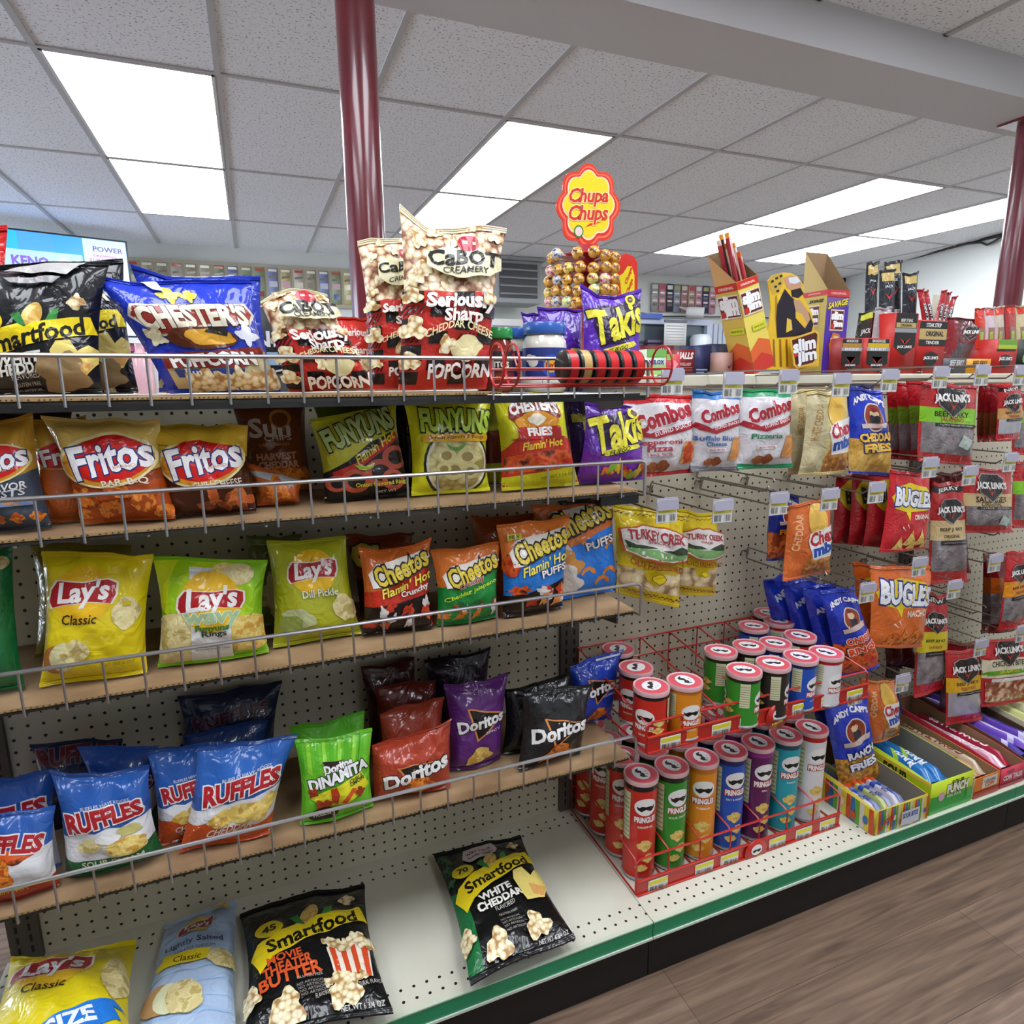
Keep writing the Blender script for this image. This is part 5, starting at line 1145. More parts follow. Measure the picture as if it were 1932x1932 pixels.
def rack(z, x0, x1, hf, hb_, cols, label, yb=-.02, yf=-.335):
    t = thing('can_rack', ((x0+x1)/2, -.18, z), label, 'wire rack', 'red wire can racks')
    def W(name, pts, r=.0022, **k): mb = MB(); mb.tube(pts, r, RED, 6, **k); build(name, mb, parent=t)
    mb = MB(); mb.bbox((x0,yf-.004,z-.001), (x1,yf-.0005,z+.036), RED); mb.bbox((x0,yf-.008,z-.001), (x1,yf-.002,z+.003), RED); mb.bbox((x0,yf-.007,z+.034), (x1,yf-.001,z+.038), RED)
    st = build('label_strip', mb, parent=t, smooth=False, bevel=.0008)
    n = 6; xs = [x0+(x1-x0)*f for f in (.09,.3,.42,.66,.8,.93)]
    for k, x in enumerate(xs):
        m2 = MB(); m2.bbox((x-.026,yf-.0055,z-.003), (x+.026,yf-.0042,z+.029), PAPER)
        flat(m2, (x-.025,yf-.0056,z-.002), (x+.025,yf-.0056,z-.002), (x+.025,yf-.0056,z+.028), (x-.025,yf-.0056,z+.028), R(0,.66,1,.98,'d9cf28')+barcode(.05,.1,.4,.55,k+3,10)+barcode(.5,.1,.95,.55,k+9,12), None, lift=.0002)
        build('price_label', m2, parent=st)
    m2 = MB(); bx = x0+(x1-x0)*.545; m2.lathe([(.0001,0),(.033,0),(.033,.003),(.0001,.003)], (bx,yf-.006,z+.012), RED, 32, ax=(0,-1,0))
    flat(m2, (bx-.033,yf-.0095,z-.021), (bx+.033,yf-.0095,z-.021), (bx+.033,yf-.0095,z+.045), (bx-.033,yf-.0095,z+.045), logo(.52,.6,.5)+T('Pringles', .5, .28, .5, 'd8c43c', h=.14, rot=12, bold=.04), None, lift=.0003)
    build('round_badge', m2, parent=st)
    W('front_rail', [(x0,yf+.001,z), (x0,yf+.001,z+hf-.008), (x0+.008,yf+.001,z+hf), (x1-.008,yf+.001,z+hf), (x1,yf+.001,z+hf-.008), (x1,yf+.001,z)], .0026)
    W('back_rail', [(x0,yb,z), (x0,yb,z+hb_), (x1,yb,z+hb_), (x1,yb,z)], .0024); W('back_lower_rail', [(x0,yb,z+hb_*.55), (x1,yb,z+hb_*.55)])
    for k in range(cols+1):
        x = x0+(x1-x0)*k/cols
        W('divider', [(x,yf+.002,z+.002), (x,yf+.002,z+hf-.006), (x,yf+.010,z+hf+.001), (x,yb,z+hb_), (x,yb,z+.002), (x,yf+.002,z+.002)], .0021)
        if k < cols:
            for f in (.33, .67):
                xx = x+(x1-x0)/cols*f; W('floor_wire', [(xx,yf,z), (xx,yb,z)], .0018)
    return t
rack(.1515, 1.186, 1.800, .088, .13, 7, 'lower red wire rack of tall cans standing on the base deck')
rack(.502, 1.200, 1.852, .068, .115, 7, 'upper red wire rack of small cans hung from the pegboard')
# ------------------------------------------------------------------ sweets boxes on the base deck
def tray(label, x0, x1, y0, y1, hf, hb_, out, inn, fa, sa=None, z=.1515, lip=.0, scoop=0):
    """open counter box: low printed front, sides rising to the back"""
    t = thing('sweets_box', ((x0+x1)/2, (y0+y1)/2, z), label, 'sweets box', 'open boxes of sweets on the base deck')
    O = card(out) if isinstance(out, str) else out; W_ = .002
    mb = MB(); mb.bbox((x0,y0,z), (x1,y1,z+W_), O); build('box_bottom', mb, parent=t, smooth=False)
    mb = MB(); mb.bbox((x0,y0,z), (x1,y0+W_,z+hf), O); flat(mb, (x0,y0-.0002,z), (x1,y0-.0002,z), (x1,y0-.0002,z+hf), (x0,y0-.0002,z+hf), fa, None); build('printed_front', mb, parent=t)
    for nm, x in (('left_side', x0), ('right_side', x1-W_)):
        mb = MB(); ys = y0+(y1-y0)*.25
        mb.prism([(y0+W_,z+W_),(y1-W_,z+W_),(y1-W_,z+hb_),(ys,z+hf+(hb_-hf)*.4),(y0+W_,z+hf)], 0, W_, inn if nm[0] == 'l' and False else O, O=(x,0,0), X=(0,1,0), Y=(0,0,1), Z=(1,0,0))
        mb.prism([(y0+W_,z+W_),(y1-W_,z+W_),(y1-W_,z+hb_-.0006),(ys,z+hf+(hb_-hf)*.4-.0006),(y0+W_,z+hf-.0006)], 0, .0004, inn, O=(x+W_ if nm[0] == 'l' else x-.0004,0,0), X=(0,1,0), Y=(0,0,1), Z=(1,0,0))
        if nm[0] == 'l' and sa: flat(mb, (x-.0003,y1,z), (x-.0003,y0,z), (x-.0003,y0,z+hf), (x-.0003,y1,z+hf), sa, None)
        build(nm, mb, parent=t, smooth=False) if False else build(nm, mb, parent=t)
    mb = MB(); mb.bbox((x0,y1-W_,z), (x1,y1,z+hb_), O); mb.bbox((x0+W_,y1-W_-.0005,z+W_), (x1-W_,y1-W_,z+hb_-.001), inn); build('back_wall', mb, parent=t, smooth=False)
    return t
def stick(name, label, p, L, w_, h_, col, art=(), rz=0, cat='sweet bar', group=None, tilt=0):
    """flat wrapped bar lying front to back"""
    mb = MB(); nu, nv = 6, 10; G = []; 
    cz, sz = math.cos(rz), math.sin(rz)
    for j in range(nv+1):
        for i in range(nu+1):
            u, v = i/nu-.5, j/nv-.5
            hh = h_*max(0, (1-abs(2*u)**3))**.5*max(0, 1-abs(2*v)**12)**.5 + .0012*math.sin(j*2.1+i)*(abs(2*u) < .9)
            x, y = u*w_, v*L
            G.append(Vector((p[0]+x*cz-y*sz, p[1]+x*sz+y*cz, p[2]+hh+tilt*y)))
    N_ = grid_normals(G, nu, nv); surf(mb, G, N_, nu, nv, list(art), L/w_, film(col), lift=.0003)
    w2 = nu+1; fs = []
    for j in range(nv):
        for i in range(nu): fs.append((j*w2+i, (j+1)*w2+i, (j+1)*w2+i+1, j*w2+i+1))
    mb.add([Vector((g.x, g.y, p[2]-.0004+tilt*((g.y-p[1])))) for g in G], fs, film(col), [Vector((0,0,-1))]*len(G))
    o = build(name, mb); tag(o, label, cat, group); return o
STR = []; GBR = mat('77736a', .85, name='grey_board')
q = random.Random(5)
for k in range(22): STR += P([(k/22,0),(k/22+.045,0),(k/22+.03,1),(k/22-.01,1)], ['d8c23c','c0481c','2c6a9c','5c9c2c','cfc9b8'][k % 5])
for k in range(8): STR += E(.08+.12*k, .3+.4*((k*7) % 3)/3, .025, .04, ['c0481c','2c6a9c','dcd4c0'][k % 3])
tray('rainbow striped sweets box with wrapped sweets, leftmost of the row', 1.850, 2.036, -.402, -.10, .068, .085, 'c9b43c', GBR, STR+T('EXTREME', .2, .6, .2, 'c0281c', h=.07, rot=20, bold=.05)+R(.45,.1,.8,.7,'c9cdd6')+T('SOUR BITES', .62, .5, .3, '2a4a9c', h=.08, bold=.04), STR)
for k in range(7): stick('sour_sweet', f'wrapped rainbow sour sweet, number {("one","two","three","four","five","six","seven")[k]} from the left in the striped box', (1.868+.022*k, -.25, .172+.006*(k % 2)), .25, .022, .02, ['8a8fb0','b9b4c4','6c7cae','a9b06c'][k % 4], R(.1,.3,.9,.36,'2c4a9c')+R(.1,.4,.9,.46,'c9481c')+R(.1,.5,.9,.55,'3c8a3c')+T('SOUR', .5, .2, .8, '26306a', h=.5, rot=90), group='sour sweets in the striped box')
for k in range(3): stick('sour_straws', ['blue sour straw packet under the leftmost one in the lime box','blue sour straw packet under the middle one in the lime box','blue sour straw packet under the right one in the lime box'][k], (2.078+.042*k, -.215, .154), .29, .042, .044, '1f6fb4', group='sour straw packets in the lime box')
SOUR = P([(0,0),(1,0),(1,.42),(0,.55)], '2c9c3c') + T('SOUR', .62, .82, .3, '2a3a10', h=.11, bold=.04) + T('PUNCH', .62, .66, .5, 'e6eadc', h=.17, bold=.06, out='1a2a10', ow=.05) + E(.25,.5,.07,.08,'c9a0b4') + T('REAL SOUR', .55, .44, .34, 'dfe8c4', h=.05) + R(.85,.2,.97,.5,'4caa4c')
tray('lime green sour straw box with blue packets inside', 2.048, 2.215, -.402, -.06, .092, .112, 'b4c81c', GBR, SOUR, P([(0,.0),(1,.0),(1,1),(0,1)], 'a9c01c')+T('SOUR', .7, .7, .22, '26300c', h=.12, rot=0, bold=.05)+R(0,.9,1,1,'d8b43c'))
for k in range(3): stick('sour_straws', ['blue sour straw packet nearest the left side of the lime box','middle blue sour straw packet in the lime box','blue sour straw packet right of the middle in the lime box'][k], (2.078+.042*k, -.215, .197+.008*(k % 2)), .29, .042, .024, '1f6fb4', P([(0,.3),(1,.5),(1,.55),(0,.36)], '9cc43c')+T('PUNCH', .5, .3, 1.6, 'e0e8ee', h=.5, rot=78, bold=.05, out='1a4a2a', ow=.03)+R(0,.86,1,.97,'9cc43c'), group='sour straw packets in the lime box')
def tall_tray(label, x0, x1, out, inn, fa, sa, hf=.06, hb_=.1): return tray(label, x0, x1, -.402, -.05, hf, hb_, out, inn, fa, sa)
tall_tray('orange and white caramel chew box', 2.226, 2.330, 'd6701c', BROWN, R(0,.35,1,1,'d8772a')+R(.3,.4,.9,.95,'d4d0c8')+T('CARAMEL', .6, .75, .5, '55504a', h=.08)+T('COW', .6, .56, .4, 'c9501c', h=.14, bold=.04)+R(0,0,1,.3,'a8301c'), R(0,0,1,1,'d6d2cc')+T('COW TALES', .62, .6, .5, 'd0561c', h=.16, bold=.05)+B(.2,.6,.1,'1c1a1a',4,k=.4)+B(.3,.4,.08,'1c1a1a',7,k=.5), hb_=.085)
tall_tray('pink caramel chew box', 2.338, 2.442, 'c4344c', BROWN, T('NEW', .4, .8, .3, '6a5a60', h=.12)+T('COW TALES', .5, .5, .8, 'e6d4d8', h=.16, bold=.05)+R(0,.1,1,.2,'a82840'), [], hb_=.1)
CH = 'caramel chew sticks'
for b, (x0, cols, nm) in enumerate(((2.238, ('c9b49c','d9d0c4','b98a5c'), 'orange and white'), (2.350, ('c9345c','d8a0b4','e0d4d8','a81c3c'), 'pink'))):
    for k in range(4): stick('chew_stick', f'{["leftmost","second","third","rightmost"][k]} wrapped caramel chew stick in the {nm} box', (x0+.011+.022*k, -.22, .185), .3, .02, .02+.008*(k % 2), cols[k % len(cols)], T('COW TALES', .5, .5, 9, 'e8e0e4' if b else '7a3a1c', h=.6, rot=90, bold=.03), group=CH)
tall_tray('brown sided box of purple candy ropes', 2.452, 2.600, '6c4a34', mat('4c3424', .8), R(0,0,1,1,'7a3a5c'), [], hb_=.11)
RP = 'candy ropes in long packets'
for k in range(5): stick('candy_rope', f'{["leftmost","second","third","fourth","rightmost"][k]} purple candy rope packet over the brown sided box', (2.47+.026*k, -.20, .215+.008*(k % 2)), .36, .025, .014, ['4a3a9c','6c4ab4','c9c4d8','5c3ca4','2c2c7c'][k], P([(0,.1),(1,.15),(1,.2),(0,.15)], 'c4bce0'), group=RP)
tray('white edged box of yellow green candy ropes', 2.612, 2.80, -.402, -.05, .07, .12, 'd0ccb0', BROWN, R(0,0,1,1,'b4c04c'), [])
for k in range(6): stick('candy_rope', f'{["leftmost","second","third","fourth","fifth","rightmost"][k]} pale yellow candy rope packet at the right edge', (2.635+.027*k, -.20, .225+.008*(k % 2)), .36, .026, .014, ['b9b87c','cdd08c','8c9450','d8d4a8','c0c47c','a8b05c'][k], P([(0,.1),(1,.15),(1,.2),(0,.15)], '5c5c28'), group=RP)
tray('dark green candy box at the far right end of the deck', 2.812, 3.0, -.402, -.05, .08, .13, '1f4a2a', BROWN, R(0,0,1,1,'d8c83c'), [])
# ------------------------------------------------------------------ jars, basket, lollipops on the topmost shelf
def jar(label, px, pyt, y, r, lidc, glass, lab, art, zb=1.2655):
    c = at(px, 700, 'y', y); h = at(px, pyt, 'y', y).z - zb; x = c.x
    t = thing('dip_jar', (x, y, zb), label, 'jar', 'dip jars')
    mb = MB(); mb.lathe([(.001,0), (r*.86,.001), (r*.98,.008), (r,.018), (r,h*.66), (r*.97,h*.74), (r*.84,h*.82), (r*.82,h*.86)], (x,y,zb), glass, 36); build('jar_body', mb, parent=t)
    mb = MB(); nu = 36; G = []; NN = []
    for j in range(3):
        for i in range(nu+1):
            th = 2*PI*i/nu - PI/2 - .5; n = Vector((math.cos(th), math.sin(th), 0)); G.append(Vector((x,y,zb+h*.14+h*.5*j/2))+n*(r+.0006)); NN.append(n)
    surf(mb, G, NN, nu, 2, art, h*.5/(2*PI*r), ink(lab), lift=.0003); build('label', mb, parent=t)
    mb = MB(); mb.lathe([(r*.9,h*.83), (r*.95,h*.84), (r*.97,h*.86), (r*.97,h*.97), (r*.93,h), (.001,h)], (x,y,zb), mat(lidc, .3, coat=.4), 40); build('lid', mb, parent=t)
jar('green lidded salsa jar right of the tallest popcorn bag', 934, 620, -.17, .037, '1f8a3c', mat('7a2418', .1, coat=1), '2c2420', T('TOSTITOS', .0, .6, .3, 'e8e0d8', h=.05, bold=.04)+T('TOSTITOS', .97, .6, .3, 'e8e0d8', h=.05, bold=.04)+R(0,0,1,.35,'7a1c14')+T('SALSA', .02, .2, .1, 'd8a43c', h=.03))
DIPA = E(.06,.5,.075,.075,'2a50c0')+E(.06,.5,.05,.05,'d8b02c')+T("Lay's", .06, .5, .08, 'a81c20', h=.045, bold=.04)+E(.93,.62,.04,.04,'d8d4cc')+E(.9,.7,.03,.03,'d8d4cc')+R(0,0,1,.1,'d8d4c8')
jar('small blue lidded dip jar behind the large one', 973, 620, -.10, .035, '2c5cae', mat('dcd8cc', .12, coat=1), '283c86', DIPA)
jar('large blue lidded white dip jar behind the red basket', 1027, 610, -.175, .045, '2c5cae', mat('e0ddd2', .12, coat=1), '26387e', DIPA)
t = thing('wire_basket', (1.02,-.35,1.276), 'red oval wire basket hooked over the topmost rail', 'basket')
bx0, bx1, by, bz = .862, 1.192, -.352, 1.3145
def loop(x, n=20): return [(x+.010*math.cos(a*2*PI/n)*0, by+.033*math.sin(a*2*PI/n), bz+.036*math.cos(a*2*PI/n)) for a in range(n)]
for x in (bx0, bx0+.028, bx1): mb = MB(); mb.tube(loop(x), .0022, RED, 6, closed=True); build('end_loop', mb, parent=t)
for a in (-100, -130, -155, 180, 155, 125, 100):
    an = math.radians(a); mb = MB(); mb.tube([(bx0, by+.033*math.sin(an), bz+.036*math.cos(an)), (bx1, by+.033*math.sin(an), bz+.036*math.cos(an))], .0019, RED, 6); build('long_wire', mb, parent=t)
for x in (bx0+.05, bx1-.05): mb = MB(); mb.tube([(x,by+.033,bz), (x,YF+.0005,bz+.02), (x,YF-.004,bz+.023), (x,YF+.004,bz+.016)], .0018, RED, 6); build('hook', mb, parent=t)
for k in range(6):
    x = .982+.0265*k; gold = k in (1,)
    tt = thing('chewing_tin', (x, by, bz-.03), f'{["leftmost","second","third","fourth","fifth","rightmost"][k]} round black tin lying on edge in the red basket' + (', gold banded' if gold else ', red banded'), 'tin', 'round tins in the red basket')
    mb = MB(); mb.lathe([(.0001,0), (.026,0), (.0285,.002), (.0285,.023), (.026,.025), (.0001,.025)], (x,by,bz-.002), mat('141313', .35, coat=.3), 36, ax=(1,0,0)); build('tin_body', mb, parent=tt)
    mb = MB(); mb.lathe([(.0289,.006), (.0289,.021)], (x,by,bz-.002), ink('b9995c' if gold else 'c01c20'), 36, ax=(1,0,0)); build('band', mb, parent=tt)
# lollipop stand
LC = Vector((1.318, .17, 1.303))
t = thing('lollipop_stand', LC, 'round lollipop stand topped by a yellow flower shaped sign', 'display stand')
mb = MB(); mb.lathe([(.001,0), (.085,0), (.085,.012), (.03,.02), (.026,.33), (.001,.335)], LC, mat('a81c20', .4), 28); build('core', mb, parent=t)
for z in (.12, .165, .21, .255, .30):
    mb = MB(); mb.lathe([(.026,z), (.078,z), (.078,z+.004), (.026,z+.004)], LC, mat('b8222a', .4), 28); build('ring_tray', mb, parent=t)
sy = .17
def pp(pts, y, col, mb, k=0, th=0):
    vs = [at(px, py, 'y', y) - Vector((0, .0004*k, 0)) for px, py in pts]
    bm = bmesh.new(); f = bm.faces.new([bm.verts.new((v.x, v.z, 0)) for v in vs]); bm.normal_update()
    if f.normal.z < 0: f.normal_flip()
    bmesh.ops.triangulate(bm, faces=[f]); bm.verts.index_update()
    V = [Vector((v.co.x, vs[0].y, v.co.y)) for v in bm.verts]; F_ = [[v.index for v in ff.verts] for ff in bm.faces]
    mb.add(V, F_, ink(col) if isinstance(col, str) else col)
    if th:
        n = len(vs); fr = vs; bk = [v+Vector((0,th,0)) for v in vs]
        mb.add(fr+bk, [(i, (i+1) % n, n+(i+1) % n, n+i) for i in range(n)], ink(col) if isinstance(col, str) else col)
        mb.add([v+Vector((0,th,0)) for v in V], [f_[::-1] for f_ in F_], ink(col) if isinstance(col, str) else col)
    bm.free()
def tx(s, px0, py0, px1, y, col, mb, k=1, rot=0, h=None, bold=.03, shear=0, out=None):
    """lettering printed on the plane y, between two pixels on its centre line"""
    a = at(px0, py0, 'y', y); b = at(px1, py0, 'y', y); w_ = b.x-a.x; c = (a+b)/2
    hh = (at(px0, py0-h/2, 'y', y).z - at(px0, py0+h/2, 'y', y).z) if h else None
    S = 1.6*w_
    flat(mb, (c.x-S/2, y-.0004*k, c.z-S/2), (c.x+S/2, y-.0004*k, c.z-S/2), (c.x+S/2, y-.0004*k, c.z+S/2), (c.x-S/2, y-.0004*k, c.z+S/2),
         T(s, .5, .5, w_/S, col, h=hh/S if hh else None, rot=rot, bold=bold, shear=shear, out=out, ow=.04), None, lift=.0002)
def flower(cx, cy, rx, ry, sc_): return [(cx+rx*sc_*(.93+.17*abs(math.cos(4*a)))*math.sin(a), cy-ry*sc_*(.93+.17*abs(math.cos(4*a)))*math.cos(a)) for a in [2*PI*i/70 for i in range(70)]]
mb = MB(); pp(flower(1110,389,55,74,1), sy, 'd0301c', mb, 0, .004)
pp(flower(1110,389,55,74,.93), sy, 'e06a4c', mb, 1); pp(flower(1110,388,55,74,.88), sy, 'c82a1c', mb, 2); pp(flower(1110,387,55,74,.82), sy, 'dcc9a4', mb, 3); pp(flower(1110,386,55,74,.77), sy, 'dcc41c', mb, 4)
tx('Chupa', 1073, 373, 1147, sy, 'c8301c', mb, 6, 5, 36, shear=.3, bold=.03, out='e8d8a0'); tx('Chups', 1072, 406, 1147, sy, 'c8301c', mb, 6, 5, 38, shear=.3, bold=.03, out='e8d8a0')
pp([(1100,432),(1112,422),(1136,418),(1122,424),(1106,428)], sy, 'c8301c', mb, 5)
pp([(1091+9*math.cos(a*.4), 437+12*math.sin(a*.4)) for a in range(16)], sy, '2c7a2c', mb, 6); pp([(1091+7*math.cos(a*.4), 437+9*math.sin(a*.4)) for a in range(16)], sy, 'd9c0bc', mb, 7)
build('flower_sign', mb, parent=t, smooth=False)
mb = MB(); a = at(1112,464,'y',sy); mb.tube([(a.x,sy+.006,LC.z+.33), (a.x,sy+.006,a.z+.02)], .006, mat('d8606a', .4), 10); build('sign_post', mb, parent=t)
mb = MB(); ypl = .085
pp([(1168,482),(1182,478),(1196,484),(1203,496),(1203,612),(1164,612)], ypl, 'c0281c', mb, 0, .003); pp([(1169,520),(1176,515),(1184,502),(1192,503),(1197,520),(1197,552),(1186,560),(1172,556)], ypl, 'd8c21c', mb, 1); pp([(1166,554),(1200,560),(1200,572),(1165,566)], ypl, 'd0601c', mb, 1)
tx('Chupa', 1172, 520, 1200, ypl, 'c8301c', mb, 3, 70, 9); tx('Chups', 1176, 540, 1200, ypl, 'c8301c', mb, 3, 70, 9)
build('red_side_panel', mb, parent=t, smooth=False)
mb = MB(); tri = []
LCOL = [spotted('lolly_%d' % k, a_, b_, 110, c_, .35, .65, rough=.2, coat=.6) for k, (a_, b_, c_) in enumerate((('c98428','6a2e16','d8a848'),('c9b43c','8c2c3c','e0d070'),('3c4a7c','d8a040','c0c4cc'),('c93c6c','d8b450','e0c0c4'),('5ca08c','d8c450','e0d8a0')))]
ROWS = [[(680,790,0),(715,755,2),(880,745,0),(1010,735,0),(1100,765,0),(1175,785,0)], [(670,890,3),(735,880,0),(810,865,1),(900,855,0),(1005,865,0),(1105,855,0),(1170,865,0)],
        [(655,975,0),(725,960,2),(800,960,0),(890,950,0),(1000,945,1),(1095,950,3),(1170,950,0)], [(655,1065,1),(715,1045,0),(795,1045,0),(885,1045,0),(1010,1035,4),(1095,1032,0),(1165,1035,0)],
        [(660,1135,3),(715,1130,2),(800,1132,4),(870,1135,0),(950,1130,0)]]
PL = {}
RW = ('top', 'second', 'middle', 'fourth', 'lowest')
for ri, row in enumerate(ROWS):
    for ci, (zx, zy, kind) in enumerate(row):
        px, py = 880+zx/4.2, 300+zy/4.2; d = ray(px, py)
        ox, oy = CP.x-LC.x, CP.y-LC.y; A = d.x**2+d.y**2; Bq = 2*(ox*d.x+oy*d.y); Cq = ox*ox+oy*oy-.105**2; D = Bq*Bq-4*A*Cq
        tt = (-Bq-math.sqrt(D))/(2*A) if D > 0 else -Bq/(2*A)
        p = CP+d*tt; dirn = Vector((p.x-LC.x, p.y-LC.y, 0)).normalized(); rz = math.atan2(dirn.y, dirn.x)
        p = Vector((LC.x, LC.y, p.z)) + dirn*min(.115, Vector((p.x-LC.x, p.y-LC.y)).length)
        lb = f'{["leftmost","second","third","fourth","fifth","sixth","seventh"][ci]} lollipop from the left in the {RW[ri]} row of the stand'
        if kind not in PL:
            o = thing('lollipop', (0,0,0), lb, 'lollipop', 'wrapped lollipops on the stand')
            m2 = MB(); m2.lathe([(.0148*math.sin(a), -.0148*math.cos(a)) for a in [PI*i/10 for i in range(11)]], (0,0,0), LCOL[kind], 18, ax=(1,0,0)); build('wrapped_head', m2, parent=o)
            m2 = MB(); m2.tube([(-.012,0,0), (-.065,0,0)], .0018, mat('d8d8d4', .5), 6); build('stick', m2, parent=o); PL[kind] = o
            m2 = MB(); m2.lathe([(.0075,-.0165), (.005,-.0135), (.009,-.010)], (0,0,0), LCOL[kind], 14, ax=(1,0,0)); build('wrapper_twist', m2, parent=o)
            o.location = p; o.rotation_euler[2] = rz
        else: copy_tree(PL[kind], p, lb, rz)
# ------------------------------------------------------------------ boxes standing on the top shelf
ZT = 1.3035
def X(px, y): return at(px, 700, 'y', y).x
def Zp(px, py, y): return at(px, py, 'y', y).z
def cbox(name, label, px0, px1, pyt, y, dep, col, art=(), side=None, cat='box', group='boxes on the top shelf', top=None, tilt=0):
    x0, x1 = X(px0, y), X(px1, y); zt = Zp((px0+px1)/2, pyt, y)
    mb = MB(); mb.bbox((x0,y,ZT), (x1,y+dep,zt), card(col)); 
    flat(mb, (x0,y-.0002,ZT), (x1,y-.0002,ZT), (x1,y-.0002,zt), (x0,y-.0002,zt), list(art), None)
    if side: flat(mb, (x0-.0003,y+dep,ZT), (x0-.0003,y,ZT), (x0-.0003,y,zt), (x0-.0003,y+dep,zt), side, None)
    o = build(name, mb); tag(o, label, cat, group); return o
cbox('sweets_carton', 'green and white lozenge carton seen through the red basket end', 1219, 1256, 659, .05, .05, 'c9d4c0', R(0,0,1,.35,'8cb86c')+R(0,.7,1,1,'6aa44c')+T('NEW BREEZE' if False else 'MELOX', .5, .5, .8, '1c3c7c', h=.2, bold=.05, out='e8e8e8', ow=.03))
cbox('sweets_carton', 'pink and green fruit lozenge carton beside the green and white one', 1257, 1282, 668, .05, .05, 'c9404c', R(0,.7,.5,1,'7ab04c')+R(0,.0,1,.12,'e0c8c8')+B(.55,.5,.25,'e08090',4,k=.2))
HL = T('HALLS', .55, .75, .8, 'e4dcd8', h=.26, shear=.3, bold=.05)+T('RELIEF', .6, .42, .5, 'c8a8a8', h=.1)+R(.25,.28,.9,.3,'a87070')+R(.25,.18,.9,.2,'a87070')
cbox('cough_drop_box', 'dark red cough drop box behind the others, further back', 1216, 1270, 652, .17, .06, '6e1620', T('HALLS', .6, .85, .5, 'c8b0b0', h=.14, shear=.3, bold=.05))
cbox('cough_drop_box', 'dark red cough drop box left of the navy one', 1268, 1309, 659, .10, .07, '7e1820', HL)
cbox('navy_display_carton', 'open navy carton with a stepped cut-out front', 1310, 1340, 652, .10, .07, '1c2450', R(.1,.15,.8,.2,'8a94b8')+R(.1,.07,.6,.1,'8a94b8'))
cbox('navy_display_carton', 'right half of the stepped navy carton with grey packets', 1341, 1378, 649, .12, .07, '1a2048', R(.0,.35,.5,.42,'7c86a0')+R(0,.55,.5,.6,'7c86a0')+R(.0,.7,.5,.74,'7c86a0'))
cbox('small_tan_carton', 'tan carton with a dark tick, left of the leaning stick box', 1357, 1381, 665, .06, .05, 'b08a80', P([(.6,.4),(.75,.25),(.95,.5),(.75,.35)], '26222a')+R(0,0,.0,.2,'c9a0a0'))
SLJ = lambda cx, cy, w: R(cx-w*.5,cy-.12,cx+w*.5,cy+.13,'d8c8b0')+R(cx-w*.46,cy-.105,cx+w*.46,cy+.115,'5c1c1c')+T('slim', cx, cy+.058, w*.88, 'eceae8', h=w*.46, bold=.07)+T('jim', cx+w*.06, cy-.05, w*.76, 'eceae8', h=w*.46, bold=.07)+R(cx-w*.44,cy-.1,cx-w*.2,cy-.04,'b8241c')
def slim_box(label, px0, px1, py_b, pyt_f, pyt_b, y, dep, tilt, fa, sa, base, inner):
    """upright counter carton of meat sticks, cut low in front, leaning by tilt in the picture plane"""
    x0, x1 = X(px0, y), X(px1, y); hf = Zp(px0, pyt_f, y)-ZT; hb_ = Zp(px0, pyt_b, y)-ZT
    O = Vector((x0, y, ZT+.001)); Rm = Matrix.Rotation(tilt, 3, 'Y') if tilt else Matrix.Identity(3)
    def W3(x, yy, z): return O + Rm @ (Vector((x, yy, z))-O)
    t = thing('stick_carton', ((x0+x1)/2, y+dep/2, ZT), label, 'stick carton', 'tall cartons of meat sticks')
    def part(nm, q, art, ma): mb = MB(); flat(mb, *[W3(*p) for p in q], art, ma); q2 = [W3(*p) for p in q]; n = (q2[1]-q2[0]).cross(q2[3]-q2[0]).normalized(); mb.quad([p-n*.0012 for p in q2][::-1], BROWN); build(nm, mb, parent=t)
    part('front_panel', [(x0,y,ZT),(x1,y,ZT),(x1,y,ZT+hf),(x0,y,ZT+hf)], fa, card(base[0]))
    mb = MB(); a, b, c, d = W3(x0,y+dep,ZT), W3(x0,y,ZT), W3(x0,y,ZT+hf), W3(x0,y+dep,ZT+hb_)
    flat(mb, W3(x0,y+dep,ZT), W3(x0,y,ZT), W3(x0,y,ZT+hf), W3(x0,y+dep,ZT+hf), sa, card(base[1])); mb.quad([W3(x0,y+dep,ZT+hf), W3(x0,y,ZT+hf), d], card(base[2] if len(base) > 2 else base[1]))
    mb.quad([p+Vector((.0015,0,0)) for p in (b, a, d, c)], BROWN); build('side_panel', mb, parent=t)
    mb = MB(); mb.quad([W3(x1,y,ZT), W3(x1,y+dep,ZT), W3(x1,y+dep,ZT+hb_), W3(x1,y,ZT+hf)], card(base[1])); mb.quad([W3(x1-.0015,y+dep,ZT), W3(x1-.0015,y,ZT), W3(x1-.0015,y,ZT+hf), W3(x1-.0015,y+dep,ZT+hb_)], BROWN); build('side_panel', mb, parent=t)
    part('back_panel', [(x1,y+dep,ZT),(x0,y+dep,ZT),(x0,y+dep,ZT+hb_),(x1,y+dep,ZT+hb_)], [], card(base[0]))
    mb = MB(); mb.quad([W3(x0,y+dep-.002,ZT), W3(x1,y+dep-.002,ZT), W3(x1,y+dep-.002,ZT+hb_), W3(x0,y+dep-.002,ZT+hb_)], BROWN); mb.quad([W3(x0,y,ZT),W3(x0,y+dep,ZT),W3(x1,y+dep,ZT),W3(x1,y,ZT)], card(base[1])); build('carton_inside', mb, parent=t)
    return t, W3, x0, x1, hf, hb_
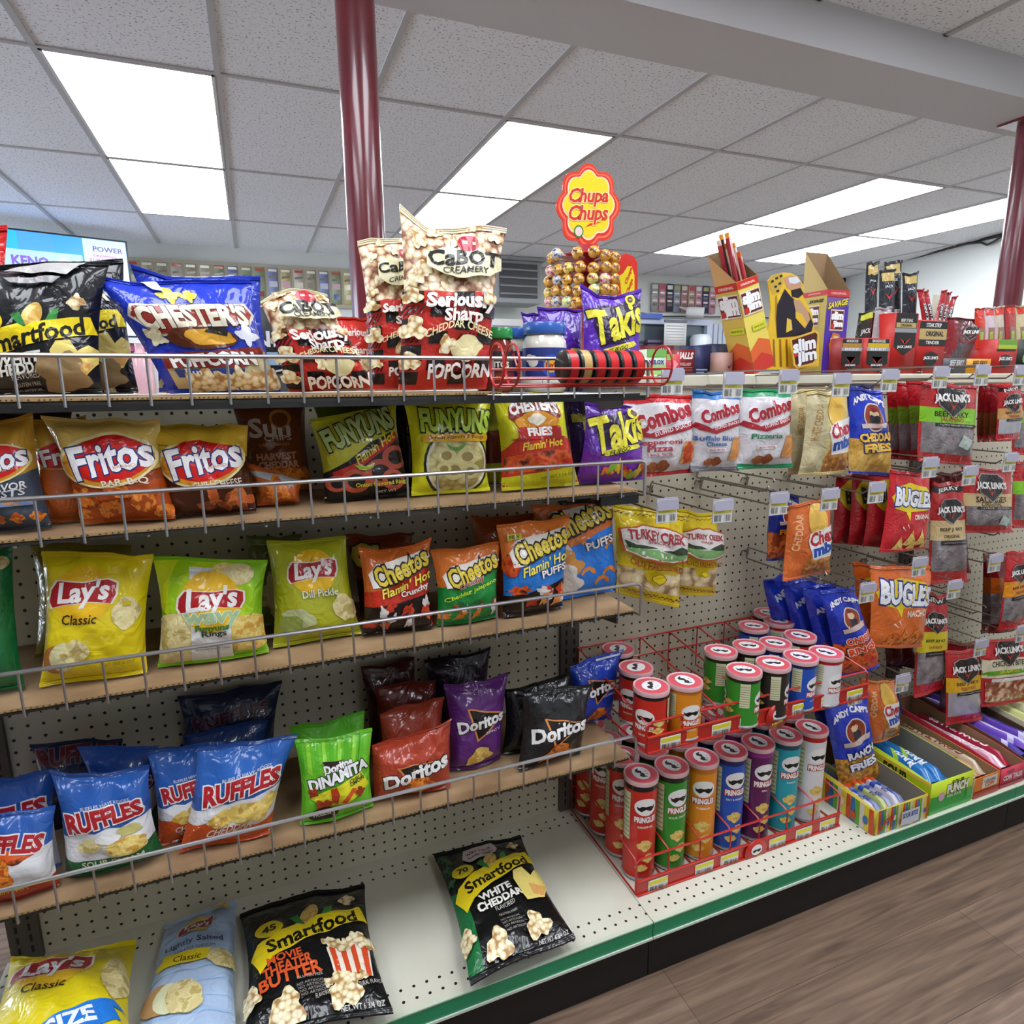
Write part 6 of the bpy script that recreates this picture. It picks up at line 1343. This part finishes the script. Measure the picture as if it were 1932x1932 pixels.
YA = P([(0,0),(1,0),(1,.3),(.5,.36),(0,.25)], 'd0602c')+P([(0,0),(1,0),(1,.12),(.5,.2),(0,.12)], 'c03428')+R(0,.92,1,1,'c0281c')+T('ORIGINAL', .5, .955, .7, 'e4d4c8', h=.09)+SLJ(.5,.75,.94)+R(.3,.45,.96,.52,'c9c82c')+T('SNACK STICKS', .62, .485, .5, '3a3a10', h=.06)
tt, W3, x0, x1, hf, hb_ = slim_box('yellow and red meat stick carton leaning to the left', 1424, 1462, 695, 525, 462, -.002, .085, -.33, YA, YA, ('d8c454','cfae48','c9985c'), 0)
for k in range(7):
    mb = MB(); f = (k+.5)/7; a = W3(x0+(x1-x0)*(.12+.76*f), .012+.05*((k*3) % 5)/5, ZT+.02); b = W3(x0+(x1-x0)*(.12+.76*f)-.006*(k % 3), .012+.06*((k*3) % 5)/5, ZT+hb_+.028-.012*(k % 3)-(.03 if k > 4 else 0))
    mb.tube([a, b], .0058, film(['8c1c24','a83038','c9a48c','26181a'][k % 4]), 8); mb.tube([b, b+(b-a).normalized()*.014], .006, film(['d88a30','d8c0b0','c9602c'][k % 3]), 5)
    tag(build('meat_stick', mb), f'{["leftmost","second","third","fourth","fifth","sixth","rightmost"][k]} wrapped meat stick in the leaning yellow carton', 'meat stick', 'meat sticks in the leaning carton')
# printed card standee
ys = .02
t = thing('standee', (X(1500, ys), ys, ZT), 'printed card standee of a caped bearded figure over a red plinth card', 'standee')
mb = MB()
pp([(1446,698),(1446,640),(1450,618),(1455,585),(1452,550),(1449,530),(1458,519),(1476,514),(1492,515),(1506,522),(1517,540),(1514,556),(1522,572),(1532,590),(1536,620),(1534,640),(1545,640),(1545,690),(1500,699)], ys, 'd4ae2c', mb, 0, .004)
pp([(1449,530),(1458,519),(1476,514),(1478,532),(1470,552),(1456,556)], ys, 'b8983c', mb, 1)
for a_, b_ in ((1454,530),(1462,524),(1470,520),(1460,540),(1468,534),(1464,548)): pp([(a_,b_),(a_+5,b_-2),(a_+6,b_+2),(a_+1,b_+4)], ys, '2a2014', mb, 2)
pp([(1478,524),(1492,519),(1506,524),(1514,540),(1508,546),(1494,548),(1484,542)], ys, 'b98a6c', mb, 1); pp([(1487,524),(1503,522),(1510,531),(1500,536),(1489,534)], ys, 'c9ccd8', mb, 2); pp([(1492,548),(1510,543),(1516,554),(1506,562),(1494,560)], ys, '1c1618', mb, 2)
pp([(1466,575),(1480,545),(1492,560),(1510,575),(1526,590),(1534,612),(1530,628),(1500,634),(1466,637),(1464,600)], ys, '1e1624', mb, 3)
pp([(1496,566),(1508,566),(1524,588),(1528,602),(1518,620),(1504,604)], ys, 'b08a6c', mb, 4); pp([(1500,588),(1512,592),(1522,612),(1516,618),(1500,600)], ys, 'd0a82c', mb, 5); pp([(1484,600),(1492,604),(1494,622),(1482,628)], ys, 'd0b040', mb, 5)
for xx in (1458, 1470, 1482): pp([(xx,640),(xx+3,640),(xx+5,692),(xx+1,692)], ys, '8c5a14', mb, 2)
for (xx, c_) in ((1462,'a87c1c'),(1468,'e0c040')): pp([(xx,560),(xx+3,556),(xx+8,600),(xx+4,640),(xx,600)], ys, c_, mb, 1)
build('printed_card', mb, parent=t, smooth=False)
mb = MB(); ys2 = -.004
pp([(1491,640),(1539,623),(1546,628),(1543,680),(1535,688),(1504,695),(1498,690)], ys2, 'd4a83c', mb, 0, .003); pp([(1494,642),(1538,627),(1542,631),(1539,677),(1533,684),(1506,691),(1501,687)], ys2, '4a1414', mb, 1)
tx('slim', 1495, 650, 1538, ys2, 'e4e2e4', mb, 3, 12, 26, bold=.05); tx('jim', 1503, 674, 1540, ys2, 'e4e2e4', mb, 3, 10, 30, bold=.05); pp([(1497,664),(1503,662),(1506,672),(1499,674)], ys2, 'b8241c', mb, 2)
build('logo_plate', mb, parent=t, smooth=False)
mb = MB(); mb.lathe([(.001,0), (.055,0), (.055,.003), (.001,.003)], (X(1505,.02),.045,ZT), RED, 30); build('base', mb, parent=t)
PU = P([(0,0),(1,0),(1,.82),(0,.75)], '4a2a94')+R(0,.92,1,1,'b83030')+T('ORIGINAL', .5, .96, .7, 'd8b0a8', h=.08)+T('SAVAGE', .5, .84, .95, 'd8c82c', h=.2, rot=12, shear=.4, bold=.04, out='26143c', ow=.03)+SLJ(.5,.64,.6)+P([(.2,.35),(.35,.5),(.65,.48),(.8,.35),(.75,.2),(.6,.1),(.4,.02),(.3,.2)], 'b8681c')+E(.5,.28,.2,.14,'2c1a34')+B(.5,.42,.22,'c9b090',4,k=.3,ry=.1)
tt = slim_box('tall brown backed purple meat stick carton right of the standee', 1549, 1590, 698, 545, 462, .03, .09, 0, PU, R(0,.94,1,1,'b83030')+T('ORIGINAL', .5, .97, .5, 'd8b0a8', h=.05)+T('SAVAGE', .6, .88, .6, '1a1410', h=.1, shear=.4, bold=.05)+SLJ(.5,.7,.5), ('6a4c8c','b8a44c','b39a5c'), 0)
# red dried meat cartons
def vshield(cx, cy, w, y0=.12): return P([(cx-w,.72),(cx+w,.72),(cx+w,.28),(cx,y0),(cx-w,.28)], '171313')+P([(cx-w*.55,.48),(cx-w*.1,.3),(cx,.33),(cx+w*.1,.3),(cx+w*.55,.48),(cx+w*.15,.36),(cx,.25),(cx-w*.15,.36)], 'b0281c')+T("JACK LINK'S", cx, .24, w*1.1, 'e0dcd8', h=.07, bold=.05)
RB = lambda band: vshield(.5,.4,.4)+R(.1,.86,.9,.98,'191414')+T('SMOKEHOUSE', .5, .92, .5, 'e0d8d0', h=.08)+R(.1,.74,.9,.86,band)+R(.06,.64,.94,.74,'9a989a')+T('BEEF', .5, .69, .6, 'd8d8d8', h=.07)
MC = 'red cartons of dried meat'
cbox('dried_meat_carton', 'leftmost small red dried meat carton with a black shield', 1580, 1624, 638, -.004, .1, '8c1c1c', RB('a87c2c'), group=MC)
cbox('dried_meat_carton', 'second small red dried meat carton, yellow band, black shield', 1627, 1676, 638, -.004, .1, 'b8241c', RB('c9a81c'), group=MC)
cbox('dried_meat_carton', 'taller red carton with a pointed black label and tan band', 1678, 1722, 590, -.004, .09, 'c0241c', P([(.05,1),(.95,1),(.95,.45),(.5,.3),(.05,.45)], '1a1616')+R(.08,.76,.92,.84,'b09a5c')+R(.03,.68,.97,.75,'8f8d90')+T('ORIGINAL', .5, .8, .5, '2a2418', h=.08)+P([(.25,.6),(.45,.5),(.55,.5),(.75,.6),(.55,.54),(.5,.48),(.45,.54)], 'b8301c')+T("JACK LINK'S", .5, .44, .62, 'e0dcd8', h=.1, bold=.05)+T('BEEF STEAK', .5, .88, .5, 'd8d8d8', h=.09), group=MC)
cbox('dried_meat_carton', 'red carton with a wide tan band and an open flap', 1726, 1777, 604, -.004, .09, 'b8221c', R(0,.84,1,.98,'161212')+T('STEAK STRIP', .5, .91, .55, 'e0dcd8', h=.1)+R(0,.64,1,.84,'b59c62')+T('ORIGINAL', .55, .75, .66, '26201a', h=.13, bold=.05)+R(0,.53,1,.64,'161212')+T('TENDER', .5, .585, .5, 'e0dcd8', h=.08)+P([(.25,.36),(.5,.42),(.75,.36),(.7,.2),(.5,.12),(.3,.2)], '1a1414')+T("JACK LINK'S", .5, .29, .54, 'e0dcd8', h=.1, bold=.05), group=MC)
cbox('dried_meat_carton', 'low dark grey fronted dried meat carton', 1776, 1821, 676, -.004, .09, '47484c', T('BEEF JERKY', .6, .65, .6, 'd8d8d8', h=.2, shear=.3)+R(.05,.3,.5,.36,'8a8a8c'), group=MC)
cbox('dried_meat_carton', 'low yellow fronted dried meat carton', 1822, 1867, 677, -.004, .09, 'd8941c', T('BEEF JERKY', .55, .62, .62, '3a2410', h=.2, shear=.2)+T('TERIYAKI', .5, .28, .4, 'b05a1c', h=.12), group=MC)
cbox('dried_meat_carton', 'red carton with a green and yellow square label', 1870, 1914, 640, -.004, .09, 'b8221c', R(.15,.72,.95,.98,'a9b82c')+R(.15,.84,.95,.98,'5c9c2c')+R(.1,.66,.9,.71,'1a1414')+P([(.28,.5),(.5,.56),(.78,.5),(.72,.28),(.5,.16),(.34,.28)], '1a1414')+T("JACK LINK'S", .52, .42, .56, 'e0dcd8', h=.12, bold=.05), group=MC)
cbox('dried_meat_carton', 'black carton with a green mark at the right edge', 1916, 1975, 641, -.004, .09, '16201a', E(.3,.45,.15,.12,'6cb82c')+T('ZERO', .45, .25, .5, '6cb82c', h=.15), group=MC)
bag('dried_meat_bag', 'dark red and grey dried meat bag standing slanted in the grey carton', 'dried meat bag', ((1786,600),(1862,600),(1822,690),(1776,690)), '5c1820', R(0,0,1,.42,'46464a')+P([(0,0),(.3,.3),(.2,1),(0,1)], '7a1a20')+shield(.68,.68,.45), y=.045, Th=.02, seed=170, res=(12,12), group=DM, lean=.1, wr=.6)
def pk(label, q_, y, col, art, cat='meat stick', nm='meat_stick_pack', **k): return bag(nm, label, cat, q_, col, art, y=y, **{**dict(Th=.012, lean=.05, res=(8,10), pinch=0, wr=.5, group='dried meat packs standing in the cartons'), **k})
BK = R(.1,.84,.9,.97,'b59c5c')+P([(.25,.68),(.5,.58),(.75,.68),(.5,.62)], 'c03c34')+T('JACK', .5, .76, .5, 'd8d8d8', h=.14)+T('BEEF', .5, .38, .6, 'd8d8d8', h=.16, bold=.04)+R(.15,.05,.85,.25,'5c2c30')
pk('tall black meat pack at the back, leftmost of four', ((1634,495),(1658,492),(1650,650),(1630,650)), .07, '1d2026', BK, seed=171)
pk('tall black meat pack furthest back behind the others', ((1668,494),(1700,491),(1700,650),(1672,650)), .085, '1d2026', BK, seed=172)
pk('tall black meat pack in the middle of the four', ((1660,510),(1688,507),(1688,650),(1656,650)), .06, '22262e', BK, seed=173)
pk('tall black meat pack, rightmost of four', ((1704,514),(1732,511),(1726,650),(1700,650)), .06, '22262e', BK, seed=174)
pk('leaning black and yellow meat pack over the small red cartons', ((1622,590),(1650,582),(1634,690),(1604,690)), .035, '26241e', R(.1,.84,.9,.97,'b8b82c')+T('JACK', .5, .6, .6, 'd8d8d8', h=.3), seed=175)
pk('clear grey meat pack leaning over the small red cartons', ((1652,580),(1684,578),(1668,690),(1638,690)), .045, 'a3a3a6', P([(.3,0),(.4,0),(.5,.9),(.4,.9)], '77777c'), seed=176)
for k, (a_, b_, c_, d_) in enumerate(((1736,546,1752,640),(1745,548,1760,640),(1782,548,1760,640),(1790,552,1768,640),(1800,560,1775,640))):
    pk(f'{["leftmost","second","middle","fourth","rightmost"][k]} red meat stick fanning out of the wide banded carton', ((a_-5,b_),(a_+6,b_-2),(c_+5,d_),(c_-6,d_)), .03+.008*k, 'a02028', R(.2,.1,.8,.7,'1c1618')+T('JACK LINKS', .5, .45, 3, 'd8d4d4', h=.5, rot=90), seed=180+k, res=(6,8))
for k, (a_, c_) in enumerate(((1838,'c0301c'),(1856,'c9b8c0'),(1874,'c0b4a4'),(1896,'a83838'),(1916,'c8b890'))):
    pk(f'{["leftmost","second","middle","fourth","rightmost"][k]} clear meat pack in the row at the far right', ((a_,582-1.5*k),(a_+19,580-1.5*k),(a_+20,660),(a_+2,660)), .05, c_, R(.2,.0,.8,.5,'8a6a5c')+R(.1,.8,.9,1,'c8301c')+R(.3,.2,.6,.4,'9cae4c'), seed=190+k)
cbox('folded_card_sign', 'white card standing behind the red meat sticks', 1746, 1772, 556, .12, .004, 'c4c0ae', [], group=None)
# ------------------------------------------------------------------ far side of the shop
YB = 5.13
a = at(-60, 424, 'z', 2.40); b = at(236, 458, 'z', 2.40); dv = (b-a).normalized(); up = Vector((0,0,1)); nn = dv.cross(up)*1
a = b - dv*1.25
t = thing('television', (a+b)/2-up*.7, 'wall screen with a blue lottery picture at the upper left', 'television')
mb = MB(); e = .012
q8 = [a-up*.72-dv*e, b-up*.72+dv*e, b-up*.72+dv*e-nn*.05, a-up*.72-dv*e-nn*.05, a+up*e-dv*e, b+up*e+dv*e, b+up*e+dv*e-nn*.05, a+up*e-dv*e-nn*.05]
mb.hexa([q8[0],q8[1],q8[2],q8[3],q8[4],q8[5],q8[6],q8[7]], mat('1a1a20', .3)); build('casing', mb, parent=t, smooth=False)
em = lambda c, s=.9: mat(c, .3, emit=s, name='screen_'+c)
mb = MB(); flat(mb, a-up*.71+nn*.002, b-up*.71+nn*.002, b+nn*.002, a+nn*.002, R(0,0,.45,1,em('2fb0e8'))+R(.45,0,.62,1,em('4a9ce8'))+R(.34,.1,.76,.82,em('a9c8f0'))+R(.34,.5,.76,.57,em('c0409c'))+T('KENO', .5, .71, .18, em('7a5cb8'), h=.06, bold=.04)+E(.66,.72,.03,.03,em('dce8f8'))+R(.77,0,1,1,em('c0d4f8'))+T('POWER', .9, .9, .16, em('5c4c80'), h=.03)+T('$100 MILLION', .88, .78, .17, em('b04c80'), h=.025)+T('DRAWING', .88, .83, .12, em('b04c80'), h=.015)+E(.31,.66,.02,.02,em('d8c43c')), em('3f9ce0'), lift=.001); build('screen', mb, parent=t)
q = random.Random(11)
mb = MB(); c0, c1 = at(240,489,'y',YB-.01), at(1030,520,'y',YB-.01)
mb.bbox((c0.x,YB-.012,c0.z-.34), (1.75,YB,c0.z+.02), mat('a39a86', .7)); tag(build('ticket_board', mb, smooth=False), 'tan board of lottery tickets along the back wall, left', 'board')
TC = ['a59c84','b5ac96','9a927c','b8b0a4','c9a8a0','5c6c94','26282e','8c9a7c','7c84a8','b8ac7c']
for k in range(19):
    x = c0.x+.03+.112*k; hh = .30; c_ = TC[q.randrange(10)] if k > 5 else TC[k % 4]
    if x > 1.7: break
    mb = MB(); yy = YB-.0165; z0 = c0.z-.005-hh
    mb.bbox((x-.044,yy,z0), (x+.044,yy+.004,c0.z-.01), card(c_))
    flat(mb, (x-.044,yy-.0004,z0), (x+.044,yy-.0004,z0), (x+.044,yy-.0004,c0.z-.01), (x-.044,yy-.0004,c0.z-.01), R(.1,.9,.9,.97,'ded8c8' if k % 3 else 'b04c3c')+R(.1,.45,.9,.62,['d4ccb8','8a8270','b9b8c4','c4a0a8'][k % 4])+P([(.1,.7),(.9,.74),(.9,.8),(.1,.76)], '77705f')+R(.2,.15,.8,.3,['a8a08c','3c4c8c','c8c0a8','8c3c3c'][(k*3) % 4]), None)
    tag(build('lottery_ticket', mb, smooth=False), f'lottery ticket strip, {["1st","2nd","3rd","4th","5th","6th","7th","8th","9th","10th","11th","12th","13th","14th","15th","16th","17th","18th","19th"][k]} from the left on the tan board', 'lottery ticket', 'lottery ticket strips, left board')
c0 = at(1228,533,'y',YB); c1 = at(1345,530,'y',YB)
TD = ['a3a39a','c08c94','3c3c40','8c94a4','a8786c','b49a84','c88c98','32385c','c8909c']
for k in range(9):
    x = c0.x+.05+.102*k; z1 = 2.40; z0 = 2.09; yy = YB-.0165; mb = MB(); mb.bbox((x-.046,yy,z0), (x+.046,yy+.004,z1), card(TD[k]))
    flat(mb, (x-.046,yy-.0004,z0), (x+.046,yy-.0004,z0), (x+.046,yy-.0004,z1), (x-.046,yy-.0004,z1), R(.1,.8,.9,.95,['c9c9c0','b84c5c','d8dcdc','a8a468'][k % 4])+R(.15,.2,.85,.3,'6a5c60')+R(.15,.35,.85,.42,'d8c0c4')+R(.15,.5,.85,.58,'7c6c70')+R(.15,.64,.85,.7,'d8ccd0'), None)
    tag(build('lottery_ticket', mb, smooth=False), f'{["1st","2nd","3rd","4th","5th","6th","7th","8th","9th"][k]} lottery ticket strip from the left above the serving window', 'lottery ticket', 'lottery ticket strips, right')
# unit heater
ha, hbx = at(925, 488, 'y', 4.7), at(1022, 488, 'y', 4.7); hz = at(975, 572, 'y', 4.7).z
t = thing('unit_heater', ((ha.x+hbx.x)/2, 4.8, hz), 'grey ceiling hung unit heater with louvres', 'heater')
GR = mat('9a9b9d', .5); mb = MB(); mb.bbox((ha.x,4.7,hz), (hbx.x,5.05,ha.z), GR); build('housing', mb, parent=t, smooth=False, bevel=.01)
mb = MB(); mb.bbox((ha.x+.09,4.69,hz+.05), (hbx.x-.05,4.702,ha.z-.03), mat('4a4b4d', .6)); build('grille_opening', mb, parent=t, smooth=False)
for k in range(4): mb = MB(); z = hz+.09+.075*k; mb.box(((ha.x+hbx.x)/2+.02,4.688,z), (hbx.x-ha.x-.15,.03,.012), mat('96989a', .4), rx=.5); build('louvre', mb, parent=t, smooth=False)
mb = MB(); mb.bbox((ha.x,4.66,ha.z), (hbx.x+.03,5.05,ha.z+.03), GR); build('top_flange', mb, parent=t, smooth=False)
# serving window and things round it
wa, wb, wz0 = at(1195, 606, 'y', 5.05), at(1338, 606, 'y', 5.05), 1.35
mb = MB(); z1 = at(1260,612,'y',5.05).z
for q4 in (((wa.x-.6),wa.x-.55,wz0,z1),(wb.x-.03,wb.x+.05,wz0,z1),(wa.x-.6,wb.x+.05,z1,z1+.06),(wa.x-.6,wb.x+.05,wz0-.05,wz0)): mb.bbox((q4[0],5.04,q4[2]), (q4[1],5.12,q4[3]), mat('b9c0d4', .5))
struct('window_20', mb, smooth=False)
mb = MB(); mb.bbox((wa.x-.55,5.10,wz0), (wb.x-.03,5.115,z1), mat('4c5860', .12, coat=1)); struct('window_21', mb, smooth=False)
mb = MB(); mb.bbox((wa.x-.6,5.0,z1+.055), (at(1250,600,'y',5.0).x,5.06,z1+.11), mat('3a58b0', .4)); tag(build('roller_blind', mb, smooth=False), 'blue edge of a rolled blind over the serving window', 'blind')
mb = MB()
x0 = wb.x+.06
for k in range(7): mb.bbox((x0+.07*k,5.03,wz0), (x0+.055+.07*k,5.045,z1+.02), mat('b4bccb', .6))
tag(build('vertical_blind', mb, smooth=False), 'white slatted panel right of the serving window', 'blind', kind='thing')
a, b = at(1254,608,'y',4.9), at(1294,652,'y',4.9)
mb = MB(); mb.bbox((a.x,4.9,b.z), (b.x,4.904,a.z), PAPER); flat(mb, (a.x,4.8995,b.z), (b.x,4.8995,b.z), (b.x,4.8995,a.z), (a.x,4.8995,a.z), [s_ for k in range(7) for s_ in R(.08,.08+.125*k,.9,.12+.125*k,'9a9aa0')], None)
tag(build('paper_notice', mb), 'white lined paper notice hanging before the serving window', 'notice')
mb = MB(); mb.box(((a.x+b.x)/2,4.9,a.z+.015), (b.x-a.x,.02,.03), mat('5c5f68', .4)); tag(build('notice_clip', mb, smooth=False), 'grey clip bar holding the paper notice', 'clip')
p = at(1318,590,'y',4.9); t = thing('security_camera', p, 'white bullet security camera above the serving window', 'security camera')
mb = MB(); mb.lathe([(.001,-.14), (.05,-.14), (.062,-.1), (.062,.06), (.001,.06)], p, mat('c9c9c6', .4), 20, ax=(.8,-.6,-.1)); build('camera_body', mb, parent=t)
mb = MB(); mb.lathe([(.056,.061), (.001,.063)], p, mat('0c0c0e', .2, coat=1), 20, ax=(.8,-.6,-.1)); build('lens', mb, parent=t)
mb = MB(); mb.tube([p+Vector((-.08,.05,.03)), p+Vector((-.1,.22,.08))], .012, WHITE, 8); build('mount', mb, parent=t)
p = at(1322,640,'y',5.0); mb = MB(); mb.lathe([(.001,.06), (.10,.05), (.13,.0), (.12,-.12), (.10,-.2)], p, mat('d4dce4', .3, coat=.4), 24); tag(build('plastic_tub', mb), 'white rounded plastic tub in the serving window', 'tub')
p = at(1236,645,'y',5.0)
for k in range(3): mb = MB(); mb.bbox((p.x-.12,4.97,p.z-.1+.045*k), (p.x+.16,5.05,p.z-.07+.045*k), mat(['3a2c44','26242c','5c4a6c'][k], .5)); tag(build('stacked_tray', mb, smooth=False), f'{["lowest","middle","top"][k]} dark tray stacked in the serving window', 'tray', 'dark trays in the serving window')
def cable(label, pts, r=.007): mb = MB(); mb.tube(pts, r, mat('1e1e20', .5), 6); tag(build('cable', mb), label, 'cable')
cable('thin black cable above the serving window', [at(x_, y_, 'y', 5.1) for x_, y_ in ((1190,590),(1215,591),(1245,597),(1290,597),(1340,598),(1390,597),(1450,600))])
def onwall(px, py, off=.06):
    n = Vector((math.cos(-.335), math.sin(-.335), 0)); c = Vector((6.05,1.0,0)) - n*off; return on_plane(px, py, n, n.dot(c))
cable('black cable sagging along the top of the right wall', [onwall(x_, y_) for x_, y_ in ((1590,512),(1640,503),(1700,492),(1740,482),(1790,468),(1840,455),(1880,446),(1900,440))], .012)
cable('second black cable looping on the right wall', [onwall(x_, y_, .09) for x_, y_ in ((1700,489),(1760,474),(1820,460),(1850,457),(1862,462),(1875,456),(1890,446))], .01)
# white wall cabinet with small goods, seen right of the purple carton
ca, cb = at(1596,545,'y',4.6), at(1638,612,'y',4.6)
t = thing('wall_cabinet', (ca.x, 4.7, cb.z-.3), 'white wall shelves of small goods right of the purple carton', 'shelving')
mb = MB()
for zz in (ca.z+.28, ca.z-.0, ca.z-.26, ca.z-.52): mb.bbox((ca.x-.2,4.6,zz-.02), (cb.x+.2,4.9,zz), WHITE)
mb.bbox((ca.x-.2,4.9,cb.z-.3), (cb.x+.2,4.92,ca.z+.3), mat('c9cacc', .6)); build('shelves', mb, parent=t, smooth=False)
for k in range(5):
    mb = MB(); x = ca.x-.15+.13*k; mb.bbox((x,4.63,ca.z+.0), (x+.045,4.72,ca.z+.16), mat('1c1c1e', .4)); tag(build('dark_bottle', mb, smooth=False, bevel=.01), f'{["leftmost","second","third","fourth","rightmost"][k]} dark bottle on the white wall shelves', 'bottle', 'dark bottles on the white wall shelves')
    mb = MB(); mb.bbox((x,4.63,ca.z-.26), (x+.09,4.75,ca.z-.13), card(['b9a070','d0b478','a8906c'][k % 3])); tag(build('small_carton', mb, smooth=False), f'{["leftmost","second","third","fourth","rightmost"][k]} tan carton on the white wall shelves', 'box', 'tan cartons on the white wall shelves')
# counters and signs glimpsed between the bags
mb = MB(); mb.bbox((-1.5,4.5,0), (2.4,4.95,1.62), mat('8f8e8a', .6)); mb.bbox((-1.55,4.45,1.62), (2.45,4.97,1.66), WHITE); mb.bbox((-1.5,4.48,1.56), (2.4,4.5,1.61), mat('a04870', .5)); mb.bbox((-1.5,4.485,1.2), (2.4,4.5,1.56), mat('2c2c32', .6)); tag(build('back_counter', mb, smooth=False), 'dark back counter with a white top and a magenta edge', 'counter')
p = at(506,640,'y',2.6); mb = MB(); mb.lathe([(.001,0), (.2,0), (.2,.01), (.001,.01)], p, mat('2a2c30', .5), 40, ax=(.1,-1,0))
mb.lathe([(.185,.011), (.175,.011)], p, ink('c9c9cc'), 40, ax=(.1,-1,0)); flat(mb, p+Vector((-.18,-.013,-.18)), p+Vector((.18,-.013,-.18)), p+Vector((.18,-.013,.18)), p+Vector((-.18,-.013,.18)), T('NE', .5, .5, .5, 'd8d8dc', h=.24)+P([(.1,.1),(.9,.1),(.8,.3),(.2,.3)], '8aa8c4'), None)
tag(build('round_sign', mb), 'round dark sign reading NE between the blue and plaid bags', 'sign')
mb = MB(); mb.tube([p+Vector((0,.0,-.2)), Vector((p.x,2.6,0))], .012, DARK, 8); mb.lathe([(.001,0),(.14,0),(.14,.015),(.001,.015)], (p.x,2.6,0), DARK, 24); tag(build('sign_post', mb), 'black post under the round dark sign', 'post')
for k, (px_, py_, c_, cl) in enumerate(((268,700,'d0a4ac','pale pink'),(286,712,'c8c4c0','white'),(296,700,'b83040','red'))):
    p = at(px_, py_, 'y', .12); mb = MB(); mb.lathe([(.001,0), (.02,.0), (.02,.07), (.008,.085), (.008,.1), (.001,.1)], (p.x,.12+.03*k,1.27), mat(c_, .3, coat=.4), 18); tag(build('small_bottle', mb), f'{cl} small bottle glimpsed left of the royal blue bag', 'bottle', 'small bottles behind the royal blue bag')
mb = MB(); mb.bbox((XL,.035,1.2), (XM-.001,.44,1.268), CREAM); tag(build('rear_shelf', mb, smooth=False), 'top shelf of the rear side behind the popcorn bags', 'shelf')
mb = MB(); p0, p1 = at(905,600,'y',4.3), at(1000,640,'y',4.3); mb.bbox((p0.x,4.3,1.2), (p1.x+.3,4.8,p0.z), mat('c4c4c2', .5)); mb.bbox((p0.x+.12,4.29,p0.z-.2), (p1.x-.1,4.3,p0.z-.06), mat('77797c', .5)); tag(build('white_freezer', mb, smooth=False), 'white cabinet beneath the unit heater', 'cabinet')
# ------------------------------------------------------------------ light and view
w = bpy.data.worlds.new('world'); sc.world = w; w.use_nodes = True
w.node_tree.nodes['Background'].inputs[0].default_value = (.72,.83,1,1); w.node_tree.nodes['Background'].inputs[1].default_value = 12.0
sc.view_settings.view_transform = 'Standard'; sc.view_settings.look = 'None'; sc.view_settings.gamma = 1
sc.view_settings.exposure = .04; sc.view_settings.use_curve_mapping = False
sc.cycles.use_denoising = True
sc.cycles.max_bounces = 6; sc.cycles.sample_clamp_indirect = 4
